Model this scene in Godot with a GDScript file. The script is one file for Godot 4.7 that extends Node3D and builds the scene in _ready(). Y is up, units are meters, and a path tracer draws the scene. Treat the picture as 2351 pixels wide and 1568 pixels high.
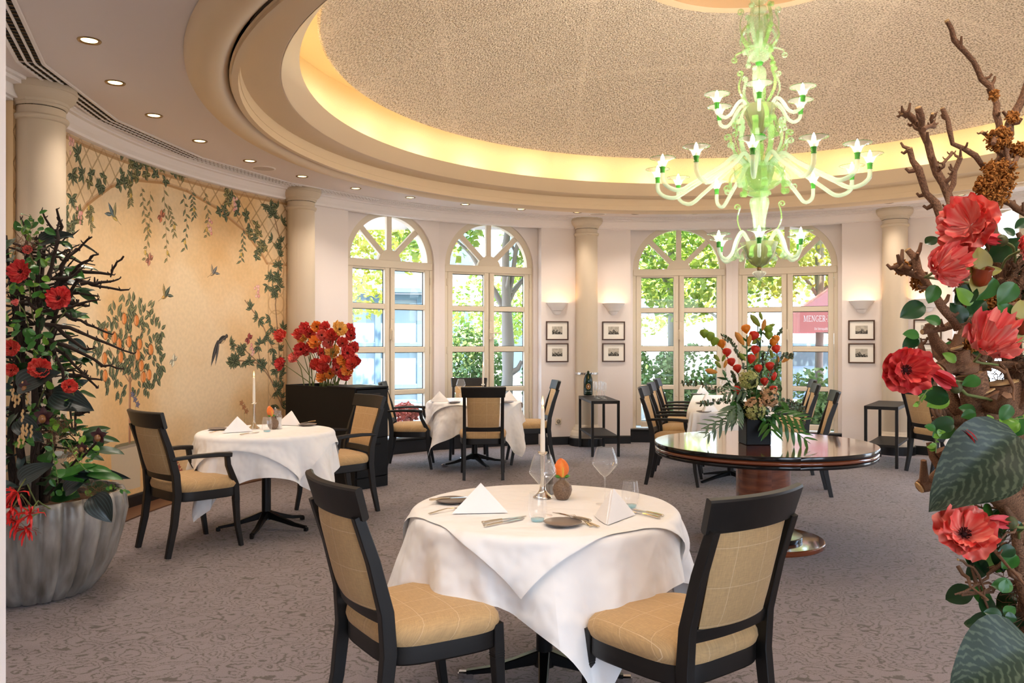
extends Node3D
# Round restaurant room. Camera at the origin looking along -z; "d" is the distance ahead of it (z = -d).

const FPX := 1880.0          # focal length in pixels of the 2351 x 1568 frame
const EYE := 1.48            # camera height
const CX := 1.97             # middle of the round room
const CD := 6.5
const CEIL := 3.24
const RW := 5.42             # radius of the curved wall

class MB:
	var v := PackedVector3Array()
	var uv := PackedVector2Array()
	var col := PackedColorArray()
	var ix := PackedInt32Array()
	var cur := Color.WHITE
	var usecol := false
	func vert(p: Vector3, t := Vector2.ZERO) -> int:
		v.append(p); uv.append(t); col.append(cur)
		return v.size() - 1
	func tri(a: int, b: int, c: int) -> void:
		ix.append(a); ix.append(c); ix.append(b)
	func quad(a: int, b: int, c: int, d: int) -> void:
		tri(a, b, c); tri(a, c, d)
	func face(p: Array) -> void:
		var k := v.size()
		for q in p: vert(q)
		for i in range(1, p.size() - 1): tri(k, k + i, k + i + 1)
	func box(c: Vector3, s: Vector3, b := Basis()) -> void:
		cbox(c, s, 0.0, b)
	func cbox(c: Vector3, s: Vector3, ch := 0.004, b := Basis()) -> void:
		var h := s * 0.5
		var k: float = minf(ch, minf(h.x, minf(h.y, h.z)) * 0.9)
		var P := func(x: float, y: float, z: float) -> Vector3: return c + b * Vector3(x, y, z)
		for ax in 3:
			for sg in [-1.0, 1.0]:
				var u: int = (ax + 1) % 3
				var w: int = (ax + 2) % 3
				var q := []
				for m in [[-1, -1], [1, -1], [1, 1], [-1, 1]]:
					var e := Vector3.ZERO
					e[ax] = sg * h[ax]
					e[u] = m[0] * (h[u] - k)
					e[w] = m[1] * (h[w] - k)
					q.append(P.call(e.x, e.y, e.z))
				if sg < 0: q.reverse()
				face(q)
		if k <= 0.0: return
		for ax in 3:
			var u: int = (ax + 1) % 3
			var w: int = (ax + 2) % 3
			for su in [-1.0, 1.0]:
				for sw in [-1.0, 1.0]:
					var q := []
					for m in [[-1, 0], [1, 0], [1, 1], [-1, 1]]:
						var e := Vector3.ZERO
						e[ax] = m[0] * (h[ax] - k)
						e[u] = su * (h[u] - (k if m[1] == 1 else 0.0))
						e[w] = sw * (h[w] - (0.0 if m[1] == 1 else k))
						q.append(P.call(e.x, e.y, e.z))
					if su * sw < 0: q.reverse()
					face(q)
		for sx in [-1.0, 1.0]:
			for sy in [-1.0, 1.0]:
				for sz in [-1.0, 1.0]:
					var q := [P.call(sx * h.x, sy * (h.y - k), sz * (h.z - k)), P.call(sx * (h.x - k), sy * h.y, sz * (h.z - k)), P.call(sx * (h.x - k), sy * (h.y - k), sz * h.z)]
					if sx * sy * sz < 0: q.reverse()
					face(q)
	# tube of round section along points
	func tube(pts: Array, rad, sides := 8, caps := true, flat := 1.0) -> void:
		var n := pts.size()
		var up := Vector3(0.13, 0.97, 0.21).normalized()
		var k := v.size()
		var prev := Vector3.ZERO
		for i in n:
			var p: Vector3 = pts[i]
			var t: Vector3 = (pts[mini(i + 1, n - 1)] - pts[maxi(i - 1, 0)]).normalized()
			var a: Vector3
			if i == 0: a = t.cross(up if absf(t.dot(up)) < 0.95 else Vector3.RIGHT).normalized()
			else: a = (prev - t * prev.dot(t)).normalized()
			prev = a
			var b := t.cross(a)
			var r: float = rad[i] if rad is Array else rad
			for s in sides:
				var g := TAU * s / sides
				vert(p + a * cos(g) * r + b * sin(g) * r * flat, Vector2(float(s) / sides, float(i) / maxi(n - 1, 1)))
		for i in n - 1:
			for s in sides:
				var s2 := (s + 1) % sides
				quad(k + i * sides + s, k + i * sides + s2, k + (i + 1) * sides + s2, k + (i + 1) * sides + s)
		if caps:
			var a0 := []
			var a1 := []
			for s in sides:
				a0.append(v[k + sides - 1 - s]); a1.append(v[k + (n - 1) * sides + s])
			face(a0); face(a1)
	# rectangular section along points; w = width along "side", t = thickness
	func strap(pts: Array, w, t, side: Vector3, ch := 0.003) -> void:
		var n := pts.size()
		var rings := []
		for i in n:
			var p: Vector3 = pts[i]
			var tg: Vector3 = (pts[mini(i + 1, n - 1)] - pts[maxi(i - 1, 0)]).normalized()
			var a := (side - tg * side.dot(tg)).normalized()
			var b := tg.cross(a)
			var hw: float = (w[i] if w is Array else w) * 0.5
			var ht: float = (t[i] if t is Array else t) * 0.5
			var c: float = minf(ch, minf(hw, ht) * 0.8)
			var r := []
			for m in [[hw - c, -ht], [hw, -ht + c], [hw, ht - c], [hw - c, ht], [-hw + c, ht], [-hw, ht - c], [-hw, -ht + c], [-hw + c, -ht]]:
				r.append(p + a * m[0] + b * m[1])
			rings.append(r)
		for e in 8:
			var e2 := (e + 1) % 8
			var k := v.size()
			for i in n:
				vert(rings[i][e], Vector2(e / 8.0, i * 0.1)); vert(rings[i][e2], Vector2(e2 / 8.0, i * 0.1))
			for i in n - 1:
				quad(k + i * 2, k + i * 2 + 1, k + i * 2 + 3, k + i * 2 + 2)
		var f0: Array = rings[0].duplicate()
		f0.reverse()
		face(f0); face(rings[n - 1])
	# profile of Vector2(radius, y) turned round the y axis; breaks (sharp edges) where two points repeat
	func lathe(prof: Array, segs := 32, at := Vector3.ZERO, a0 := 0.0, a1 := TAU, ribs := 0, amp := 0.0) -> void:
		var full := absf(a1 - a0 - TAU) < 0.001
		var n := prof.size()
		var i := 0
		while i < n - 1:
			var j := i
			while j < n - 1 and not (prof[j] as Vector2).is_equal_approx(prof[j + 1]): j += 1
			# smooth run i..j
			if j > i:
				var k := v.size()
				var m := j - i + 1
				for s in segs + 1:
					var g := a0 + (a1 - a0) * s / segs
					for q in m:
						var pr: Vector2 = prof[i + q]
						var r: float = pr.x
						if ribs > 0: r *= 1.0 + amp * (absf(sin(g * ribs * 0.5)) - 0.6)
						vert(at + Vector3(sin(g) * r, pr.y, cos(g) * r), Vector2(float(s) / segs, float(i + q) / n))
				for s in segs:
					for q in m - 1:
						quad(k + s * m + q, k + (s + 1) * m + q, k + (s + 1) * m + q + 1, k + s * m + q + 1)
			i = j + 1
		var _unused := full
	# grid surface; f(u, v) -> Vector3
	func grid(nu: int, nv: int, f: Callable, flip := false) -> void:
		var k := v.size()
		for a in nu + 1:
			for b in nv + 1:
				var u := float(a) / nu
				var w := float(b) / nv
				vert(f.call(u, w), Vector2(u, w))
		for a in nu:
			for b in nv:
				var q := [k + a * (nv + 1) + b, k + (a + 1) * (nv + 1) + b, k + (a + 1) * (nv + 1) + b + 1, k + a * (nv + 1) + b + 1]
				if flip: quad(q[3], q[2], q[1], q[0])
				else: quad(q[0], q[1], q[2], q[3])
	func ball(c: Vector3, r: Vector3, nu := 12, nv := 8) -> void:
		grid(nu, nv, func(u, w): return c + Vector3(sin(u * TAU) * sin(w * PI) * r.x, -cos(w * PI) * r.y, cos(u * TAU) * sin(w * PI) * r.z))
	# flat polygon pushed along z (front at z = dz, back at z = 0), placed by xf
	func extrude(poly: PackedVector2Array, dz: float, xf := Transform3D()) -> void:
		var p := poly
		if Geometry2D.is_polygon_clockwise(p):
			p = p.duplicate(); p.reverse()
		var t := Geometry2D.triangulate_polygon(p)
		for z in [0.0, dz]:
			var k := v.size()
			for q in p: vert(xf * Vector3(q.x, q.y, z), q)
			for i in range(0, t.size(), 3):
				if (z == dz) == (dz > 0): _ccw(k, t[i], t[i + 1], t[i + 2], p)
				else: _ccw(k, t[i], t[i + 2], t[i + 1], p, true)
		for i in p.size():
			var a := p[i]
			var b := p[(i + 1) % p.size()]
			var q := [xf * Vector3(a.x, a.y, 0), xf * Vector3(b.x, b.y, 0), xf * Vector3(b.x, b.y, dz), xf * Vector3(a.x, a.y, dz)]
			if dz < 0: q.reverse()
			face(q)
	func _ccw(k: int, a: int, b: int, c: int, p: PackedVector2Array, rev := false) -> void:
		var cr := (p[b] - p[a]).cross(p[c] - p[a])
		if (cr > 0) != rev: tri(k + a, k + b, k + c)
		else: tri(k + a, k + c, k + b)
	func planar(a: Vector3, b: Vector3) -> void:      # texture coordinates in metres along two directions
		for i in v.size(): uv[i] = Vector2(v[i].dot(a), v[i].dot(b))
	func mesh() -> ArrayMesh:
		var nr := PackedVector3Array()
		nr.resize(v.size())
		for i in range(0, ix.size(), 3):
			var a := ix[i]
			var b := ix[i + 1]
			var c := ix[i + 2]
			var f := (v[c] - v[a]).cross(v[b] - v[a])
			nr[a] += f; nr[b] += f; nr[c] += f
		for i in nr.size():
			nr[i] = nr[i].normalized() if nr[i].length_squared() > 1e-24 else Vector3.UP
		var ar := []
		ar.resize(Mesh.ARRAY_MAX)
		ar[Mesh.ARRAY_VERTEX] = v
		ar[Mesh.ARRAY_NORMAL] = nr
		ar[Mesh.ARRAY_TEX_UV] = uv
		if usecol: ar[Mesh.ARRAY_COLOR] = col
		ar[Mesh.ARRAY_INDEX] = ix
		var m := ArrayMesh.new()
		m.add_surface_from_arrays(Mesh.PRIMITIVE_TRIANGLES, ar)
		return m

var names := {}
var M := {}                   # materials
var rng := RandomNumberGenerator.new()

func numbered(n: String) -> String:
	names[n] = names.get(n, -1) + 1
	return n if names[n] == 0 else "%s_%03d" % [n, names[n]]

func at(px: float, py: float, d: float) -> Vector3:      # pixel direction at a known distance
	return Vector3((px - 1175.5) / FPX * d, EYE - (py - 784.0) / FPX * d, -d)

func pol(az: float, r: float, y := 0.0) -> Vector3:      # round the middle of the room, degrees
	var a := deg_to_rad(az)
	return Vector3(CX + sin(a) * r, y, -(CD + cos(a) * r))

func az_of(px: float, r: float) -> float:                # where the sight line through px meets radius r
	var t := (px - 1175.5) / FPX
	var a := 1 + t * t
	var b := -2 * (t * CX + CD)
	var d := (-b + sqrt(b * b - 4 * a * (CX * CX + CD * CD - r * r))) / (2 * a)
	return rad_to_deg(atan2(t * d - CX, d - CD))

func facing(fx: float, fd: float) -> float:              # turn that points local -z along (x, ahead)
	return atan2(-fx, fd)

func meta(o: Node, label := "", category := "", group := "", kind := "") -> Node:
	if label: o.set_meta("label", label)
	if category: o.set_meta("category", category)
	if group: o.set_meta("group", group)
	if kind: o.set_meta("kind", kind)
	return o

func thing(n: String, label: String, category: String, pos := Vector3.ZERO, turn := 0.0, group := "") -> Node3D:
	var o := Node3D.new()
	o.name = numbered(n)
	add_child(o)
	o.position = pos
	o.rotation.y = turn
	meta(o, label, category, group)
	return o

func part(p: Node, n: String, mb, m: Material, xf := Transform3D()) -> MeshInstance3D:
	var o := MeshInstance3D.new()
	o.name = n if p != self else numbered(n)
	if mb != null: o.mesh = mb.mesh() if mb is MB else mb
	o.material_override = m
	o.transform = xf
	p.add_child(o, true)
	return o

func struct(n: String, mb, m: Material, p: Node = self) -> MeshInstance3D:
	var o := part(p, n, mb, m)
	if p == self: o.set_meta("kind", "structure")
	return o

func snode(n: String) -> Node3D:
	var o := Node3D.new()
	o.name = numbered(n)
	o.set_meta("kind", "structure")
	add_child(o)
	return o

func copy(o: Node3D, pos: Vector3, turn := 0.0, label := "", group := "") -> Node3D:
	var c: Node3D = o.duplicate()
	c.name = numbered(String(o.get_meta("base_name", o.name)))
	add_child(c)
	c.position = pos
	c.rotation.y = turn
	meta(c, label, "", group)
	return c

func omni(p: Node, pos: Vector3, e: float, c: Color, size := 0.02, rng_ := 12.0) -> void:
	var l := OmniLight3D.new()
	l.name = "lamp_light"
	l.light_energy = e
	l.light_color = c
	l.light_size = size
	l.omni_range = rng_
	l.omni_attenuation = 2.0
	l.shadow_enabled = true
	p.add_child(l, true)
	l.position = pos

func mat(n: String, c: Color, rough := 0.6, metal := 0.0, spec := 0.5) -> StandardMaterial3D:
	var m := StandardMaterial3D.new()
	m.resource_name = n
	m.albedo_color = c
	m.roughness = rough
	m.metallic = metal
	m.metallic_specular = spec
	M[n] = m
	return m

func rgb(r: float, g: float, b: float, a := 1.0) -> Color:
	return Color(r / 255.0, g / 255.0, b / 255.0, a)

func glassy(n: String, c: Color, alpha: float, rough := 0.03) -> StandardMaterial3D:
	var m := mat(n, Color(c.r, c.g, c.b, alpha), rough)
	m.transparency = BaseMaterial3D.TRANSPARENCY_ALPHA
	return m

func glow(n: String, c: Color, e: float) -> StandardMaterial3D:
	var m := mat(n, c, 0.5)
	m.emission_enabled = true
	m.emission = c
	m.emission_energy_multiplier = e
	return m

func noise(seed_: int, freq: float, oct := 3) -> FastNoiseLite:
	var f := FastNoiseLite.new()
	f.noise_type = FastNoiseLite.TYPE_SIMPLEX_SMOOTH
	f.seed = seed_
	f.frequency = freq
	f.fractal_octaves = oct
	return f

func ramp(n: FastNoiseLite, size: int, c0: Color, c1: Color, c2 := Color.TRANSPARENT) -> NoiseTexture2D:
	var t := NoiseTexture2D.new()
	t.width = size
	t.height = size
	t.seamless = true
	t.noise = n
	var g := Gradient.new()
	g.offsets = PackedFloat32Array([0.0, 1.0])
	g.colors = PackedColorArray([c0, c1])
	if c2.a > 0: g.add_point(0.5, c2)
	t.color_ramp = g
	return t

func bump(n: FastNoiseLite, size: int) -> NoiseTexture2D:
	var t := NoiseTexture2D.new()
	t.width = size
	t.height = size
	t.seamless = true
	t.noise = n
	return t

func relief(m: StandardMaterial3D, t: Texture2D, cm: float) -> void:
	m.heightmap_enabled = true
	m.heightmap_texture = t
	m.heightmap_scale = cm

func tile(m: StandardMaterial3D, s: float) -> void:
	m.uv1_scale = Vector3.ONE * s

func _ready() -> void:
	rng.seed = 7
	# ---- camera, sky, sun, exposure
	var cam := Camera3D.new()
	cam.name = "camera"
	cam.fov = rad_to_deg(2.0 * atan(784.0 / FPX))
	cam.near = 0.05
	cam.far = 300.0
	add_child(cam)
	cam.position = Vector3(0, EYE, 0)
	cam.current = true
	var env := Environment.new()
	env.background_mode = Environment.BG_SKY
	env.tonemap_mode = Environment.TONE_MAPPER_LINEAR
	env.tonemap_exposure = 1.03
	env.sdfgi_enabled = true
	env.ssao_enabled = true
	env.ssil_enabled = true
	var sky := ProceduralSkyMaterial.new()
	sky.sky_top_color = rgb(160, 200, 244)
	sky.sky_horizon_color = rgb(228, 240, 252)
	sky.ground_bottom_color = rgb(150, 146, 140)
	sky.ground_horizon_color = rgb(200, 200, 198)
	sky.sky_energy_multiplier = 1.0
	sky.energy_multiplier = 8.5
	env.sky = Sky.new()
	env.sky.sky_material = sky
	var we := WorldEnvironment.new()
	we.name = "world_environment"
	we.environment = env
	add_child(we)
	var sun := DirectionalLight3D.new()
	sun.name = "sun"
	sun.light_energy = 9.0
	sun.light_color = Color(1.0, 0.95, 0.86)
	sun.light_angular_distance = 1.0
	sun.shadow_enabled = true
	sun.sky_mode = DirectionalLight3D.SKY_MODE_LIGHT_ONLY
	add_child(sun)
	sun.rotation_degrees = Vector3(-62, 20, 0)
	make_materials()
	build_room()
	build_ceiling()
	build_windows()
	build_ceiling_fittings()
	build_walls_fittings()
	build_furniture()
	build_chandelier()
	build_tableware()
	build_flowers()
	build_outside()

func make_materials() -> void:
	var m: StandardMaterial3D
	m = mat("wall_paint", rgb(238, 227, 220), 0.85)
	m = mat("ceiling_paint", rgb(228, 217, 211), 0.9)
	mat("white_trim", rgb(240, 232, 226), 0.6)
	m = mat("column_stone", rgb(208, 191, 166), 0.75)
	mat("ring_paint", rgb(220, 194, 158), 0.5)
	m = mat("gold_stucco", rgb(250, 236, 200), 0.7)
	relief(m, bump(noise(8, 0.12, 3), 512), 0.5)
	tile(m, 2.2)
	m = mat("dome_stucco", rgb(242, 228, 212), 0.85)
	m.albedo_texture = ramp(noise(9, 0.11, 3), 512, rgb(140, 128, 114), rgb(255, 255, 255), rgb(236, 230, 222))
	relief(m, bump(noise(9, 0.11, 3), 512), 3.0)
	tile(m, 0.75)
	mat("window_cream", rgb(224, 210, 186), 0.45)
	glassy("pane_glass", Color(1, 1, 1), 0.0, 0.0)
	M.pane_glass.metallic_specular = 0.35
	mat("black_skirting", rgb(20, 19, 20), 0.35)
	mat("black_slot", rgb(16, 15, 14), 0.8)
	m = mat("dark_wood", rgb(24, 20, 17), 0.48)
	m.albedo_texture = ramp(noise(11, 0.03, 4), 256, rgb(150, 140, 130), rgb(255, 250, 245))
	m.uv1_scale = Vector3(1, 1, 1)
	mat("worn_edge", rgb(120, 76, 46), 0.5)
	mat("black_lacquer", rgb(14, 14, 16), 0.12)
	mat("black_metal", rgb(16, 16, 17), 0.3, 0.3)
	mat("chrome", rgb(215, 215, 218), 0.12, 1.0)
	mat("silver", rgb(225, 216, 200), 0.16, 1.0)
	m = mat("mahogany", rgb(150, 78, 46), 0.12)
	m.albedo_texture = ramp(noise(14, 0.02, 4), 512, rgb(175, 160, 150), rgb(255, 255, 255))
	m.uv1_scale = Vector3(0.5, 3.0, 1.0)
	m.clearcoat_enabled = true
	m.clearcoat = 1.0
	m.clearcoat_roughness = 0.06
	m = mat("linen", rgb(250, 247, 244), 0.85)
	relief(m, bump(noise(17, 0.012, 3), 256), 1.6)
	tile(m, 1.3)
	m.rim_enabled = true
	m.rim = 0.2
	mat("napkin_linen", rgb(252, 249, 246), 0.85)
	mat("stoneware", rgb(128, 116, 108), 0.28)
	m = mat("brown_vase", rgb(142, 116, 94), 0.5)
	m.albedo_texture = ramp(noise(15, 0.05, 4), 128, rgb(170, 160, 150), rgb(255, 255, 255))
	tile(m, 4.0)
	mat("wax", rgb(250, 240, 222), 0.5)
	glow("flame", Color(1.0, 0.72, 0.36), 9.0)
	glassy("table_glass", rgb(245, 250, 252), 0.06, 0.02)
	glassy("flute_glass", rgb(240, 246, 250), 0.2, 0.03)
	glassy("blue_base_glass", rgb(150, 214, 226), 0.5, 0.05)
	mat("bottle_green", rgb(10, 34, 22), 0.08)
	mat("foil", rgb(18, 20, 22), 0.3, 0.4)
	mat("plaster_white", rgb(246, 240, 236), 0.7)
	mat("frame_brown", rgb(78, 50, 32), 0.4)
	mat("mount_cream", rgb(244, 238, 226), 0.9)
	mat("socket_cream", rgb(226, 212, 190), 0.4)
	mat("brass_trim", rgb(150, 124, 88), 0.25, 0.9)
	glow("downlight_glow", Color(1.0, 0.86, 0.6), 5.0)
	glow("bulb_glow", Color(1.0, 0.93, 0.82), 14.0)
	glow("cove_glow", Color(1.0, 0.86, 0.55), 3.0)
	glow("sconce_glow", Color(1.0, 0.82, 0.6), 4.0)
	fabric("fabric_gold", rgb(216, 176, 122))
	carpet()

func fabric(n: String, c: Color) -> void:
	var m := mat(n, Color.WHITE, 0.85)
	var im := Image.create(256, 256, false, Image.FORMAT_RGB8)
	var nz := noise(21, 0.03, 3)
	for y in 256:
		for x in 256:
			var w := 0.90 + 0.07 * sin(x * PI / 2.0) * sin(y * PI / 2.0) + 0.06 * nz.get_noise_2d(x * 4.0, y * 0.35) + 0.05 * nz.get_noise_2d(x * 0.35 + 90, y * 4.0)
			var k := Color(c.r * w, c.g * w, c.b * w)
			if (x > 62 and x < 66) or (y > 62 and y < 66): k = k.lerp(rgb(246, 226, 190), 0.55)
			im.set_pixel(x, y, k)
	m.albedo_texture = ImageTexture.create_from_image(im)
	tile(m, 7.5)
	relief(m, m.albedo_texture, 0.04)
	m.rim_enabled = true
	m.rim = 0.15

func carpet() -> void:
	var m := mat("carpet", Color.WHITE, 0.95, 0.0, 0.35)
	var n := noise(31, 0.0105, 2)
	n.domain_warp_enabled = true
	n.domain_warp_amplitude = 26.0
	n.domain_warp_frequency = 0.02
	var a := n.get_seamless_image(1024, 1024).get_data()
	var b := noise(32, 0.35, 2).get_seamless_image(1024, 1024).get_data()
	var big := noise(33, 0.004, 3).get_seamless_image(1024, 1024).get_data()
	var out := PackedByteArray()
	out.resize(1024 * 1024 * 3)
	for i in 1024 * 1024:
		var v: float = a[i] / 255.0 * 6.2
		var e := absf(v - floorf(v) - 0.5)
		var t := clampf((0.125 - e) / 0.05, 0.0, 1.0)
		var g: float = 0.88 + 0.22 * (b[i] / 255.0) + 0.06 * (big[i] / 255.0 - 0.5)
		out[i * 3] = int(clampf((136.0 - 42.0 * t) * g, 0, 255))
		out[i * 3 + 1] = int(clampf((124.0 - 40.0 * t) * g, 0, 255))
		out[i * 3 + 2] = int(clampf((124.0 - 47.0 * t) * g, 0, 255))
	var im := Image.create_from_data(1024, 1024, false, Image.FORMAT_RGB8, out)
	m.albedo_texture = ImageTexture.create_from_image(im)
	m.uv1_scale = Vector3(0.36, 0.46, 1.0)
	m.rim_enabled = true
	m.rim = 0.3

# ------------------------------------------------------------------ room shell
func arc_strip(b: MB, a0: float, a1: float, prof: Array, closed := false, step := 1.5) -> void:
	# sweeps a profile of Vector2(radius, y) round the middle of the room between two angles
	var n := maxi(2, int(ceilf(absf(a1 - a0) / step)))
	var m := prof.size()
	for q in (m if closed else m - 1):
		var p0: Vector2 = prof[q]
		var p1: Vector2 = prof[(q + 1) % m]
		var k := b.v.size()
		for s in n + 1:
			var az := lerpf(a0, a1, float(s) / n)
			b.vert(pol(az, p0.x, p0.y), Vector2(float(s) / n, p0.y / CEIL))
			b.vert(pol(az, p1.x, p1.y), Vector2(float(s) / n, p1.y / CEIL))
		for s in n:
			b.quad(k + s * 2, k + s * 2 + 2, k + s * 2 + 3, k + s * 2 + 1)
	if closed:
		var f0 := []
		var f1 := []
		for p in prof:
			f0.append(pol(a0, p.x, p.y)); f1.append(pol(a1, p.x, p.y))
		f1.reverse()
		b.face(f0); b.face(f1)

func wall_arc(n: String, a0: float, a1: float, r: float, th: float, m: Material) -> MeshInstance3D:
	var b := MB.new()
	arc_strip(b, a0, a1, [Vector2(r, CEIL + 0.1), Vector2(r, 0), Vector2(r + th, 0), Vector2(r + th, CEIL + 0.1)], true)
	return struct(n, b, m)

const COLS := [-99.0, -56.2, -9.8, 35.6, 80.0]
const WINS := [-40.0, -24.35, 5.0, 20.65, 50.4, 66.0]
const PIERS := [[-56.2, -47.6], [-16.7, -2.65], [28.35, 42.7], [73.6, 82.0]]

func build_room() -> void:
	var b := MB.new()
	b.box(Vector3(2.0, -0.1, -4.5), Vector3(11.6, 0.2, 18.6))
	b.planar(Vector3.RIGHT, Vector3.BACK)
	struct("floor", b, M.carpet)
	# curved painted wall, its bare right edge, and the piers between the window bays
	var mural := wall_arc("wall_left_curved", -100.5, -56.2, RW, 0.3, mural_material())
	mural.name = "wall_left"
	var k := 0
	for p in PIERS:
		wall_arc("wall_back", p[0], p[1], 5.4 if k != 0 else 5.42, 0.35, M.wall_paint)
		k += 1
	# straight walls of the front part of the room, with wide unseen openings added behind the camera for fill daylight
	b = MB.new()
	b.box(Vector3(-3.52, CEIL / 2, 0.2 - 2.6), Vector3(0.24, CEIL + 0.1, 6.2))
	struct("wall_side", b, M.wall_paint)
	b = MB.new()
	b.box(Vector3(7.55, CEIL / 2, -2.6), Vector3(0.24, CEIL + 0.1, 7.0))
	struct("wall_right", b, M.wall_paint)
	b = MB.new()
	for x in [-3.4, 0.15, 3.8, 7.4]:
		b.box(Vector3(x, CEIL / 2, 4.2), Vector3(0.5, CEIL + 0.1, 0.3))
	b.box(Vector3(2.0, 0.25, 4.2), Vector3(11.2, 0.5, 0.3))
	b.box(Vector3(2.0, CEIL - 0.1, 4.2), Vector3(11.2, 0.4, 0.3))
	b.box(Vector3(-1.6, CEIL / 2, 4.2), Vector3(3.8, CEIL + 0.1, 0.3))
	b.box(Vector3(-3.52, CEIL / 2, 2.4), Vector3(0.24, CEIL + 0.1, 3.6))
	b.box(Vector3(7.55, CEIL - 0.2, 2.4), Vector3(0.24, 0.5, 3.6))
	b.box(Vector3(7.55, 0.25, 2.4), Vector3(0.24, 0.5, 3.6))
	struct("wall_front", b, M.wall_paint)
	# pillar of the opening the picture is taken through
	b = MB.new()
	b.cbox(Vector3(-1.0125 - 0.15, 1.62, -1.5), Vector3(0.3, 3.3, 0.3), 0.012)
	struct("wall_pillar", b, M.wall_paint)
	# baseboards
	var mb_prof := func(r: float) -> Array: return [Vector2(r, 0.0), Vector2(r - 0.03, 0.0), Vector2(r - 0.03, 0.1), Vector2(r - 0.022, 0.115), Vector2(r, 0.115)]
	b = MB.new()
	arc_strip(b, -97.2, -58.0, mb_prof.call(RW), true)
	struct("baseboard_left", b, M.black_skirting)
	b = MB.new()
	arc_strip(b, -97.0, -60.0, [Vector2(RW - 0.03, 0.0), Vector2(RW - 0.28, 0.0), Vector2(RW - 0.28, 0.012), Vector2(RW - 0.03, 0.012)], true)
	struct("trim_1", b, mat("floor_border", rgb(96, 64, 44), 0.4))
	for p in [[-54.0, -47.6], [-16.7, -12.0], [-7.6, -2.65], [28.35, 33.4], [37.8, 42.7]]:
		b = MB.new()
		arc_strip(b, p[0], p[1], mb_prof.call(5.4), true)
		struct("baseboard_back", b, M.black_skirting)
	# engaged columns
	for i in COLS.size(): column(COLS[i])
	# cornice between the columns
	var cp := [Vector2(5.44, 3.245), Vector2(5.25, 3.245), Vector2(5.25, 3.222), Vector2(5.272, 3.215), Vector2(5.272, 3.2), Vector2(5.30, 3.196), Vector2(5.31, 3.18), Vector2(5.335, 3.15), Vector2(5.365, 3.125), Vector2(5.37, 3.105), Vector2(5.392, 3.10), Vector2(5.44, 3.10)]
	for p in [[-97.2, -58.0], [-54.4, -11.6], [-8.0, 33.8], [37.4, 78.0]]:
		b = MB.new()
		arc_strip(b, p[0], p[1], cp, true)
		struct("trim_2", b, M.white_trim)
	b = MB.new()
	for s in [[3.2325, 0.17, 0.024], [3.207, 0.14, 0.026], [3.155, 0.08, 0.08], [3.108, 0.05, 0.016]]:
		b.box(Vector3(-3.4 + s[1] / 2, s[0], -2.65), Vector3(s[1], s[2], 5.7))
	struct("trim_3", b, M.white_trim)

func column(az: float) -> void:
	var root := snode("wall_column")
	root.position = pol(az, 5.30)
	var b := MB.new()
	b.lathe([Vector2(0, 0), Vector2(0.25, 0), Vector2(0.25, 0), Vector2(0.25, 0.105), Vector2(0.25, 0.105), Vector2(0.24, 0.115), Vector2(0.16, 0.115)], 32)
	part(root, "plinth", b, M.black_skirting)
	b = MB.new()
	b.lathe([Vector2(0.235, 0.115), Vector2(0.235, 0.15), Vector2(0.235, 0.15), Vector2(0.228, 0.165), Vector2(0.225, 0.19), Vector2(0.21, 0.215), Vector2(0.20, 0.218), Vector2(0.20, 0.218), Vector2(0.20, 0.235), Vector2(0.19, 0.25), Vector2(0.178, 0.255), Vector2(0.178, 0.27), Vector2(0.16, 0.30)], 32)
	part(root, "base", b, M.column_stone)
	b = MB.new()
	b.lathe([Vector2(0.16, 0.29), Vector2(0.16, 1.2), Vector2(0.155, 2.9), Vector2(0.155, 3.08)], 40)
	part(root, "shaft", b, M.column_stone)
	b = MB.new()
	b.lathe([Vector2(0.15, 2.985), Vector2(0.168, 2.99), Vector2(0.172, 3.0), Vector2(0.172, 3.0), Vector2(0.176, 3.004), Vector2(0.178, 3.014), Vector2(0.172, 3.024), Vector2(0.155, 3.026)], 40)
	b.lathe([Vector2(0.155, 3.085), Vector2(0.168, 3.09), Vector2(0.168, 3.105), Vector2(0.168, 3.105), Vector2(0.178, 3.107), Vector2(0.18, 3.125), Vector2(0.18, 3.125), Vector2(0.205, 3.145), Vector2(0.221, 3.17), Vector2(0.224, 3.19), Vector2(0.224, 3.19), Vector2(0.231, 3.193), Vector2(0.231, 3.193), Vector2(0.231, 3.215), Vector2(0.222, 3.25)], 40)
	part(root, "capital", b, M.column_stone)
	if absf(az + 99.0) > 1.0 and absf(az + 56.2) > 1.0:
		b = MB.new()
		b.lathe([Vector2(0.158, 1.01), Vector2(0.168, 1.012), Vector2(0.168, 1.012), Vector2(0.168, 1.04), Vector2(0.168, 1.04), Vector2(0.158, 1.042)], 40)
		part(root, "ring_band", b, M.chrome)

func ringmesh(prof: Array, segs := 160) -> MB:
	var b := MB.new()
	b.lathe(prof, segs, Vector3(CX, 0, -CD))
	return b

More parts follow.
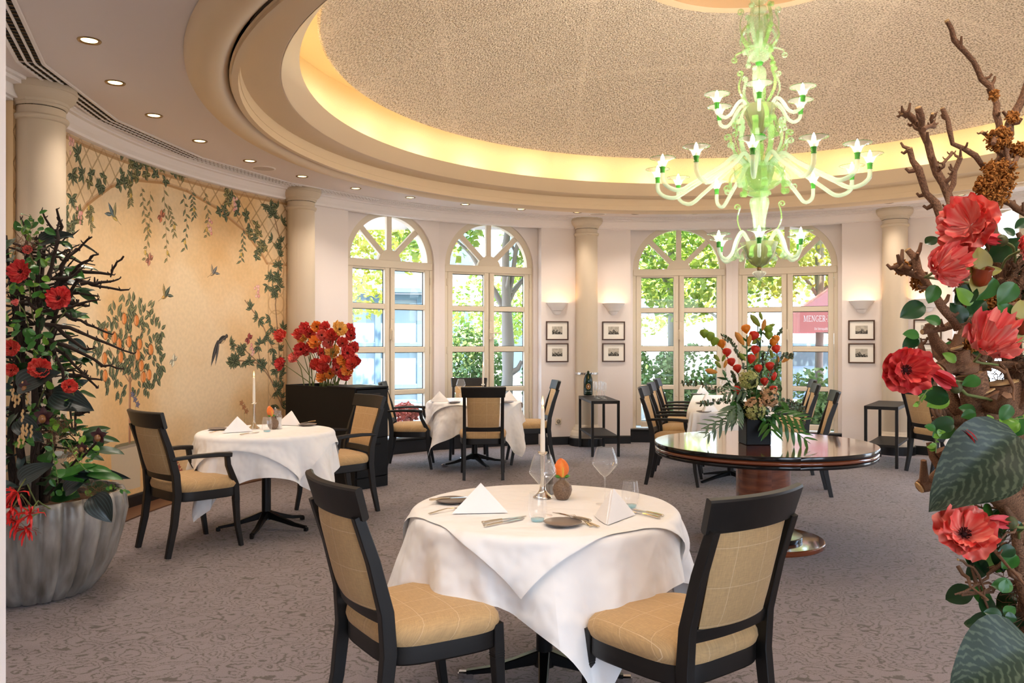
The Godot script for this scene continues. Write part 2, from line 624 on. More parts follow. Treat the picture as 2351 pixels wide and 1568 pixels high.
func build_ceiling() -> void:
	# flat ceiling with the round opening
	var b := MB.new()
	var n := 160
	var k := 0
	for s in n + 1:
		var a := TAU * s / n
		var dir := Vector3(sin(a), 0, cos(a))
		var c := Vector3(CX, 0, -CD)
		var tx: float = ((7.9 if dir.x > 0 else -3.9) - CX) / dir.x if absf(dir.x) > 1e-5 else 1e9
		var tz: float = ((4.8 if dir.z > 0 else -12.9) + CD) / dir.z if absf(dir.z) > 1e-5 else 1e9
		var t := minf(tx, tz)
		for y in [CEIL, CEIL + 0.12]:
			b.vert(c + dir * 4.15 + Vector3(0, y, 0))
			b.vert(c + dir * t + Vector3(0, y, 0))
	for s in n:
		k = s * 4
		b.quad(k, k + 4, k + 5, k + 1)
		b.quad(k + 2, k + 3, k + 7, k + 6)
	struct("ceiling", b, M.ceiling_paint)
	# half-round bead, step, fascia, soffit, lip
	var pr := []
	for i in 13:
		var t := PI * i / 12.0
		pr.append(Vector2(4.115 + cos(t) * 0.135, 3.235 - sin(t) * 0.105))
	struct("trim_4", ringmesh(pr), M.ring_paint)
	struct("trim_5", ringmesh([Vector2(3.985, 3.175), Vector2(3.972, 3.172), Vector2(3.972, 3.172), Vector2(3.972, 3.147), Vector2(3.972, 3.147), Vector2(3.93, 3.147), Vector2(3.93, 3.147), Vector2(3.925, 3.20), Vector2(3.925, 3.20), Vector2(3.92, 3.20), Vector2(3.92, 3.20), Vector2(3.92, 3.285)]), M.ring_paint)
	struct("trim_6", ringmesh([Vector2(3.925, 3.285), Vector2(3.67, 3.285), Vector2(3.67, 3.285), Vector2(3.655, 3.29)]), M.ring_paint)
	struct("trim_7", ringmesh([Vector2(3.66, 3.285), Vector2(3.54, 3.415), Vector2(3.54, 3.415), Vector2(3.565, 3.42), Vector2(3.565, 3.42), Vector2(3.68, 3.30), Vector2(3.88, 3.30)]), M.ring_paint)
	# lit cove behind the lip
	b = ringmesh([Vector2(3.86, 3.29), Vector2(3.86, 3.96)])
	for i in b.v.size(): b.uv[i] = Vector2(b.uv[i].x * 24.0, b.v[i].y)
	struct("wall_cove", b, M.gold_stucco)
	struct("ceiling_cove", ringmesh([Vector2(3.87, 3.96), Vector2(3.35, 3.99)]), M.ring_paint)
	# dome
	var dp := [Vector2(3.42, 3.99), Vector2(3.42, 3.70), Vector2(3.42, 3.70), Vector2(3.40, 3.69)]
	for i in 25:
		var t := i / 24.0
		var r := lerpf(3.40, 1.02, t)
		dp.append(Vector2(r, 3.69 + 0.84 * (1.0 - pow((r - 1.02) / 2.38, 2.0))))
	b = ringmesh(dp)
	b.planar(Vector3.RIGHT, Vector3.BACK)
	struct("ceiling_dome", b, M.dome_stucco)
	struct("trim_8", ringmesh([Vector2(1.03, 4.53), Vector2(1.03, 4.50), Vector2(1.03, 4.50), Vector2(0.92, 4.50), Vector2(0.92, 4.50), Vector2(0.92, 4.62)]), M.ring_paint)
	struct("ceiling_oculus", ringmesh([Vector2(1.0, 4.62), Vector2(0.01, 4.64)]), mat("oculus_gold", rgb(196, 140, 74), 0.6))
	b = MB.new()
	b.box(Vector3(2.0, 4.85, -4.0), Vector3(12.0, 0.16, 18.0))
	for x in [-3.9, 7.9]: b.box(Vector3(x, 4.1, -4.0), Vector3(0.2, 1.6, 18.0))
	for z in [4.9, -12.95]: b.box(Vector3(2.0, 4.1, z), Vector3(12.0, 1.6, 0.2))
	struct("roof", b, M.wall_paint)
	# lamps of the cove
	var t := thing("cove_light", "glowing strip of lamps hidden in the cove around the dome", "cove light", Vector3(CX, 0, -CD))
	b = MB.new()
	b.lathe([Vector2(3.62, 3.395), Vector2(3.66, 3.395), Vector2(3.66, 3.395), Vector2(3.66, 3.375), Vector2(3.66, 3.375), Vector2(3.62, 3.375)], 120)
	part(t, "lamp_strip", b, M.cove_glow)
	for i in 30:
		var a := TAU * (i + 0.3) / 30.0
		omni(t, Vector3(sin(a) * 3.64, 3.44, cos(a) * 3.64), COVE_E, Color(1.0, 0.93, 0.76), 0.03)

const COVE_E := 0.085

# ------------------------------------------------------------------ windows
const WW := 1.35      # opening width
const WS := 2.53      # springing height
const WB := 0.2       # foot of the opening

func build_windows() -> void:
	for i in WINS.size(): window(i, WINS[i])

func window(i: int, az: float) -> void:
	var xf := Transform3D(Basis(Vector3.UP, deg_to_rad(-az)), pol(az, 5.52))   # local: x to the right, +z into the room
	var b := MB.new()
	var half := 0.766
	var R := WW / 2
	var top := CEIL + 0.1
	var th := 0.3
	# wall panel with an arched opening, built of strips on both faces
	for z in [0.0, -th]:
		var rev: bool = z < 0.0
		var F := func(q: Array) -> void:
			var w := []
			for p in q: w.append(xf * Vector3(p.x, p.y, z))
			if rev: w.reverse()
			b.face(w)
		F.call([Vector2(-half, 0), Vector2(-R, 0), Vector2(-R, top), Vector2(-half, top)])
		F.call([Vector2(R, 0), Vector2(half, 0), Vector2(half, top), Vector2(R, top)])
		F.call([Vector2(-R, 0), Vector2(R, 0), Vector2(R, WB), Vector2(-R, WB)])
		for s in 32:
			var t0 := PI - PI * s / 32.0
			var t1 := PI - PI * (s + 1) / 32.0
			F.call([Vector2(cos(t0) * R, WS + sin(t0) * R), Vector2(cos(t1) * R, WS + sin(t1) * R), Vector2(cos(t1) * R, top), Vector2(cos(t0) * R, top)])
	var edge := [Vector2(-R, WB), Vector2(R, WB), Vector2(R, WS)]
	for s in range(1, 33): edge.append(Vector2(cos(PI * s / 32.0) * R, WS + sin(PI * s / 32.0) * R))
	for e in edge.size():
		var p0: Vector2 = edge[e]
		var p1: Vector2 = edge[(e + 1) % edge.size()]
		b.face([xf * Vector3(p0.x, p0.y, 0), xf * Vector3(p0.x, p0.y, -th), xf * Vector3(p1.x, p1.y, -th), xf * Vector3(p1.x, p1.y, 0)])
	struct("wall_bay", b, M.wall_paint)
	b = MB.new()
	b.cbox(xf * Vector3(0, 0.085, 0.012), Vector3(half * 2 + 0.01, 0.17, 0.05), 0.006, xf.basis)
	b.cbox(xf * Vector3(0, 0.185, -0.03), Vector3(half * 2 - 0.02, 0.03, 0.16), 0.006, xf.basis)
	struct("baseboard_window", b, M.black_skirting)
	# frame, fanlight and two glazed leaves
	var root := snode("window_%d" % (i + 1))
	root.transform = xf * Transform3D(Basis(), Vector3(0, 0, -0.08))
	var ri := R - 0.085
	var fr := PackedVector2Array([Vector2(-R, WB), Vector2(-R + 0.05, WB), Vector2(-R + 0.05, WS)])
	b = MB.new()
	for s in [-1.0, 1.0]:
		b.cbox(Vector3(s * (R - 0.025), (WB + WS) / 2, 0), Vector3(0.05, WS - WB, 0.09), 0.004)
	for s in 32:
		var t0 := PI * s / 32.0
		var t1 := PI * (s + 1) / 32.0
		var q := []
		for z in [0.045, -0.045]:
			for w in [[R, t0], [R, t1], [ri, t1], [ri, t0]]:
				q.append(Vector3(cos(w[1]) * w[0], WS + sin(w[1]) * w[0], z))
		b.face([q[0], q[1], q[2], q[3]])
		b.face([q[7], q[6], q[5], q[4]])
		b.face([q[3], q[2], q[6], q[7]])
	b.cbox(Vector3(0, WS - 0.035, 0.005), Vector3(WW - 0.02, 0.10, 0.1), 0.006)
	part(root, "frame", b, M.window_cream)
	b = MB.new()
	var hub := PackedVector2Array()
	for s in 17: hub.append(Vector2(cos(PI * s / 16.0) * 0.175, WS - 0.02 + sin(PI * s / 16.0) * 0.175))
	b.extrude(hub, 0.07, Transform3D(Basis(), Vector3(0, 0, -0.03)))
	part(root, "fanlight_hub", b, M.window_cream)
	for a in [45.0, 90.0, 135.0]:
		b = MB.new()
		var dir := Vector3(cos(deg_to_rad(a)), sin(deg_to_rad(a)), 0)
		b.cbox(Vector3(0, WS, 0) + dir * (0.15 + ri + 0.02) / 2, Vector3(ri - 0.13, 0.075, 0.06), 0.006, Basis(Vector3.BACK, deg_to_rad(a)))
		part(root, "glazing_bar", b, M.window_cream)
	for s in 4:
		b = MB.new()
		b.grid(6, 1, func(u, w):
			var e := Vector2.from_angle(PI / 4 * (s + u)) * lerpf(ri + 0.01, 0.16, w)
			return Vector3(e.x, WS + e.y, 0))
		part(root, "pane", b, M.pane_glass)
	var rows := [[2.42, 1.975], [1.905, 1.41], [1.335, 0.84], [0.775, 0.30]]
	for s in [-1.0, 1.0]:
		b = MB.new()
		var x0: float = s * 0.0015
		var x1: float = s * (R - 0.052)
		var mid := (x0 + x1) / 2
		var wid := absf(x1 - x0)
		b.cbox(Vector3(x0 + s * 0.0375, (WB + 2.48) / 2 + 0.02, 0.008), Vector3(0.075, 2.48 - WB - 0.04, 0.07), 0.006)
		b.cbox(Vector3(x1 - s * 0.0375, (WB + 2.48) / 2 + 0.02, 0.008), Vector3(0.075, 2.48 - WB - 0.04, 0.07), 0.006)
		var ys := [2.48, 2.42, 1.975, 1.905, 1.41, 1.335, 0.84, 0.775, 0.30, WB + 0.02]
		for r in 5:
			b.cbox(Vector3(mid, (ys[r * 2] + ys[r * 2 + 1]) / 2, 0.006), Vector3(wid - 0.14, ys[r * 2] - ys[r * 2 + 1], 0.06), 0.006)
		var leaf := part(root, "casement", b, M.window_cream)
		for r in rows:
			b = MB.new()
			var pw := wid / 2 - 0.065
			b.face([Vector3(mid - pw, r[1] - 0.005, 0), Vector3(mid + pw, r[1] - 0.005, 0), Vector3(mid + pw, r[0] + 0.005, 0), Vector3(mid - pw, r[0] + 0.005, 0)])
			part(leaf, "pane", b, M.pane_glass)
		b = MB.new()
		for r in rows:
			for e in [-1.0, 1.0]:
				b.box(Vector3(mid + e * (wid / 2 - 0.073), (r[0] + r[1]) / 2, -0.012), Vector3(0.008, r[0] - r[1], 0.02))
				b.box(Vector3(mid, (r[0] + r[1]) / 2 + e * ((r[0] - r[1]) / 2 - 0.003), -0.012), Vector3(wid - 0.15, 0.007, 0.02))
		part(leaf, "gasket", b, M.black_slot)
		for y in [0.42, 1.36, 2.3]:
			b = MB.new()
			b.cbox(Vector3(x1 + s * 0.01, y, 0.05), Vector3(0.014, 0.1, 0.016), 0.004)
			part(leaf, "hinge", b, M.window_cream)
		for y in [0.95, 2.05]:
			b = MB.new()
			b.cbox(Vector3(x0 + s * 0.036, y, 0.044), Vector3(0.032, 0.56, 0.006), 0.003)
			part(leaf, "raised_panel", b, M.window_cream)
	b = MB.new()
	b.cbox(Vector3(0.01, 1.58, 0.055), Vector3(0.032, 0.15, 0.03), 0.006)
	if i == 1: b.cbox(Vector3(0.07, 1.60, 0.085), Vector3(0.15, 0.018, 0.018), 0.005)
	else: b.cbox(Vector3(0.015, 1.56, 0.085), Vector3(0.018, 0.15, 0.018), 0.005)
	part(root, "handle", b, M.window_cream)
	b = MB.new()
	b.cbox(Vector3(0, (WB + 2.48) / 2, 0.046), Vector3(0.012, 2.48 - WB - 0.05, 0.01), 0.003)
	part(root, "astragal", b, mat("seam_brown", rgb(150, 132, 106), 0.6) if not M.has("seam_brown") else M.seam_brown)

# ------------------------------------------------------------------ fittings
func build_ceiling_fittings() -> void:
	# recessed spotlights in a ring
	var ring := MB.new()
	ring.lathe([Vector2(0.046, 0.004), Vector2(0.05, -0.004), Vector2(0.062, -0.007), Vector2(0.066, -0.002), Vector2(0.066, 0.0)], 28)
	var rm := ring.mesh()
	var lens := MB.new()
	lens.lathe([Vector2(0.0, -0.001), Vector2(0.044, -0.001), Vector2(0.048, 0.003)], 24)
	var lm := lens.mesh()
	for i in 37:
		var az := -111.1 + 9.8 * i
		if az > 240.0: break
		var p := pol(az, 4.76, CEIL)
		var t := thing("downlight", "small round recessed spotlight with bronze rim in the ceiling ring", "spotlight", p, 0, "ceiling spotlights")
		part(t, "rim", rm, M.brass_trim)
		part(t, "lens", lm, M.downlight_glow)
		var l := SpotLight3D.new()
		l.name = "spot_light"
		l.light_energy = DOWN_E
		l.light_color = Color(1.0, 0.935, 0.87)
		l.spot_angle = 58.0
		l.spot_angle_attenuation = 0.9
		l.spot_range = 12.0
		l.light_size = 0.045
		l.shadow_enabled = true
		t.add_child(l)
		l.position = Vector3(0, -0.02, 0)
		l.rotation_degrees.x = -90
	# slot diffusers: one straight piece every 15 degrees
	for i in 13:
		var a0 := -120.0 + 15.0 * i
		var p0 := pol(a0, 5.10)
		var p1 := pol(a0 + 15.0, 5.10)
		var mid := (p0 + p1) / 2 + Vector3(0, CEIL, 0)
		var len_ := p0.distance_to(p1)
		var dir := (p1 - p0).normalized()
		var t := thing("air_vent", "long white ceiling air vent with three dark slots", "air vent", mid, atan2(-dir.z, dir.x), "slot air vents round the ceiling")
		for s in 4:
			var b := MB.new()
			b.cbox(Vector3(0, -0.006, -0.006 - 0.048 * s), Vector3(len_ + (s - 0.2) * 0.012, 0.014, 0.014 if s % 3 else 0.022), 0.003)
			part(t, "vent_bar", b, M.white_trim)
		for s in 3:
			var b := MB.new()
			b.box(Vector3(0, -0.002, -0.03 - 0.048 * s), Vector3(len_, 0.003, 0.034))
			var slot := part(t, "slot", b, M.black_slot)
			b = MB.new()
			var nv := int(len_ / 0.055)
			for q in nv:
				b.box(Vector3((q + 0.5) * len_ / nv - len_ / 2, -0.006, -0.03 - 0.048 * s), Vector3(0.006, 0.006, 0.03))
			meta(part(slot, "vane_row", b, M.brass_trim), "", "", "", "stuff")
	# flush loudspeakers
	for q in [[605.0, 386.0, "curved painted wall"], [1372.0, 491.0, "pillar with the champagne table"]]:
		var d: float = FPX * (CEIL - EYE) / (784.0 - q[1])
		var p := at(q[0], q[1], d)
		var t := thing("ceiling_speaker", "round grey flush loudspeaker in the ceiling near the %s" % q[2], "loudspeaker", Vector3(p.x, CEIL, p.z), 0, "ceiling loudspeakers")
		var b := MB.new()
		b.lathe([Vector2(0.0, -0.008), Vector2(0.10, -0.007), Vector2(0.104, -0.006)], 32)
		part(t, "grille", b, mat("speaker_grey", rgb(196, 184, 174), 0.7))
		b = MB.new()
		b.lathe([Vector2(0.104, -0.006), Vector2(0.108, -0.010), Vector2(0.118, -0.006), Vector2(0.12, 0.0)], 32)
		part(t, "rim", b, M.white_trim)

const DOWN_E := 1.15
const SCONCE_E := 0.12

func build_walls_fittings() -> void:
	var n := 0
	for q in [[-14.2, "champagne table pillar, socket side"], [-5.3, "champagne table pillar, long table side"], [31.0, "empty side table's pillar, long table side"], [39.6, "empty side table's pillar, flower tree side"]]:
		var az: float = q[0]
		var t := thing("wall_lamp", "white plaster half bowl wall lamp on the %s" % q[1], "wall lamp", pol(az, 5.4, 1.86), deg_to_rad(-az), "plaster wall lamps")
		var b := MB.new()
		b.lathe([Vector2(0.0, 0.058), Vector2(0.05, 0.058), Vector2(0.082, 0.062), Vector2(0.082, 0.062), Vector2(0.1, 0.09), Vector2(0.135, 0.13), Vector2(0.165, 0.172), Vector2(0.165, 0.172), Vector2(0.155, 0.172), Vector2(0.155, 0.172), Vector2(0.09, 0.1), Vector2(0.0, 0.08)], 24, Vector3.ZERO, -PI / 2, PI / 2)
		for k in b.v.size(): b.v[k].z *= 0.72
		part(t, "bowl", b, M.plaster_white)
		b = MB.new()
		b.lathe([Vector2(0.0, 0.0), Vector2(0.03, 0.004), Vector2(0.055, 0.022), Vector2(0.068, 0.056), Vector2(0.068, 0.056), Vector2(0.0, 0.056)], 20, Vector3.ZERO, -PI / 2, PI / 2)
		for k in b.v.size(): b.v[k].z *= 0.72
		part(t, "knob", b, M.plaster_white)
		b = MB.new()
		b.ball(Vector3(0, 0.135, 0.05), Vector3(0.03, 0.03, 0.03))
		part(t, "bulb", b, M.sconce_glow)
		omni(t, Vector3(0, 0.135, 0.05), SCONCE_E, Color(1.0, 0.78, 0.55), 0.03)
		for k in 2:
			picture(az, 1.635 if k == 0 else 1.32, n, "upper" if k == 0 else "lower", q[1])
			n += 1
	# wall socket
	var t := thing("wall_socket", "cream wall power socket low on the pier by the window table", "socket", pol(-14.0, 5.4, 0.335), deg_to_rad(14.0))
	var b := MB.new()
	b.cbox(Vector3(0, 0, 0.006), Vector3(0.085, 0.085, 0.012), 0.004)
	part(t, "plate", b, M.socket_cream)
	b = MB.new()
	b.lathe([Vector2(0.028, 0.0), Vector2(0.028, 0.004), Vector2(0.022, 0.004), Vector2(0.022, 0.004), Vector2(0.021, 0.001), Vector2(0.0, 0.001)], 20)
	part(t, "insert", b, mat("socket_dark", rgb(120, 108, 92), 0.5), Transform3D(Basis(Vector3.RIGHT, PI / 2), Vector3(0, 0, 0.011)))

func picture(az: float, y: float, n: int, which: String, where: String) -> void:
	var w := 0.335
	var h := 0.272
	var t := thing("framed_print", "%s small framed engraving on the %s" % [which, where], "picture", pol(az, 5.4, y), deg_to_rad(-az), "framed engravings")
	var b := MB.new()
	for s in [-1.0, 1.0]:
		b.cbox(Vector3(s * (w / 2 - 0.009), 0, 0.012), Vector3(0.018, h, 0.022), 0.004)
		b.cbox(Vector3(0, s * (h / 2 - 0.009), 0.012), Vector3(w - 0.03, 0.018, 0.0215), 0.004)
	part(t, "frame", b, M.frame_brown)
	b = MB.new()
	b.box(Vector3(0, 0, 0.006), Vector3(w - 0.03, h - 0.03, 0.008))
	part(t, "mount", b, M.mount_cream)
	b = MB.new()
	b.face([Vector3(-0.078, -0.052, 0.0106), Vector3(0.078, -0.052, 0.0106), Vector3(0.078, 0.06, 0.0106), Vector3(-0.078, 0.06, 0.0106)])
	for k in 4: b.uv[k] = [Vector2(0, 1), Vector2(1, 1), Vector2(1, 0), Vector2(0, 0)][k]
	part(t, "print", b, etching(n))

func etching(n: int) -> StandardMaterial3D:
	var im := Image.create(64, 46, false, Image.FORMAT_RGB8)
	var a := noise(50 + n, 0.05, 4)
	var c := noise(80 + n, 0.5, 1)
	for y in 46:
		for x in 64:
			var hill := 22.0 + 14.0 * a.get_noise_2d(x * 1.0, 5.0) + absf(x - 22.0 - n * 4 % 20) * 0.3
			var v := 0.74 - 0.1 * a.get_noise_2d(x, y)
			if y > hill: v = 0.42 + 0.5 * a.get_noise_2d(x * 2.0, y * 2.0)
			if y > 34: v -= 0.1
			v += 0.12 * c.get_noise_2d(x * 2.0, y * 2.0)
			v = clampf(v, 0.08, 0.9)
			im.set_pixel(x, y, Color(v, v * 0.96, v * 0.88))
	var m := mat("etching_%d" % n, Color.WHITE, 0.9)
	m.albedo_texture = ImageTexture.create_from_image(im)
	return m

# ------------------------------------------------------------------ furniture
func chair_proto(arms: bool) -> Node3D:
	var W := 1.12 if arms else 1.0
	var t := thing("armchair" if arms else "dining_chair", "", "chair")
	t.set_meta("base_name", "armchair" if arms else "dining_chair")
	var wood: Material = M.dark_wood
	var fab: Material = M.fabric_gold
	for s in [-1.0, 1.0]:
		var x: float = s * 0.203 * W
		var b := MB.new()
		b.strap([Vector3(x * 1.02, 0, 0.275), Vector3(x, 0.22, 0.228), Vector3(x, 0.42, 0.205), Vector3(x, 0.56, 0.215), Vector3(x, 0.74, 0.262), Vector3(x, 0.9, 0.318)], [0.032, 0.036, 0.038, 0.036, 0.034, 0.033], [0.036, 0.046, 0.052, 0.05, 0.044, 0.038], Vector3.RIGHT)
		part(t, "back_post", b, wood)
		b = MB.new()
		x = s * 0.226 * W
		b.strap([Vector3(x * 1.03, 0, -0.256), Vector3(x * 1.0, 0.16, -0.228), Vector3(x, 0.3, -0.218), Vector3(x, 0.37, -0.216), Vector3(x, 0.455, -0.214)], [0.03, 0.035, 0.041, 0.043, 0.04], [0.03, 0.035, 0.041, 0.043, 0.04], Vector3.RIGHT)
		for g in 3:
			b.cbox(Vector3(x, 0.352 - g * 0.009, -0.2165), Vector3(0.0435, 0.004, 0.0435), 0.001)
		part(t, "leg", b, wood)
	var b := MB.new()
	var pts := []
	for i in 13:
		var u := i / 6.0 - 1.0
		pts.append(Vector3(0.23 * W * u, 0.943, 0.312 + 0.042 * (1 - u * u)))
	b.strap(pts, 0.118, 0.03, Vector3(0, 1, 0.33).normalized(), 0.006)
	part(t, "top_rail", b, wood)
	b = MB.new()
	pts = []
	for i in 9:
		var u := i / 4.0 - 1.0
		pts.append(Vector3(0.19 * W * u, 0.54, 0.212 + 0.018 * (1 - u * u)))
	b.strap(pts, 0.05, 0.028, Vector3(0, 1, 0.22).normalized(), 0.004)
	part(t, "lower_rail", b, wood)
	# upholstered back
	b = MB.new()
	var hw := 0.178 * W
	var back := func(u: float, w: float, sd: float) -> Vector3:
		var q := u * 2 - 1
		var p := w * 2 - 1
		var th := 0.008 + 0.016 * (1 - pow(absf(q), 5.0)) * (1 - pow(absf(p), 5.0))
		return Vector3(hw * q * (0.94 + 0.06 * w), 0.56 + 0.335 * w, 0.222 + 0.085 * w + 0.03 * (1 - q * q) + sd * th)
	b.grid(14, 12, func(u, w): return back.call(u, w, 1.0))
	b.grid(14, 12, func(u, w): return back.call(u, w, -1.0), true)
	b.planar(Vector3.RIGHT, Vector3.UP)
	part(t, "back_panel", b, fab)
	# seat
	b = MB.new()
	var plan := func(u: float, k: float, y: float) -> Vector3:
		var a := u * TAU
		var c := cos(a)
		var s := sin(a)
		var x := 0.25 * W * signf(c) * pow(absf(c), 0.45) * k
		var z := 0.235 * signf(s) * pow(absf(s), 0.5) * k
		return Vector3(x * (1.0 - 0.32 * z), y, z - 0.018)
	var prof := [[0.97, 0.43], [1.0, 0.44], [1.025, 0.46], [1.01, 0.482], [0.95, 0.502], [0.82, 0.514], [0.5, 0.522], [0.0, 0.525]]
	b.grid(48, 7, func(u, w): return plan.call(1.0 - u, prof[int(round(w * 7))][0], prof[int(round(w * 7))][1]))
	b.planar(Vector3.RIGHT, Vector3(0, 0.7, 1.0))
	part(t, "seat", b, fab)
	b = MB.new()
	var ap := [[0.93, 0.372], [0.985, 0.372], [0.99, 0.378], [0.99, 0.436], [0.985, 0.44], [0.9, 0.44]]
	b.grid(48, 5, func(u, w): return plan.call(1.0 - u, ap[int(round(w * 5))][0], ap[int(round(w * 5))][1]))
	part(t, "seat_rail", b, wood)
	if arms:
		for s in [-1.0, 1.0]:
			b = MB.new()
			b.strap([Vector3(s * 0.232, 0.672, 0.245), Vector3(s * 0.262, 0.682, 0.1), Vector3(s * 0.288, 0.682, -0.06), Vector3(s * 0.295, 0.674, -0.155)], [0.034, 0.042, 0.05, 0.052], [0.024, 0.026, 0.03, 0.032], Vector3.RIGHT, 0.006)
			part(t, "armrest", b, wood)
			b = MB.new()
			b.strap([Vector3(s * 0.29, 0.662, -0.13), Vector3(s * 0.286, 0.6, -0.138), Vector3(s * 0.272, 0.53, -0.172), Vector3(s * 0.256, 0.46, -0.208), Vector3(s * 0.253, 0.40, -0.216)], 0.034, [0.034, 0.036, 0.04, 0.044, 0.044], Vector3.RIGHT, 0.004)
			part(t, "arm_support", b, wood)
	return t

func cloth(R: float, H: float, side: float, corner: float, sd: int, off := 0.0, base := 99.0) -> MB:
	# square cloth over a round top: falls over the rim in folds, longest at its four corners
	var b := MB.new()
	var NA := 192
	var nr := 5
	var nh := 22
	var ph := float(sd) * 1.7
	for a in NA + 1:
		var g := TAU * a / NA
		var f := g - corner
		var s := side / sqrt(2.0) / (absf(cos(f)) + absf(sin(f)))
		var L := maxf(s - R, 0.004)
		var dir := Vector3(sin(g), 0, cos(g))
		if base < 90.0: f = g - base
		var cosx := cos(4 * f)
		for i in nr + 1:
			b.vert(dir * (R * i / nr) + Vector3(0, H + off, 0), Vector2(dir.x, dir.z) * (R * i / nr))
		for i in range(1, nh + 1):
			var l := L * i / nh
			var rho := 0.03
			var th := minf(l / rho, PI / 2)
			var rr := R + sin(th) * (rho + off)
			var yy := H + off - (1 - cos(th)) * (rho + off)
			var rest := maxf(l - rho * PI / 2, 0.0)
			var fold := (0.5 + 0.5 * cosx) * 0.20 + 0.05
			var wave := 0.2 * (pow(absf(cos(4 * f + 0.5 * sin(ph))), 0.7) - 0.6) + 0.19 * (pow(absf(cos(5.5 * f + ph)), 0.8) - 0.6) + 0.04 * cos(17 * f + ph * 2.3) + 0.03 * sin(3 * f + ph)
			var out := rest * (fold + wave * minf(1.0, rest * 6.0))
			out = maxf(out, -0.03)
			rr += out
			if off > 0.0: rr += 0.016 * smoothstep(0.35, 1.0, float(i) / nh) * minf(1.0, L / 0.06)
			yy -= sqrt(maxf(rest * rest - out * out, rest * rest * 0.5))
			var tw := rest * 0.35 * sin(4 * f + 0.4 * cos(ph)) * 0.35
			var d2 := Vector3(sin(g - tw), 0, cos(g - tw))
			b.vert(d2 * rr + Vector3(0, maxf(yy, 0.02), 0), Vector2(dir.x, dir.z) * (R + l))
	var row := nr + nh + 1
	for a in NA:
		for i in row - 1:
			var k := a * row + i
			b.quad(k, k + 1, k + row + 1, k + row)
	return b

func star_base(t: Node3D, n: int, a0: float, r: float, chrome_tips: bool, H := 0.74) -> void:
	var b := MB.new()
	b.lathe([Vector2(0, 0.07), Vector2(0.045, 0.07), Vector2(0.045, 0.07), Vector2(0.036, 0.12), Vector2(0.034, H - 0.02)], 20)
	part(t, "column", b, M.black_metal)
	for i in n:
		var g := a0 + TAU * i / n
		var dir := Vector3(sin(g), 0, cos(g))
		b = MB.new()
		b.strap([dir * 0.02 + Vector3(0, 0.11, 0), dir * r * 0.35 + Vector3(0, 0.08, 0), dir * r * 0.7 + Vector3(0, 0.045, 0), dir * r + Vector3(0, 0.03, 0)], [0.05, 0.042, 0.036, 0.034], [0.06, 0.04, 0.026, 0.02], dir.cross(Vector3.UP), 0.005)
		var f := part(t, "foot", b, M.black_metal)
		b = MB.new()
		if chrome_tips: b.cbox(dir * (r + 0.005) + Vector3(0, 0.018, 0), Vector3(0.034, 0.034, 0.07), 0.006, Basis(Vector3.UP, g))
		else: b.cbox(dir * r + Vector3(0, 0.016, 0), Vector3(0.03, 0.032, 0.034), 0.006, Basis(Vector3.UP, g))
		part(f, "glide", b, M.chrome if chrome_tips else M.black_metal)
	b = MB.new()
	for q in 2:
		b.cbox(Vector3(0, H - 0.03, 0), Vector3(0.5, 0.02, 0.04), 0.003, Basis(Vector3.UP, a0 + q * PI / 2))
	part(t, "spider", b, M.black_metal)

func round_table(x: float, d: float, R: float, H: float, n: int, a0: float, fr: float, tips: bool, what: String) -> Node3D:
	var t := thing("dining_table", "round pedestal table under a white cloth, %s" % what, "table", Vector3(x, 0, -d), 0, "clothed dining tables")
	star_base(t, n, a0, fr, tips, H - 0.03)
	var b := MB.new()
	b.lathe([Vector2(0, H - 0.03), Vector2(R - 0.012, H - 0.03), Vector2(R - 0.004, H - 0.024), Vector2(R - 0.004, H - 0.008), Vector2(R - 0.012, H - 0.003), Vector2(0, H - 0.003)], 48)
	part(t, "tabletop", b, M.black_metal)
	return t

func cloths(x: float, d: float, R: float, H: float, s1: float, c1: float, s2: float, c2: float, sd: int, what: String) -> void:
	var o := part(self, "tablecloth", cloth(R, H, s1, c1, sd), M.linen)
	o.position = Vector3(x, 0, -d)
	meta(o, "large white tablecloth over the table %s" % what, "tablecloth", "white tablecloths")
	o = part(self, "table_topper", cloth(R, H, s2, c2, sd, 0.006, c1), M.linen)
	o.position = Vector3(x, 0, -d)
	meta(o, "smaller white top cloth on the table %s" % what, "tablecloth", "white top cloths")

const T1 := [0.141, 3.57, 0.55, 0.755]
const T2 := [-1.95, 6.5, 0.5, 0.768]
const T3 := [-0.45, 9.83, 0.53, 0.768]
const T5 := [5.35, 9.3, 0.5, 0.768]
const N1 := "with the orange flower and brown vase"
const N2 := "beside the painted wall"
const N3 := "in front of the paired windows"
const N5 := "behind the flower tree"

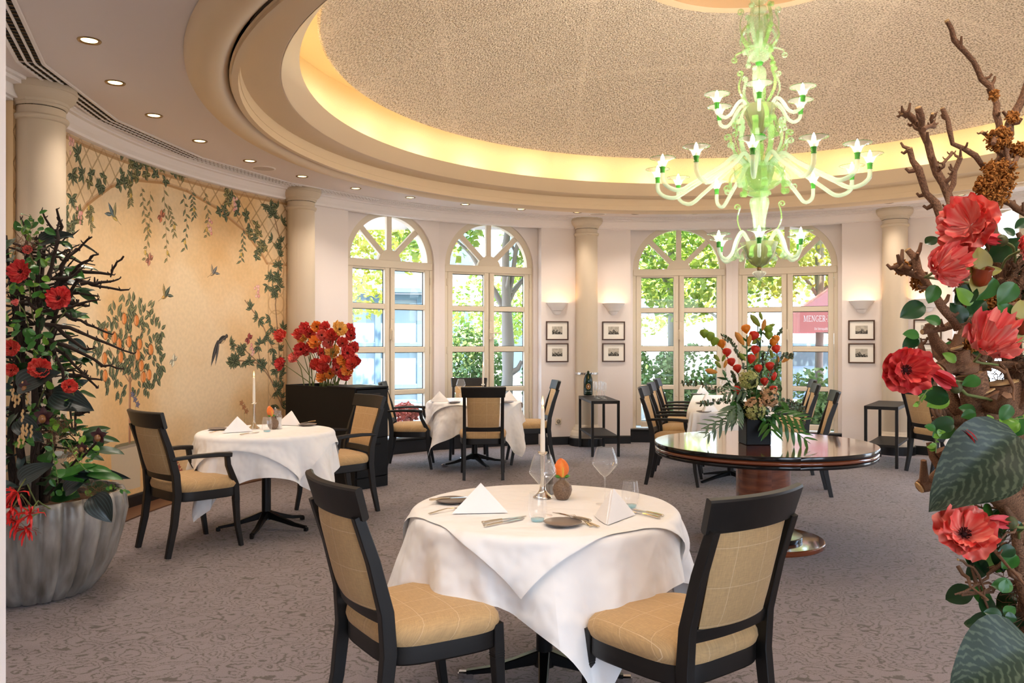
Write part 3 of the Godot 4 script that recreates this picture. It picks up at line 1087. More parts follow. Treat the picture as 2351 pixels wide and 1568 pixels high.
func build_furniture() -> void:
	var ch := chair_proto(false)
	var ar := chair_proto(true)
	# [proto, x, d, facing x, facing ahead, label]
	var spots := [
		[ch, -0.36, 3.06, 0.83, 0.55, "armless chair at the brown vase table with its back to the pewter planter"],
		[ch, 0.589, 2.896, -0.605, 0.797, "armless chair between the brown vase table and the flower tree"],
		[ar, -2.33, 5.93, 0.67, 0.74, "dark wood armchair with tan checked upholstery between the silver planter and the table"],
		[ar, -1.53, 7.15, -0.78, -0.64, "dark wood armchair with tan upholstery in front of the black sideboard"],
		[ch, -0.318, 9.0, -0.05, 1.0, "armless dark wood chair at the window table, its back to the room"],
		[ch, -0.55, 10.45, 0.05, -1.0, "armless dark wood chair at the window table, its back against the windows"],
		[ar, -1.2, 9.72, 1.0, 0.05, "dark wood armchair at the window table half hidden behind the sideboard"],
		[ch, 0.215, 10.05, -1.0, -0.12, "armless dark wood chair at the window table beside the wall socket"],
		[ar, 1.715, 8.62, 0.956, -0.29, "armchair on the champagne side of the long table, at the hall table end"],
		[ar, 1.95, 9.5, 0.956, -0.25, "armchair on the champagne side of the long table, in the middle"],
		[ar, 2.2, 10.5, 0.956, -0.25, "armchair on the champagne side of the long table, at the window end"],
		[ch, 2.82, 8.05, -0.97, 0.25, "armless chair at the long table between the hall table and the empty side table"],
		[ar, 3.12, 9.35, -0.97, 0.25, "armchair on the empty side table's side of the long table, in the middle"],
		[ar, 3.45, 10.35, -0.97, 0.25, "armchair on the empty side table's side of the long table, by the windows"],
		[ch, 4.82, 9.22, 0.98, 0.2, "armless chair between the empty side table and the flower tree"],
	]
	var used := {}
	for s in spots:
		var o: Node3D = s[0]
		if used.has(o):
			copy(o, Vector3(s[1], 0, -s[2]), facing(s[3], s[4]), s[5], "dark wood chairs")
		else:
			used[o] = true
			o.position = Vector3(s[1], 0, -s[2])
			o.rotation.y = facing(s[3], s[4])
			meta(o, s[5], "", "dark wood chairs")
	# tables and their cloths
	round_table(T1[0], T1[1], T1[2], T1[3], 4, 1.5, 0.34, true, N1)
	cloths(T1[0], T1[1], T1[2], T1[3], 1.62, 0.24, 1.1, -0.2, 1, N1)
	round_table(T2[0], T2[1], T2[2], T2[3], 5, 0.0, 0.36, false, N2)
	cloths(T2[0], T2[1], T2[2], T2[3], 1.6, 1.08, 1.2, 0.7, 2, N2)
	round_table(T3[0], T3[1], T3[2], T3[3], 4, 0.45, 0.38, true, N3)
	cloths(T3[0], T3[1], T3[2], T3[3], 1.68, 0.88, 1.12, 0.5, 3, N3)
	round_table(T5[0], T5[1], T5[2], T5[3], 4, 0.4, 0.36, true, N5)
	cloths(T5[0], T5[1], T5[2], T5[3], 1.5, 0.6, 1.05, 0.3, 4, N5)
	long_table()
	hall_table()
	sideboard()
	console(Vector3(1.16, 0, -11.0), atan2(0.08, 1.0), "carrying the champagne bottle")
	console(Vector3(4.6, 0, -10.02), -atan2(0.62, 0.95), "standing empty")

func long_table() -> void:
	var turn := -atan2(0.24, 0.97)
	var pos := Vector3(2.5, 0, -9.42)
	var t := thing("banquet_table", "long table under white cloths between two rows of chairs", "table", pos, turn)
	for z in [-0.75, 0.75]:
		var g := Node3D.new()
		g.name = "pedestal"
		t.add_child(g, true)
		g.position.z = z
		var b := MB.new()
		b.lathe([Vector2(0.04, 0.06), Vector2(0.034, 0.1), Vector2(0.034, 0.73)], 16)
		part(g, "column", b, M.black_metal)
		for i in 4:
			var a := 0.75 + TAU * i / 4
			var dir := Vector3(sin(a), 0, cos(a))
			b = MB.new()
			b.strap([Vector3(0, 0.09, 0), dir * 0.2 + Vector3(0, 0.06, 0), dir * 0.4 + Vector3(0, 0.02, 0)], [0.05, 0.04, 0.034], [0.05, 0.03, 0.02], dir.cross(Vector3.UP), 0.005)
			part(g, "foot", b, M.black_metal)
	var b := MB.new()
	b.cbox(Vector3(0, 0.75, 0), Vector3(0.82, 0.03, 2.5), 0.006)
	part(t, "tabletop", b, M.black_metal)
	for q in [[0.772, 0.43, 1.28, 0.30, 0.0, "under cloth reaching low"], [0.78, 0.436, 1.286, 0.2, 1.3, "short top cloth with corners"]]:
		b = MB.new()
		var n := 160
		var hx: float = q[1]
		var hz: float = q[2]
		var ring := func(g: float, k: float) -> Vector2:
			var c := cos(g)
			var s := sin(g)
			return Vector2(signf(c) * pow(absf(c), 0.22) * hx * k, signf(s) * pow(absf(s), 0.12) * hz * k)
		for a in n + 1:
			var g := TAU * a / n
			for i in 4:
				var e: Vector2 = ring.call(g, i / 3.0)
				b.vert(Vector3(e.x, q[0], e.y))
			var cn := pow(absf(sin(2 * g)), 3.0)
			var L: float = q[3] + 0.1 * cn + 0.03 * sin(5 * g + q[4])
			for i in range(1, 9):
				var l := L * i / 8
				var e: Vector2 = ring.call(g, 1.0)
				var o := Vector3(e.x / hx, 0, e.y / hz).normalized()
				b.vert(Vector3(e.x, q[0] - l, e.y) + o * (0.01 + l * (0.06 + 0.1 * cn + 0.06 * sin(22 * g + q[4]))))
		for a in n:
			for i in 11:
				var k := a * 12 + i
				b.quad(k, k + 12, k + 13, k + 1)
		var o := part(self, "long_tablecloth" if q[4] == 0.0 else "long_table_topper", b, M.linen)
		o.position = pos
		o.rotation.y = turn
		meta(o, "white linen %s over the long table" % q[5], "tablecloth")

func hall_table() -> void:
	var t := thing("hall_table", "large round polished mahogany table with black edges on a drum pedestal", "table", Vector3(1.85, 0, -6.03))
	var R := 0.79
	var H := 0.738
	var b := MB.new()
	b.lathe([Vector2(R - 0.02, H - 0.001), Vector2(R - 0.006, H), Vector2(0, H)], 96)
	b.planar(Vector3.RIGHT, Vector3.BACK)
	part(t, "tabletop", b, M.mahogany)
	b = MB.new()
	b.lathe([Vector2(0, H - 0.03), Vector2(R - 0.003, H - 0.03), Vector2(R - 0.003, H - 0.03), Vector2(R, H - 0.027), Vector2(R, H - 0.003), Vector2(R - 0.006, H)], 96)
	part(t, "edge_upper", b, M.black_lacquer)
	b = MB.new()
	b.lathe([Vector2(R - 0.03, H - 0.03), Vector2(R - 0.01, H - 0.034), Vector2(R - 0.004, H - 0.046), Vector2(R - 0.006, H - 0.058), Vector2(R - 0.03, H - 0.064)], 96)
	part(t, "apron", b, M.mahogany)
	b = MB.new()
	b.lathe([Vector2(0, H - 0.088), Vector2(R - 0.012, H - 0.088), Vector2(R - 0.012, H - 0.088), Vector2(R - 0.008, H - 0.084), Vector2(R - 0.008, H - 0.067), Vector2(R - 0.012, H - 0.064), Vector2(R - 0.05, H - 0.064)], 96)
	part(t, "edge_lower", b, M.black_lacquer)
	b = MB.new()
	b.lathe([Vector2(0.195, 0.06), Vector2(0.195, H - 0.08)], 48)
	part(t, "pedestal", b, M.mahogany)
	b = MB.new()
	b.lathe([Vector2(0.27, 0.036), Vector2(0.275, 0.04), Vector2(0.275, 0.064), Vector2(0.275, 0.064), Vector2(0.268, 0.07), Vector2(0.0, 0.07)], 48)
	part(t, "base_step", b, M.black_lacquer)
	b = MB.new()
	b.lathe([Vector2(0.425, 0.0), Vector2(0.43, 0.006), Vector2(0.43, 0.03), Vector2(0.43, 0.03), Vector2(0.424, 0.038), Vector2(0.0, 0.038)], 64)
	part(t, "base", b, M.mahogany)

func sideboard() -> void:
	# local x across (0.42 wide), -z along its 2.1 m length; origin at the floor in the middle of the drawer end
	var t := thing("sideboard", "tall black wooden sideboard divider with drawers at its end and a planting trough", "sideboard", Vector3(-1.42, 0, -8.285), facing(-0.741, 0.672))
	var bw: StandardMaterial3D = mat("black_oak", rgb(15, 15, 16), 0.6, 0.0, 0.35)
	var b := MB.new()
	b.cbox(Vector3(-0.2, 0.505, -0.62), Vector3(0.02, 1.01, 1.24), 0.003)
	b.cbox(Vector3(0.2, 0.505, -0.62), Vector3(0.02, 1.01, 1.24), 0.003)
	b.cbox(Vector3(0, 0.505, -1.23), Vector3(0.38, 1.01, 0.02), 0.003)
	b.cbox(Vector3(0, 0.46, -0.25), Vector3(0.38, 0.9, 0.46), 0.003)
	part(t, "carcass", b, bw)
	b = MB.new()
	b.cbox(Vector3(0, 1.013, -0.23), Vector3(0.424, 0.02, 0.48), 0.004)
	part(t, "top", b, bw)
	b = MB.new()
	b.box(Vector3(0, 0.84, -0.85), Vector3(0.38, 0.02, 0.76))
	part(t, "soil", b, mat("soil", rgb(34, 26, 20), 0.95))
	var y := [0.93, 0.66, 0.36, 0.10]
	var h := [0.14, 0.36, 0.33, 0.10]
	for i in 4:
		b = MB.new()
		b.cbox(Vector3(0, [0.928, 0.682, 0.31, 0.055][i], 0.008), Vector3(0.392, [0.132, 0.35, 0.386, 0.104][i], 0.018), 0.003)
		var dr := part(t, "drawer" if i < 3 else "kickboard", b, bw)
		if i < 3:
			b = MB.new()
			b.cbox(Vector3(0.02, [0.945, 0.80, 0.44][i], 0.0165), Vector3(0.16, 0.022, 0.004), 0.001)
			part(dr, "handle_slot", b, M.black_lacquer)

func console(pos: Vector3, turn: float, what: String) -> void:
	# local x = width, -z = depth
	var t := thing("side_table", "narrow black two-tier side table with square legs, %s" % what, "side table", pos, turn, "black side tables")
	var w := 0.37
	var dp := 1.02
	var H := 0.72
	var b := MB.new()
	b.cbox(Vector3(0, H - 0.006, 0), Vector3(w - 0.02, 0.012, dp - 0.02), 0.003)
	part(t, "tabletop", b, M.dark_wood)
	b = MB.new()
	for s in [-1.0, 1.0]:
		b.cbox(Vector3(s * (w / 2 - 0.011), H - 0.02, 0), Vector3(0.022, 0.04, dp), 0.003)
		b.cbox(Vector3(0, H - 0.02, s * (dp / 2 - 0.011)), Vector3(w, 0.04, 0.022), 0.003)
	part(t, "frame", b, M.dark_wood)
	b = MB.new()
	b.cbox(Vector3(0, 0.255, 0), Vector3(w - 0.03, 0.03, dp - 0.03), 0.003)
	part(t, "shelf", b, M.dark_wood)
	for sx in [-1.0, 1.0]:
		for sz in [-1.0, 1.0]:
			b = MB.new()
			b.cbox(Vector3(sx * (w / 2 - 0.017), H / 2 - 0.002, sz * (dp / 2 - 0.017)), Vector3(0.033, H - 0.006, 0.033), 0.003)
			part(t, "leg", b, M.dark_wood)

# ------------------------------------------------------------------ the wall painting (flat paint, drawn into a texture)
const MW := 1600
const MH := 1216
var mim: PackedByteArray

func mp(px: float, py: float) -> Vector2:
	var az := az_of(px, RW)
	var d := -pol(az, RW).z
	return Vector2((az + 100.5) / 44.3 * MW, (EYE - (py - 784.0) / FPX * d) / CEIL * MH)

func dab(x: int, y: int, c: Color, a: float) -> void:
	if x < 0 or y < 0 or x >= MW or y >= MH or a <= 0.0: return
	var i := (y * MW + x) * 3
	mim[i] = int(lerpf(mim[i], c.r8, a))
	mim[i + 1] = int(lerpf(mim[i + 1], c.g8, a))
	mim[i + 2] = int(lerpf(mim[i + 2], c.b8, a))

func mleaf(a: Vector2, b: Vector2, w: float, c: Color, al := 0.9) -> void:
	var L := a.distance_to(b)
	if L < 1.0: return
	var t := (b - a) / L
	var n := Vector2(-t.y, t.x)
	var lo := a.min(b) - Vector2(w, w)
	var hi := a.max(b) + Vector2(w, w)
	var dk := c.darkened(0.35)
	for y in range(int(lo.y), int(hi.y) + 1):
		for x in range(int(lo.x), int(hi.x) + 1):
			var q := Vector2(x, y) - a
			var u := q.dot(t) / L
			if u < 0.0 or u > 1.0: continue
			var s := q.dot(n)
			var hw := w * sin(PI * pow(u, 0.8))
			if absf(s) > hw: continue
			var k := c if s > 0 else dk
			if absf(s) < 0.8: k = c.lightened(0.35)
			if absf(s) > hw - 1.2: k = dk.darkened(0.25)
			dab(x, y, k, al)

func mline(p: Array, w: float, c: Color, al := 0.85) -> void:
	for i in p.size() - 1:
		var a: Vector2 = p[i]
		var b: Vector2 = p[i + 1]
		var L := maxf(a.distance_to(b), 0.01)
		var t := (b - a) / L
		var n := Vector2(-t.y, t.x)
		var lo := a.min(b) - Vector2(w, w)
		var hi := a.max(b) + Vector2(w, w)
		for y in range(int(lo.y), int(hi.y) + 1):
			for x in range(int(lo.x), int(hi.x) + 1):
				var q := Vector2(x, y) - a
				var u := clampf(q.dot(t), 0.0, L)
				var s := (q - t * u).length()
				if s < w * 0.5:
					dab(x, y, c.lightened(0.25) if q.dot(n) > w * 0.1 else c, al * clampf(w * 0.5 - s + 0.5, 0.0, 1.0))

func mblob(c: Vector2, rx: float, ry: float, k: Color, al := 0.9) -> void:
	for y in range(int(c.y - ry), int(c.y + ry) + 1):
		for x in range(int(c.x - rx), int(c.x + rx) + 1):
			var e := Vector2((x - c.x) / rx, (y - c.y) / ry).length()
			if e < 1.0: dab(x, y, k.darkened(0.3) if e > 0.82 else (k.lightened(0.25) if (x - c.x) < -rx * 0.2 else k), al)

func mring(c: Vector2, r: float, w: float, k: Color, al := 0.6) -> void:
	for y in range(int(c.y - r - w), int(c.y + r + w) + 1):
		for x in range(int(c.x - r - w), int(c.x + r + w) + 1):
			if absf(Vector2(x - c.x, y - c.y).length() - r) < w * 0.5: dab(x, y, k, al)

func mpoly(q: Array, k: Color, al := 0.9) -> void:
	var p := PackedVector2Array(q)
	var lo := p[0]
	var hi := p[0]
	for e in p:
		lo = lo.min(e); hi = hi.max(e)
	for y in range(int(lo.y), int(hi.y) + 1):
		for x in range(int(lo.x), int(hi.x) + 1):
			if Geometry2D.is_point_in_polygon(Vector2(x, y), p): dab(x, y, k, al)

func spray(c: Vector2, dir: float, n: int, L: float, w: float, col: Color, spread := 2.2) -> void:
	for i in n:
		var a := dir + spread * ((i + 0.5) / n - 0.5) + rng.randf_range(-0.2, 0.2)
		var l := L * rng.randf_range(0.75, 1.15)
		mleaf(c, c + Vector2.from_angle(a) * l, w * l / L, col.lerp(rgb(120, 112, 60), rng.randf() * 0.45))

func twig(p: Array, w: float, col: Color, leafc: Color, n: int, L: float) -> void:
	mline(p, w, col)
	for i in n:
		var f := (i + 0.5) / n * (p.size() - 1)
		var k := int(f)
		var q: Vector2 = (p[k] as Vector2).lerp(p[k + 1], f - k)
		var dir: float = ((p[k + 1] - p[k]) as Vector2).angle()
		var s := -1.0 if i % 2 else 1.0
		var a := dir + s * rng.randf_range(0.5, 1.1)
		mleaf(q, q + Vector2.from_angle(a) * L * rng.randf_range(0.7, 1.2), L * 0.16, leafc.lerp(rgb(130, 120, 62), rng.randf() * 0.5))

func bird(px: float, py: float, wing: Color, body: Color, k: float, flip := 1.0) -> void:
	var c := mp(px, py)
	mleaf(c + Vector2(-16 * flip, -6) * k, c + Vector2(20 * flip, 10) * k, 6 * k, body)
	mleaf(c, c + Vector2(26 * flip, 34) * k, 7 * k, wing)
	mleaf(c, c + Vector2(-6 * flip, 40) * k, 6 * k, body.lerp(wing, 0.4))
	mleaf(c + Vector2(10 * flip, 6) * k, c + Vector2(42 * flip, 4) * k, 5 * k, wing)
	mline([c + Vector2(-16 * flip, -6) * k, c + Vector2(-30 * flip, -14) * k], 1.6, rgb(90, 70, 50))

func mural_material() -> StandardMaterial3D:
	var m := mat("mural", Color.WHITE, 0.75)
	rng.seed = 41
	mim = PackedByteArray()
	mim.resize(MW * MH * 3)
	var n1 := noise(61, 0.006, 4).get_image(MW / 4, MH / 4).get_data()
	var n2 := noise(62, 0.05, 3).get_image(MW, MH).get_data()
	# arch over the garden, as picture points
	var arch := []
	for q in [[105, 640], [135, 565], [165, 515], [200, 468], [255, 427], [310, 412], [370, 418], [430, 438], [500, 478], [560, 528], [598, 578], [613, 604]]: arch.append(mp(q[0], q[1]))
	var yarch := PackedFloat32Array()
	yarch.resize(MW)
	for x in MW:
		var y: float = arch[0].y
		for i in arch.size() - 1:
			if x >= arch[i].x and x <= arch[i + 1].x:
				y = lerpf(arch[i].y, arch[i + 1].y, (x - arch[i].x) / (arch[i + 1].x - arch[i].x))
		if x > arch[arch.size() - 1].x: y = arch[arch.size() - 1].y
		yarch[x] = y
	var per := 66.0
	for y in MH:
		for x in MW:
			var i := (y * MW + x) * 3
			var t: float = n1[(y / 4) * (MW / 4) + x / 4] / 255.0
			var s: float = n2[y * MW + x] / 255.0
			t = clampf((t - 0.25) * 1.6, 0.0, 1.0)
			var k := 0.97 + 0.06 * s
			var r := (230.0 - 12.0 * t) * k
			var g := (204.0 - 28.0 * t) * k
			var b := (164.0 - 44.0 * t) * k
			if y > yarch[x]:
				var fa := absf(fposmod((x + y * 0.82) / per, 1.0) - 0.5)
				var fb := absf(fposmod((x - y * 0.82) / per, 1.0) - 0.5)
				if fa < 0.05 or fb < 0.05:
					var dk := 0.70 if (fa < 0.05 and fa > 0.025) or (fb < 0.05 and fb > 0.025) else 0.86
					r *= dk; g *= dk * 0.95; b *= dk * 0.88
			mim[i] = int(minf(r, 255)); mim[i + 1] = int(minf(g, 255)); mim[i + 2] = int(minf(b, 255))
	var cane := rgb(172, 122, 72)
	mline(arch, 15, cane, 0.75)
	var top := 3.07 / CEIL * MH
	mline([Vector2(0, top), Vector2(MW, top)], 18, rgb(166, 122, 76), 0.7)
	mline([mp(613, 604), Vector2(MW, mp(613, 604).y)], 10, cane, 0.7)
	for px in [616.0, 651.0]: mline([Vector2(mp(px, 700).x, mp(613, 604).y), Vector2(mp(px, 700).x, 60)], 8, rgb(186, 146, 98), 0.6)
	for k in 13:
		mring(Vector2(mp(634, 700).x, mp(634, 620).y - k * 72.0), 44, 6, rgb(190, 150, 104))
	var green := rgb(62, 84, 50)
	var olive := rgb(122, 116, 58)
	var brown := rgb(128, 92, 58)
	# vines over the arch and strands hanging from it
	for i in 26:
		var f := rng.randf() * (arch.size() - 2) + 0.6
		var k := int(f)
		var q: Vector2 = (arch[k] as Vector2).lerp(arch[k + 1], f - k) + Vector2(rng.randf_range(-25, 25), rng.randf_range(-10, 95))
		for e in 3:
			spray(q + Vector2(rng.randf_range(-30, 30), rng.randf_range(-30, 30)), rng.randf() * TAU, 4, 26, 8, green if rng.randf() < 0.6 else olive, 5.2)
	for s in [[207, 470, 212, 525], [205, 470, 203, 500], [325, 430, 340, 545], [345, 440, 333, 600], [376, 430, 384, 600], [420, 440, 424, 575], [385, 470, 400, 540], [470, 440, 474, 545], [558, 525, 553, 602], [300, 430, 300, 470], [440, 440, 445, 500]]:
		var a := mp(s[0], s[1])
		var b := mp(s[2], s[3])
		var mid := (a + b) / 2 + Vector2(rng.randf_range(-18, 18), 0)
		twig([a, mid, b], 2.2, brown, green if rng.randf() < 0.5 else olive, 12, 27)
		mblob(b + Vector2(0, 30), 7, 9, rgb(206, 166, 72))
	for s in [[182, 495], [165, 340], [480, 520], [590, 668], [577, 805], [540, 470]]:
		for e in 9: mblob(mp(s[0], s[1]) + Vector2(rng.randf_range(-14, 14), rng.randf_range(-26, 26)), 6, 7, rgb(224, 140, 130).lerp(rgb(236, 190, 180), rng.randf()))
	# orange tree in a painted tub
	mpoly([mp(254, 1032), mp(322, 1016), mp(322, 1118), mp(258, 1136)], rgb(196, 186, 168), 0.8)
	mpoly([mp(252, 1030), mp(322, 1014), mp(322, 1022), mp(252, 1040)], rgb(150, 140, 124), 0.8)
	mpoly([mp(258, 1031), mp(320, 1016), mp(316, 1010), mp(266, 1022)], rgb(110, 108, 84), 0.8)
	mline([mp(297, 1014), mp(298, 870)], 13, rgb(150, 96, 62))
	for s in [[298, 880, 250, 800], [298, 880, 345, 800], [298, 870, 300, 720], [298, 880, 270, 740], [298, 880, 330, 740]]: mline([mp(s[0], s[1]), mp(s[2], s[3])], 5, brown)
	for i in 330:
		var g := rng.randf() * TAU
		var r := sqrt(rng.randf())
		var px := 299 + cos(g) * r * 82
		var py := 800 + sin(g) * r * 116
		if py > 850 and absf(px - 300) < 30 and rng.randf() < 0.75: continue
		if py < 740 and absf(px - 300) > 62: continue
		var c := mp(px, py)
		var a := -PI / 2 + rng.randf_range(-1.0, 1.0) + (PI if py < 760 and rng.randf() < 0.6 else 0.0)
		mleaf(c, c + Vector2.from_angle(a) * rng.randf_range(24, 38), rng.randf_range(6, 9), rgb(70, 84, 50).lerp(rgb(150, 146, 92), clampf((790.0 - py) / 130.0, 0.0, 1.0) * 0.7 + rng.randf() * 0.25), 0.92)
	for s in [[242, 767], [262, 775], [273, 790], [296, 785], [320, 790], [346, 803], [316, 815], [277, 820], [240, 823], [324, 840], [241, 863], [329, 866], [342, 861], [285, 732], [313, 736]]:
		mblob(mp(s[0], s[1]), 15, 20, rgb(222, 130, 58), 0.92)
	# climbing shrub by the right-hand trellis
	for s in [[648, 935, 612, 850, 560, 802, 528, 790], [648, 930, 625, 800, 600, 740, 562, 690], [645, 930, 640, 800, 632, 700, 640, 620], [640, 900, 600, 840, 590, 800, 610, 770], [635, 640, 645, 560, 630, 500, 610, 470], [560, 802, 545, 820, 535, 830, 530, 840], [595, 835, 565, 830, 545, 828, 535, 832]]:
		var p := []
		for e in 4: p.append(mp(s[e * 2], s[e * 2 + 1]))
		mline(p, 6, brown)
		for e in 9:
			var f := rng.randf() * 2.99
			var q: Vector2 = (p[int(f)] as Vector2).lerp(p[int(f) + 1], f - int(f))
			spray(q, rng.randf() * TAU, 4, 34, 6, green, 2.4)
	for i in 26: spray(mp(rng.randf_range(612, 652), rng.randf_range(470, 930)), rng.randf() * TAU, 4, 34, 6, green, 2.6)
	for s in [[130, 355], [165, 400], [180, 355], [190, 400], [140, 450], [165, 455]]: spray(mp(s[0], s[1]), rng.randf() * TAU, 6, 36, 7, green, 4.5)
	# birds, butterflies, small flowers
	bird(262, 500, rgb(74, 100, 110), rgb(206, 172, 80), 1.3, -1)
	bird(488, 630, rgb(96, 100, 104), rgb(200, 160, 110), 1.0)
	bird(378, 682, rgb(58, 78, 62), rgb(214, 160, 70), 1.2)
	var h := mp(520, 772)
	mleaf(h, mp(497, 790), 13, rgb(38, 38, 40)); mleaf(mp(500, 780), mp(484, 842), 9, rgb(32, 34, 38)); mleaf(mp(503, 780), mp(494, 840), 6, rgb(52, 54, 58)); mblob(h, 8, 8, rgb(38, 36, 36)); mleaf(mp(516, 780), mp(506, 790), 6, rgb(224, 190, 140))
	for s in [[343, 596, 196, 120, 90], [571, 778, 160, 50, 46], [398, 828, 236, 226, 196], [370, 497, 216, 120, 80]]:
		var c := mp(s[0], s[1])
		var k := rgb(s[2], s[3], s[4])
		for a in [0.6, 1.4, 3.6, 4.4]: mleaf(c, c + Vector2.from_angle(a) * 26, 9, k)
	for s in [[560, 925, 214, 128, 66], [205, 985, 214, 160, 62], [310, 905, 92, 92, 130], [410, 1062, 190, 60, 40]]:
		var c := mp(s[0], s[1])
		mline([c, c + Vector2(3, -90)], 1.6, rgb(120, 118, 70), 0.6)
		for e in 3:
			for a in 5: mleaf(c + Vector2(e * 14 - 14, -e * 18), c + Vector2(e * 14 - 14, -e * 18) + Vector2.from_angle(a * 1.26) * 14, 4, rgb(s[2], s[3], s[4]))
	for s in [[130, 700, 150, 760], [150, 660, 168, 700]]: twig([mp(s[0], s[1]), mp(s[2], s[3])], 2, rgb(150, 150, 120), rgb(140, 158, 140), 12, 26)
	m.albedo_texture = ImageTexture.create_from_image(Image.create_from_data(MW, MH, false, Image.FORMAT_RGB8, mim))
	mim = PackedByteArray()
	return m

# ------------------------------------------------------------------ green glass chandelier
const BULB_E := 0.18

func spiral(c: Vector3, ex: Vector3, ey: Vector3, r: float, turns: float, n: int, a0: float) -> Array:
	var p := []
	for i in n + 1:
		var t := float(i) / n
		var a := a0 + turns * TAU * t
		var k := r * (1.0 - 0.72 * t)
		p.append(c + ex * cos(a) * k + ey * sin(a) * k)
	return p

func scroll(g: float, r0: float, y0: float, r1: float, y1: float, curl: float, w: float, outward := 1.0) -> MB:
	# flat glass ribbon from (r0, y0) rising or falling to (r1, y1), ending in a curl
	var e := Vector3(sin(g), 0, cos(g))
	var b := MB.new()
	var p := []
	for i in 9:
		var t := i / 8.0
		var r := lerpf(r0, r1, t) + 0.06 * sin(t * PI) * outward
		p.append(e * r + Vector3(0, lerpf(y0, y1, t), 0))
	var up := signf(y1 - y0)
	var last := e * r1 + Vector3(0, y1, 0)
	p.append_array(spiral(last + e * curl, e, Vector3.UP * up, curl, -1.15, 14, PI).slice(1))
	b.strap(p, w, 0.007, e.cross(Vector3.UP), 0.003)
	return b

func build_chandelier() -> void:
	var pale := glassy("green_glass_pale", rgb(186, 228, 176), 0.32, 0.05)
	var mid := glassy("green_glass", rgb(146, 206, 104), 0.34, 0.05)
	var milky := glassy("milky_mint_glass", rgb(208, 236, 208), 0.42, 0.06)
	var deep := mat("green_glass_deep", rgb(64, 150, 50), 0.08)
	var clear := glassy("clear_ribbed_glass", rgb(236, 246, 230), 0.34, 0.03)
	var olive := glassy("smoky_green_glass", rgb(124, 128, 84), 0.7, 0.08)
	var t := thing("chandelier", "large tiered pale green blown glass chandelier with curled arms and candle bulbs", "chandelier", Vector3(1.963, 0, -6.5))
	var Y := func(py: float) -> float: return EYE - (py - 784.0) / 289.2
	var lat := func(n: String, prof: Array, m: Material, ribs := 0, amp := 0.0) -> void:
		var b := MB.new()
		var q := []
		for e in prof: q.append(Vector2(e[0] / 289.2, Y.call(e[1])))
		q.reverse()
		b.lathe(q, 48, Vector3.ZERO, 0, TAU, ribs, amp)
		part(t, n, b, m)
	var b := MB.new()
	b.tube([Vector3(0, 4.63, 0), Vector3(0, Y.call(600.0), 0)], 0.005, 8)
	part(t, "stem", b, mat("stem_brown", rgb(176, 178, 130), 0.3, 0.4))
	b = MB.new()
	b.lathe([Vector2(0.03, 4.52), Vector2(0.06, 4.54), Vector2(0.085, 4.6), Vector2(0.085, 4.635)], 24)
	part(t, "canopy", b, M.brass_trim)
	lat.call("glass_ball", [[3, -60], [14, -56], [20, -30], [22, -8], [18, 4], [8, 11], [4, 12]], pale, 16, 0.05)
	lat.call("glass_ball", [[6, 15], [16, 18], [17, 26], [13, 31], [6, 32]], pale, 16, 0.05)
	lat.call("glass_baluster", [[12, 34], [15, 38], [16, 52], [12, 74], [10, 100], [8, 118]], pale, 14, 0.06)
	lat.call("glass_bowl", [[29, 108], [29, 112], [27, 126], [19, 138], [8, 145], [3, 147]], pale, 20, 0.05)
	lat.call("glass_knob", [[4, 140], [9, 144], [7, 150], [3, 152]], deep)
	lat.call("glass_baluster", [[5, 150], [14, 160], [16, 176], [12, 192], [8, 204], [10, 232], [8, 250]], pale, 14, 0.06)
	lat.call("glass_bowl", [[37, 244], [36, 250], [31, 268], [23, 288], [13, 303], [6, 310]], olive, 22, 0.05)
	lat.call("glass_knob", [[6, 306], [13, 310], [15, 315], [10, 322], [6, 324]], deep)
	lat.call("glass_column", [[9, 322], [11, 340], [10, 360], [9, 384]], mid, 12, 0.06)
	lat.call("glass_bowl", [[57, 383], [55, 392], [54, 406], [46, 422], [30, 434], [12, 439], [5, 440]], mid, 26, 0.04)
	lat.call("glass_bowl", [[34, 386], [32, 398], [24, 424], [10, 436]], olive, 20, 0.05)
	lat.call("glass_knob", [[8, 436], [24, 440], [26, 447], [12, 452], [6, 453]], mid, 18, 0.08)
	lat.call("glass_baluster", [[10, 452], [20, 456], [22, 466], [17, 490], [11, 520], [8, 552], [10, 562]], pale, 14, 0.07)
	lat.call("glass_bowl", [[42, 557], [40, 562], [35, 576], [29, 592], [18, 606], [6, 613], [3, 614]], olive, 22, 0.05)
	lat.call("glass_knob", [[3, 612], [6, 615], [5, 621], [3, 622]], M.brass_trim)
	lat.call("finial", [[4, 621], [14, 624], [15, 629], [8, 636], [3, 640], [4, 643], [0, 644]], clear, 12, 0.1)
	# arms: [count, first angle, root y, reach, dip, cup y, tube radius, cup scale]
	var cup := MB.new()
	cup.lathe([Vector2(0.02, 0.0), Vector2(0.03, 0.012), Vector2(0.037, 0.032), Vector2(0.05, 0.052), Vector2(0.078, 0.067), Vector2(0.105, 0.074), Vector2(0.108, 0.073)], 40, Vector3.ZERO, 0, TAU, 20, 0.05)
	var cupm := cup.mesh()
	var rim := MB.new()
	var rp := []
	for i in 41: rp.append(Vector3(sin(TAU * i / 40.0) * 0.1035, 0.0735, cos(TAU * i / 40.0) * 0.1035))
	rim.tube(rp, 0.0016, 5, false)
	var rimm := rim.mesh()
	var bulb := MB.new()
	bulb.lathe([Vector2(0.004, 0.028), Vector2(0.012, 0.034), Vector2(0.0165, 0.055), Vector2(0.015, 0.075), Vector2(0.008, 0.097), Vector2(0.001, 0.108)], 14)
	var bulbm := bulb.mesh()
	var sock := MB.new()
	sock.lathe([Vector2(0.0, 0.0), Vector2(0.012, 0.0), Vector2(0.0115, 0.032), Vector2(0.0, 0.034)], 12)
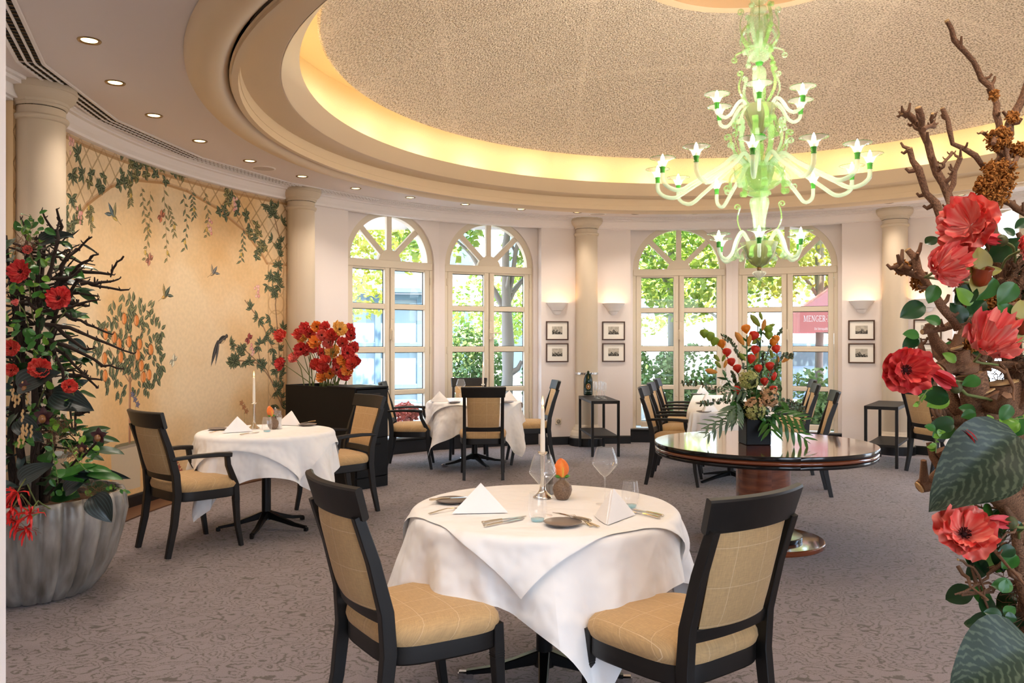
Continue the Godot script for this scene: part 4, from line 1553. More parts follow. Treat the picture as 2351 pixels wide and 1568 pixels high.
	var sockm := sock.mesh()
	var col := MB.new()
	col.lathe([Vector2(0.017, -0.05), Vector2(0.022, -0.044), Vector2(0.017, -0.038), Vector2(0.022, -0.031), Vector2(0.017, -0.025), Vector2(0.023, -0.018), Vector2(0.018, -0.012), Vector2(0.026, -0.004), Vector2(0.02, 0.002)], 18)
	var colm := col.mesh()
	for tier in [[6, -17.0, 268.0, 0.36, 275.0, 243.0, 0.015, 0.92], [12, 10.0, 398.0, 0.80, 442.0, 392.0, 0.017, 0.94], [6, -17.0, 568.0, 0.345, 596.0, 558.0, 0.014, 0.85]]:
		for i in tier[0]:
			var g := deg_to_rad(tier[1] + 360.0 / tier[0] * i)
			var e := Vector3(sin(g), 0, -cos(g)) * -1.0
			e = Vector3(sin(g), 0, cos(g))
			var R: float = tier[3]
			var y0: float = Y.call(tier[2])
			var yd: float = Y.call(tier[4])
			var yc: float = Y.call(tier[5])
			var crest: float = y0 + (0.12 if R < 0.5 else 0.13)
			var p := []
			var k := [[0.07, y0], [0.10, y0 + 0.06], [0.15 if R < 0.5 else 0.2, crest], [0.2 if R < 0.5 else 0.32, lerpf(crest, yd, 0.3)], [R * 0.68, lerpf(crest, yd, 0.78)], [R * 0.82, yd], [R * 0.93, yd + 0.012], [R, lerpf(yd, yc, 0.35)], [R + 0.006, yc - 0.045]]
			var cv := Curve3D.new()
			for q in k.size():
				var pos: Vector3 = e * k[q][0] + Vector3(0, k[q][1], 0)
				var tg := Vector3.ZERO
				if q > 0 and q < k.size() - 1: tg = (e * (k[q + 1][0] - k[q - 1][0]) + Vector3(0, k[q + 1][1] - k[q - 1][1], 0)) / 6.0
				cv.add_point(pos, -tg, tg)
			cv.bake_interval = 0.03
			for q in cv.get_baked_points(): p.append(q)
			b = MB.new()
			b.tube(p, tier[6], 10)
			var arm := part(t, "arm", b, milky)
			var cp := e * (R + 0.006) + Vector3(0, yc, 0)
			var xf := Transform3D(Basis().scaled(Vector3.ONE * tier[7]), cp)
			part(arm, "cup", cupm, clear, xf)
			part(arm, "cup_rim", rimm, deep, xf)
			part(arm, "collar", colm, deep, xf)
			part(arm, "socket", sockm, M.plaster_white, xf)
			part(arm, "bulb", bulbm, M.bulb_glow, xf)
			omni(arm, cp + Vector3(0, 0.06 * tier[7], 0), BULB_E, Color(1.0, 0.95, 0.88), 0.012)
	# curled ribbons: [count, first angle, r0, y0, r1, y1, curl, width]
	for s in [[6, 20.0, 0.05, 112.0, 0.12, 26.0, 0.026, 0.034], [6, 48.0, 0.09, 118.0, 0.115, 62.0, -0.022, 0.03], [6, 10.0, 0.07, 110.0, 0.17, 132.0, 0.024, 0.03], [6, 30.0, 0.07, 244.0, 0.13, 170.0, 0.024, 0.03], [6, 0.0, 0.09, 240.0, 0.17, 300.0, 0.024, 0.034], [9, 14.0, 0.07, 380.0, 0.16, 285.0, 0.028, 0.044], [6, 40.0, 0.06, 380.0, 0.24, 320.0, 0.03, 0.03], [9, 32.0, 0.1, 375.0, 0.23, 432.0, 0.03, 0.044], [4, 60.0, 0.06, 555.0, 0.15, 472.0, 0.026, 0.022], [9, 6.0, 0.08, 560.0, 0.18, 590.0, 0.022, 0.03]]:
		for i in s[0]:
			var g := deg_to_rad(s[1] + 360.0 / s[0] * i)
			part(t, "scroll", scroll(g, s[2], Y.call(s[3]), s[4], Y.call(s[5]), s[6], s[7]), pale if i % 2 else mid)

# ------------------------------------------------------------------ what stands on the tables
func on(px: float, py: float, H: float) -> Vector3:       # where the sight line meets a level surface at height H
	var d := FPX * (EYE - H) / (py - 784.0)
	return Vector3((px - 1175.5) / FPX * d, H, -d)

var proto := {}

func make(kind: String) -> Node3D:
	match kind:
		"wine_glass": return make_wine_glass()
		"tumbler": return make_tumbler()
		"flute": return make_flute()
		"candlestick": return make_candlestick()
		"candle": return make_candle()
		"napkin": return make_napkin()
		"bread_plate": return make_bread_plate()
		"table_knife": return make_table_knife()
		"table_fork": return make_table_fork()
		"pepper_mill": return make_pepper_mill()
		"salt_mill": return make_salt_mill()
		"bud_vase": return make_bud_vase()
		"anthurium": return make_anthurium()
	return null

func put(kind: String, pos: Vector3, turn: float, label: String, group := "") -> Node3D:
	if not proto.has(kind):
		var o: Node3D = make(kind)
		o.set_meta("base_name", String(o.name))
		proto[kind] = o
		o.position = pos
		o.rotation.y = turn
		meta(o, label, "", group)
		return o
	return copy(proto[kind], pos, turn, label, group)

func make_wine_glass() -> Node3D:
	var t := thing("wine_glass", "", "glass")
	var b := MB.new()
	b.lathe([Vector2(0.004, 0.122), Vector2(0.02, 0.134), Vector2(0.056, 0.176), Vector2(0.0565, 0.184), Vector2(0.05, 0.21), Vector2(0.036, 0.25), Vector2(0.034, 0.252)], 40)
	part(t, "bowl", b, M.table_glass)
	b = MB.new()
	b.lathe([Vector2(0.006, 0.004), Vector2(0.0035, 0.02), Vector2(0.0032, 0.1), Vector2(0.005, 0.12), Vector2(0.009, 0.126)], 12)
	part(t, "stem", b, M.table_glass)
	b = MB.new()
	b.lathe([Vector2(0.04, 0.0), Vector2(0.0405, 0.0015), Vector2(0.02, 0.004), Vector2(0.005, 0.008)], 32)
	part(t, "foot", b, M.table_glass)
	return t

func make_tumbler() -> Node3D:
	var t := thing("tumbler", "", "glass")
	var b := MB.new()
	b.lathe([Vector2(0.026, 0.004), Vector2(0.034, 0.018), Vector2(0.039, 0.04), Vector2(0.037, 0.075), Vector2(0.031, 0.113), Vector2(0.0305, 0.114)], 32)
	part(t, "wall", b, M.table_glass)
	b = MB.new()
	b.lathe([Vector2(0, 0.0005), Vector2(0.022, 0.0005), Vector2(0.026, 0.003), Vector2(0.027, 0.011), Vector2(0.0, 0.012)], 28)
	part(t, "thick_base", b, M.blue_base_glass)
	return t

func make_flute() -> Node3D:
	var t := thing("flute", "", "glass")
	var b := MB.new()
	b.lathe([Vector2(0.004, 0.092), Vector2(0.014, 0.104), Vector2(0.025, 0.13), Vector2(0.028, 0.16), Vector2(0.024, 0.215)], 24)
	part(t, "bowl", b, M.flute_glass)
	b = MB.new()
	b.lathe([Vector2(0.03, 0.0), Vector2(0.03, 0.002), Vector2(0.006, 0.006), Vector2(0.003, 0.02), Vector2(0.003, 0.085), Vector2(0.006, 0.096)], 20)
	part(t, "stem", b, M.flute_glass)
	return t

func make_candlestick() -> Node3D:
	var t := thing("candlestick", "", "candlestick")
	var b := MB.new()
	b.lathe([Vector2(0.0, 0.0), Vector2(0.043, 0.0), Vector2(0.045, 0.004), Vector2(0.038, 0.012), Vector2(0.022, 0.026), Vector2(0.014, 0.04), Vector2(0.0125, 0.055)], 32)
	part(t, "base", b, M.silver)
	b = MB.new()
	b.lathe([Vector2(0.0125, 0.05), Vector2(0.0135, 0.056), Vector2(0.0125, 0.062), Vector2(0.0125, 0.195), Vector2(0.014, 0.2)], 24)
	part(t, "shaft", b, M.silver)
	b = MB.new()
	b.lathe([Vector2(0.012, 0.198), Vector2(0.02, 0.202), Vector2(0.023, 0.209), Vector2(0.022, 0.211), Vector2(0.012, 0.206)], 24)
	part(t, "drip_pan", b, M.silver)
	return t

func make_candle() -> Node3D:
	var t := thing("candle", "", "candle")
	var b := MB.new()
	b.lathe([Vector2(0.0, 0.0), Vector2(0.0112, 0.0), Vector2(0.0108, 0.08), Vector2(0.008, 0.2), Vector2(0.006, 0.212), Vector2(0.0, 0.214)], 16)
	part(t, "wax", b, M.wax)
	b = MB.new()
	b.tube([Vector3(0, 0.21, 0), Vector3(0.001, 0.222, 0)], 0.0009, 5)
	part(t, "wick", b, M.black_slot)
	b = MB.new()
	b.lathe([Vector2(0.0008, 0.216), Vector2(0.005, 0.224), Vector2(0.0056, 0.232), Vector2(0.003, 0.246), Vector2(0.0003, 0.26)], 12)
	part(t, "flame", b, M.flame)
	omni(t, Vector3(0, 0.232, 0), 0.012, Color(1.0, 0.66, 0.32), 0.01)
	return t

func make_napkin() -> Node3D:
	var t := thing("folded_napkin", "", "napkin")
	for k in 2:
		var b := MB.new()
		var s := 1.0 - 0.05 * k
		var z := -0.012 * k
		var A := Vector3(-0.118 * s, 0.002, z + 0.03)
		var B := Vector3(0.118 * s, 0.002, z + 0.03)
		var T := Vector3(0.006, 0.122 * s, z - 0.012)
		var C := Vector3(0.0, 0.002, z - 0.085)
		b.grid(10, 10, func(u, w):
			var p := A.lerp(B, u).lerp(T, w)
			return p + Vector3(0, 0, 0.012 * sin(u * PI) * sin(w * PI)))
		b.grid(10, 10, func(u, w): return C.lerp(A, u).lerp(T, w) + Vector3(-0.006, 0, 0) * sin(u * PI) * (1 - w))
		b.grid(10, 10, func(u, w): return B.lerp(C, u).lerp(T, w) + Vector3(0.006, 0, 0) * sin(u * PI) * (1 - w))
		part(t, "fold", b, M.napkin_linen)
	return t

func make_bread_plate() -> Node3D:
	var t := part(self, "bread_plate", null, M.stoneware)
	var b := MB.new()
	b.lathe([Vector2(0, 0.0), Vector2(0.045, 0.0), Vector2(0.068, 0.008), Vector2(0.076, 0.014), Vector2(0.076, 0.014), Vector2(0.073, 0.0155), Vector2(0.064, 0.0105), Vector2(0.045, 0.005), Vector2(0, 0.004)], 40)
	t.mesh = b.mesh()
	t.set_meta("category", "plate")
	return t

func make_table_knife() -> Node3D:
	var t := thing("table_knife", "", "knife")
	var b := MB.new()
	b.strap([Vector3(-0.105, 0.006, 0), Vector3(-0.06, 0.007, 0), Vector3(-0.015, 0.006, 0)], [0.017, 0.014, 0.011], [0.009, 0.009, 0.007], Vector3.BACK, 0.003)
	b.ball(Vector3(-0.105, 0.006, 0), Vector3(0.008, 0.005, 0.0085), 10, 6)
	part(t, "handle", b, M.silver)
	b = MB.new()
	b.strap([Vector3(-0.016, 0.006, 0), Vector3(0.02, 0.0045, 0.001), Vector3(0.08, 0.0035, 0.001), Vector3(0.108, 0.003, -0.003)], [0.009, 0.017, 0.017, 0.004], 0.0022, Vector3.BACK, 0.0006)
	part(t, "blade", b, M.chrome)
	return t

func make_table_fork() -> Node3D:
	var t := thing("table_fork", "", "fork")
	var b := MB.new()
	b.strap([Vector3(-0.1, 0.004, 0), Vector3(-0.05, 0.009, 0), Vector3(0.0, 0.012, 0), Vector3(0.035, 0.008, 0)], [0.016, 0.011, 0.006, 0.008], 0.003, Vector3.BACK, 0.001)
	part(t, "handle", b, M.silver)
	b = MB.new()
	b.strap([Vector3(0.033, 0.008, 0), Vector3(0.045, 0.005, 0), Vector3(0.058, 0.004, 0)], [0.009, 0.021, 0.023], 0.0022, Vector3.BACK, 0.0006)
	part(t, "neck", b, M.silver)
	for i in 4:
		b = MB.new()
		b.strap([Vector3(0.056, 0.004, (i - 1.5) * 0.0062), Vector3(0.08, 0.004, (i - 1.5) * 0.0062), Vector3(0.1, 0.008, (i - 1.5) * 0.006)], [0.0034, 0.003, 0.0018], 0.002, Vector3.BACK, 0.0005)
		part(t, "tine", b, M.silver)
	return t

func make_pepper_mill() -> Node3D:
	var t := thing("pepper_mill", "", "pepper mill")
	var b := MB.new()
	b.lathe([Vector2(0, 0), Vector2(0.026, 0), Vector2(0.026, 0.004), Vector2(0.022, 0.02), Vector2(0.018, 0.05), Vector2(0.021, 0.085), Vector2(0.021, 0.09)], 20)
	part(t, "body", b, glassy("mill_glass", rgb(70, 62, 56), 0.55, 0.05))
	b = MB.new()
	b.lathe([Vector2(0.022, 0.09), Vector2(0.024, 0.094), Vector2(0.022, 0.105), Vector2(0.014, 0.118), Vector2(0.02, 0.13), Vector2(0.014, 0.145), Vector2(0, 0.148)], 20)
	part(t, "head", b, M.table_glass)
	b = MB.new()
	b.ball(Vector3(0, 0.153, 0), Vector3(0.007, 0.008, 0.007), 10, 6)
	part(t, "knob", b, M.chrome)
	return t

func make_salt_mill() -> Node3D:
	var t := thing("salt_mill", "", "salt mill")
	var b := MB.new()
	b.lathe([Vector2(0, 0), Vector2(0.025, 0), Vector2(0.025, 0.004), Vector2(0.021, 0.02), Vector2(0.017, 0.05), Vector2(0.02, 0.085), Vector2(0.02, 0.09)], 20)
	part(t, "body", b, glassy("salt_glass", rgb(236, 232, 226), 0.6, 0.05))
	b = MB.new()
	b.lathe([Vector2(0.021, 0.09), Vector2(0.023, 0.094), Vector2(0.021, 0.105), Vector2(0.013, 0.118), Vector2(0.019, 0.13), Vector2(0.013, 0.145), Vector2(0, 0.148)], 20)
	part(t, "head", b, M.table_glass)
	return t

func make_bud_vase() -> Node3D:
	var t := thing("bud_vase", "", "vase")
	var b := MB.new()
	b.lathe([Vector2(0, 0), Vector2(0.024, 0.0), Vector2(0.028, 0.003), Vector2(0.039, 0.022), Vector2(0.045, 0.045), Vector2(0.041, 0.064), Vector2(0.024, 0.08), Vector2(0.014, 0.088), Vector2(0.013, 0.098), Vector2(0.015, 0.101), Vector2(0.011, 0.1), Vector2(0.009, 0.085)], 36)
	part(t, "body", b, M.brown_vase)
	return t

func make_anthurium() -> Node3D:
	var t := thing("anthurium_bloom", "", "flower")
	var b := MB.new()
	b.usecol = true
	var nz := noise(71, 6.0, 2)
	var k := b.v.size()
	for a in 13:
		for c in 11:
			var u := a / 12.0
			var w := c / 10.0 * 2 - 1
			var hw := 0.034 * pow(sin(PI * clampf(u * 0.88 + 0.1, 0, 1)), 0.65)
			var p := Vector3(w * hw, u * 0.085, 0.012 * (1 - w * w) - 0.03 * u * u - 0.012 * absf(w) * (1 - u))
			b.cur = Color(0.85, 0.16, 0.015).lerp(Color(0.95, 0.5, 0.1), clampf(0.9 - absf(w) * 3.0, 0, 1) * (1 - u) + 0.3 * absf(nz.get_noise_2d(w * 2, u * 0.6)))
			if a == 12: p.x = w * 0.002
			b.vert(p)
	for a in 12:
		for c in 10:
			b.quad(k + a * 11 + c, k + a * 11 + c + 1, k + (a + 1) * 11 + c + 1, k + (a + 1) * 11 + c)
	part(t, "spathe", b, vcol("petal_orange", 0.45))
	b = MB.new()
	b.tube([Vector3(0, 0.006, 0.014), Vector3(0, 0.03, 0.016), Vector3(0, 0.05, 0.012)], [0.003, 0.0032, 0.0016], 8)
	part(t, "spadix", b, mat("spadix_yellow", rgb(236, 190, 70), 0.6))
	for s in [-1.0, 1.0]:
		b = MB.new()
		b.grid(6, 4, func(u, w): return Vector3(s * (0.006 + 0.03 * u), 0.002 + 0.006 * u + (w - 0.5) * 0.016 * sin(PI * u), 0.01 * sin(PI * w)))
		part(t, "leaf", b, mat("leaf_bright", rgb(70, 130, 40), 0.45))
	return t

func vcol(n: String, rough := 0.5) -> StandardMaterial3D:
	if M.has(n): return M[n]
	var m := mat(n, Color.WHITE, rough)
	m.vertex_color_use_as_albedo = true
	return m

func cutlery(px0: float, py0: float, px1: float, py1: float, H: float, kind: String, label: String, lift := 0.0) -> void:
	# handle end at the first pixel, tip at the second
	var a := on(px0, py0, H)
	var b := on(px1, py1, H)
	var dir := b - a
	var p := (a + b) / 2
	p.y = H + lift
	put(kind, p, atan2(-dir.z, dir.x), label, "silver cutlery")

func build_tableware() -> void:
	# table with the brown vase
	var H := 0.7625
	var w := "on the brown vase table"
	put("candlestick", on(1246, 1143, H), 0, "slim silver candlestick %s" % w, "silver candlesticks")
	put("candle", on(1246, 1143, H) + Vector3(0, 0.206, 0), 0, "lit white taper candle %s" % w, "lit candles")
	put("wine_glass", on(1246, 1184, H), 0, "large angular wine glass in front of the candle %s" % w, "stemmed wine glasses")
	put("wine_glass", on(1389, 1158, H), 0, "large angular wine glass behind the folded napkin %s" % w, "stemmed wine glasses")
	put("tumbler", on(1234, 1196, H), 0, "stemless blue-based water glass beside the bread plate %s" % w, "water tumblers")
	put("tumbler", on(1447, 1164, H), 0, "stemless blue-based water glass behind the folded napkin %s" % w, "water tumblers")
	put("bud_vase", on(1291, 1146, H), 0, "small round brown stoneware bud vase %s" % w, "bud vases")
	put("anthurium", on(1291, 1146, H) + Vector3(0, 0.098, 0), 0.15, "single orange anthurium bloom in the brown bud vase", "orange blooms")
	put("pepper_mill", on(1260, 1134, H), 0, "small glass pepper mill behind the candlestick %s" % w, "mills")
	put("napkin", on(1101, 1176, H), 0.1, "white tent-folded napkin by the small fork %s" % w, "folded napkins")
	put("napkin", on(1413, 1192, H), 0.95, "white tent-folded napkin, edge on, %s" % w, "folded napkins")
	put("bread_plate", on(1037, 1153, H), 0, "small grey bread plate behind the folded napkin %s" % w, "grey bread plates")
	put("bread_plate", on(1292, 1205, H), 0, "small grey bread plate with a butter knife across it %s" % w, "grey bread plates")
	cutlery(1104, 1203, 1213, 1186, H, "table_knife", "outer silver knife beside the tumbler %s" % w)
	cutlery(1110, 1211, 1207, 1191, H, "table_knife", "inner silver knife beside the tumbler %s" % w)
	cutlery(1390, 1216, 1287, 1186, H, "table_fork", "silver fork lying furthest under the bread plate %s" % w)
	cutlery(1359, 1211, 1312, 1185, H, "table_fork", "silver fork with its tines beside the bread plate %s" % w)
	cutlery(1345, 1205, 1280, 1189, H, "table_knife", "butter knife lying across the grey bread plate %s" % w, 0.0155)
	cutlery(1500, 1188, 1444, 1174, H, "table_knife", "silver knife beside the edge-on napkin %s" % w)
	cutlery(1506, 1183, 1452, 1170, H, "table_knife", "second silver knife beside the edge-on napkin %s" % w)
	cutlery(1004, 1178, 1050, 1169, H, "table_fork", "silver fork half under the folded napkin %s" % w)
	cutlery(1018, 1156, 1062, 1152, H, "table_knife", "butter knife on the grey plate behind the napkin %s" % w, 0.0155)
	# table beside the painted wall
	H = 0.7755
	w = "by the painted wall"
	put("candlestick", on(583, 984, H), 0, "slim silver candlestick %s" % w, "silver candlesticks")
	put("candle", on(583, 984, H) + Vector3(0, 0.206, 0), 0, "lit white taper candle %s" % w, "lit candles")
	put("tumbler", on(613, 991, H), 0, "stemless water glass %s" % w, "water tumblers")
	put("bud_vase", on(627, 985, H), 0, "small dark bud vase behind the water glass %s" % w, "bud vases")
	put("anthurium", on(623, 984, H) + Vector3(0, 0.098, 0), 0.9, "single orange bloom %s" % w, "orange blooms")
	put("salt_mill", on(641, 984, H), 0, "glass salt mill with white contents %s" % w, "mills")
	put("pepper_mill", on(632, 979, H), 0, "glass pepper mill behind the salt mill %s" % w, "mills")
	put("napkin", on(544, 992, H), 0.55, "white tent-folded napkin by the candlestick %s" % w, "folded napkins")
	put("napkin", on(666, 976, H), -0.25, "white tent-folded napkin by the mills %s" % w, "folded napkins")
	put("bread_plate", on(500, 987, H), 0, "small grey bread plate behind the napkin %s" % w, "grey bread plates")
	put("bread_plate", on(706, 977, H), 0, "small grey bread plate near the sideboard %s" % w, "grey bread plates")
	cutlery(548, 1000, 600, 992, H, "table_knife", "silver knife in front of the tent-folded napkin %s" % w)
	cutlery(722, 972, 690, 977, H, "table_knife", "butter knife on the plate near the sideboard %s" % w, 0.0155)
	cutlery(488, 994, 520, 990, H, "table_fork", "silver fork beside the napkin %s" % w)
	# table in front of the paired windows
	w = "on the window table"
	put("candlestick", on(1109, 923, H), 0, "slim silver candlestick %s" % w, "silver candlesticks")
	put("candle", on(1109, 923, H) + Vector3(0, 0.206, 0), 0, "lit white taper candle %s" % w, "lit candles")
	put("tumbler", on(1051, 925, H), 0, "stemless water glass %s" % w, "water tumblers")
	put("wine_glass", on(1058, 918, H), 0, "stemmed wine glass %s" % w, "stemmed wine glasses")
	put("napkin", on(1008, 922, H), 0.3, "white tent-folded napkin by the sideboard end %s" % w, "folded napkins")
	put("napkin", on(1168, 920, H), -0.3, "white tent-folded napkin by the socket end %s" % w, "folded napkins")
	put("bread_plate", on(1043, 925, H), 0, "small grey bread plate by the water glass %s" % w, "grey bread plates")
	put("bread_plate", on(1165, 925, H), 0, "small grey bread plate in front of the napkin %s" % w, "grey bread plates")
	# long table
	H = 0.7805
	w = "on the long table"
	var q := [[1612, 905], [1624, 926], [1628, 946]]
	for i in 3:
		put("napkin", on(q[i][0], q[i][1], H), 0.7, "white tent-folded napkin %s, %s from the windows" % [w, ["first", "second", "third"][i]], "folded napkins")
		put("bread_plate", on(q[i][0] - 12, q[i][1] + 1, H), 0, "small grey plate %s, %s from the windows" % [w, ["first", "second", "third"][i]], "grey bread plates")
	for i in 2:
		put("napkin", on([1740, 1770][i], [905, 930][i], H), -0.7, "white tent-folded napkin %s behind the bouquet, %s" % [w, ["by the windows", "by the hall table"][i]], "folded napkins")
	for i in 4: put("wine_glass", on(1662 + i * 6.0, 912 + (i % 2) * 8.0, H), 0, "stemmed wine glass standing on the long table", "wine glasses on the long table")
	# champagne on the side table
	H = 0.722
	bottle(on(1350, 907, H))
	var fl := [[1366, 912], [1372, 915], [1379, 911], [1384, 913], [1388, 916]]
	for f in fl: put("flute", on(f[0], f[1], H), 0, "clear sparkling wine glass in the cluster beside the champagne bottle", "glasses beside the champagne bottle")

func bottle(pos: Vector3) -> void:
	var t := thing("champagne_bottle", "large dark green champagne bottle with an oval gold emblem", "bottle", pos)
	t.scale = Vector3.ONE * 1.12
	var b := MB.new()
	b.lathe([Vector2(0, 0.0), Vector2(0.052, 0.0), Vector2(0.057, 0.006), Vector2(0.058, 0.02), Vector2(0.058, 0.17), Vector2(0.054, 0.21), Vector2(0.038, 0.26), Vector2(0.024, 0.295), Vector2(0.017, 0.32), Vector2(0.016, 0.345)], 40)
	part(t, "body", b, M.bottle_green)
	b = MB.new()
	b.lathe([Vector2(0.0168, 0.318), Vector2(0.0172, 0.365), Vector2(0.0195, 0.372), Vector2(0.0195, 0.392), Vector2(0.015, 0.404), Vector2(0, 0.408)], 24)
	part(t, "foil_cap", b, M.foil)
	var gold := mat("emblem_gold", rgb(206, 158, 84), 0.35, 0.6)
	for e in [[0.028, 0.037, 0.0592, gold], [0.02, 0.028, 0.0596, mat("emblem_red", rgb(104, 24, 22), 0.5)], [0.009, 0.017, 0.06, mat("emblem_pale", rgb(226, 200, 160), 0.5)]]:
		b = MB.new()
		b.grid(24, 1, func(u, w):
			var g: float = u * TAU
			var x: float = cos(g) * e[0] * w
			return Vector3(sin(x / 0.058) * e[2], 0.112 + sin(g) * e[1] * w, cos(x / 0.058) * e[2]), true)
		part(t, "emblem", b, e[3])
	for e in [["FÜRST VON METTERNICH", 0.052, 7]]:
		var tm := TextMesh.new()
		tm.text = e[0]
		tm.font = SystemFont.new()
		tm.font.font_names = PackedStringArray(["Droid Serif"])
		tm.font_size = e[2]
		tm.pixel_size = 0.001
		tm.depth = 0.0006
		part(t, "lettering", tm, mat("label_white", rgb(238, 236, 226), 0.5), Transform3D(Basis(), Vector3(0, e[1], 0.0588)))
	b = MB.new()
	for g in 3: b.ball(Vector3(0, 0.215 + g * 0.014, 0.0535 - g * 0.004), Vector3(0.006 - g * 0.001, 0.006, 0.002), 8, 6)
	part(t, "crest", b, gold)

# ------------------------------------------------------------------ flowers, leaves, branches
var FM := {}      # shared plant meshes

func poppy_mesh(sd: int, dark: Color, light: Color, open := 1.0) -> ArrayMesh:
	# crinkled double poppy, radius about 1, facing +y; vertex colours are the streaky dye of the petals
	var r := RandomNumberGenerator.new()
	r.seed = sd
	var nz := noise(sd, 1.1, 3)
	var b := MB.new()
	b.usecol = true
	for layer in 3:
		var n := 5 if layer < 2 else 4
		for k in n:
			var a0 := TAU * k / n + layer * 0.5 + r.randf_range(-0.15, 0.15)
			var len_: float = [1.0, 0.86, 0.62][layer] * r.randf_range(0.86, 1.1)
			var lift: float = r.randf_range(0.28, 0.5) * [1.0, 1.7, 2.4][layer] * open
			var ph := r.randf() * 6.0
			var s0 := b.v.size()
			for i in 13:
				for j in 8:
					var u := i / 12.0 * 2 - 1
					var w := j / 7.0
					var spread := 0.82 * pow(w, 0.45)
					var a := a0 + u * spread
					var edge := len_ * w * (1.0 - 0.16 * u * u + 0.05 * sin(u * 9.0 + ph))
					var ruf := 0.14 * w * w * (sin(u * 8.0 + ph) + 1.3 * nz.get_noise_3d(u * 2.4, w * 2.0, k + layer * 9.0) * 2.0)
					var p := Vector3(cos(a) * edge, lift * (w * w * 0.9) + ruf + 0.03 * layer, sin(a) * edge)
					var t := clampf(0.5 + 1.1 * nz.get_noise_3d(u * 3.5, w * 0.8, k * 3.0 + layer) + 0.35 * (w - 0.5), 0, 1)
					b.cur = light.lerp(dark, t)
					b.vert(p)
			for i in 12:
				for j in 7:
					b.quad(s0 + i * 8 + j, s0 + i * 8 + j + 1, s0 + (i + 1) * 8 + j + 1, s0 + (i + 1) * 8 + j)
	return b.mesh()

func leaf_mesh(wid: float, bend: float, fold: float, tip := 0.85) -> ArrayMesh:
	# unit leaf along +y, upper side +z
	var b := MB.new()
	b.grid(8, 10, func(u, w):
		var q: float = u * 2 - 1
		var hw := wid * 0.5 * pow(sin(PI * pow(clampf(w * 0.98 + 0.02, 0, 1), tip)), 0.75)
		return Vector3(q * hw, w, -bend * w * w + fold * absf(q) * hw * 2 + 0.02 * sin(w * 9.0) * absf(q)))
	return b.mesh()

func aim(pos: Vector3, dir: Vector3, nrm: Vector3, s: float, wide := 1.0) -> Transform3D:
	var y := dir.normalized()
	var z := (nrm - y * nrm.dot(y))
	z = z.normalized() if z.length() > 0.01 else y.cross(Vector3.RIGHT).normalized()
	var x := y.cross(z)
	return Transform3D(Basis(x * s * wide, y * s, z * s), pos)

func crooked(pts: Array, jit: float, n := 3) -> Array:
	var out := []
	for i in pts.size() - 1:
		for k in n:
			var t := float(k) / n
			var j := Vector3(rng.randf_range(-1, 1), rng.randf_range(-1, 1), rng.randf_range(-1, 1)) * jit * (0.0 if i == 0 and k == 0 else 1.0)
			out.append((pts[i] as Vector3).lerp(pts[i + 1], t) + j)
	out.append(pts[pts.size() - 1])
	return out

func branch(p: Node, pts: Array, r0: float, r1: float, m: Material, knots := 4, jit := 0.006, sides := 7) -> MeshInstance3D:
	var c := crooked(pts, jit)
	var rad := []
	for i in c.size(): rad.append(lerpf(r0, r1, float(i) / (c.size() - 1)) * rng.randf_range(0.85, 1.18))
	var b := MB.new()
	b.tube(c, rad, sides)
	for k in knots:
		var i := rng.randi_range(1, c.size() - 1)
		var d := Vector3(rng.randf_range(-1, 1), rng.randf_range(-0.4, 1), rng.randf_range(-1, 1)).normalized()
		var r: float = rad[i]
		b.tube([c[i], c[i] + d * r * 2.2, c[i] + d * r * 3.0 + Vector3(0, r, 0)], [r * 0.7, r * 0.5, r * 0.35], 5)
	return part(p, "branch", b, m)

func flower(p: Node, kind: String, pos: Vector3, look: Vector3, r: float, stem: Array, spin := 0.0, centre := true) -> Node3D:
	# one poppy with its stem, a part of the arrangement it is wired into
	var f := Node3D.new()
	f.name = "poppy"
	p.add_child(f, true)
	var y := look.normalized()
	var x := y.cross(Vector3(0.31, 0.2, 0.9)).normalized()
	var bs := Basis(x, y, x.cross(y)).rotated(y, spin)
	part(f, "petals", FM[kind], M.poppy, Transform3D(bs.scaled(Vector3.ONE * r), pos))
	if centre: part(f, "flower_centre", FM.centre, M.poppy_centre, Transform3D(bs.scaled(Vector3.ONE * r), pos))
	if stem.size():
		var b := MB.new()
		var q := [pos]
		q.append_array(stem)
		b.tube(crooked(q, 0.003, 3), 0.0035, 6)
		part(f, "flower_stem", b, M.stem_green)
	return f

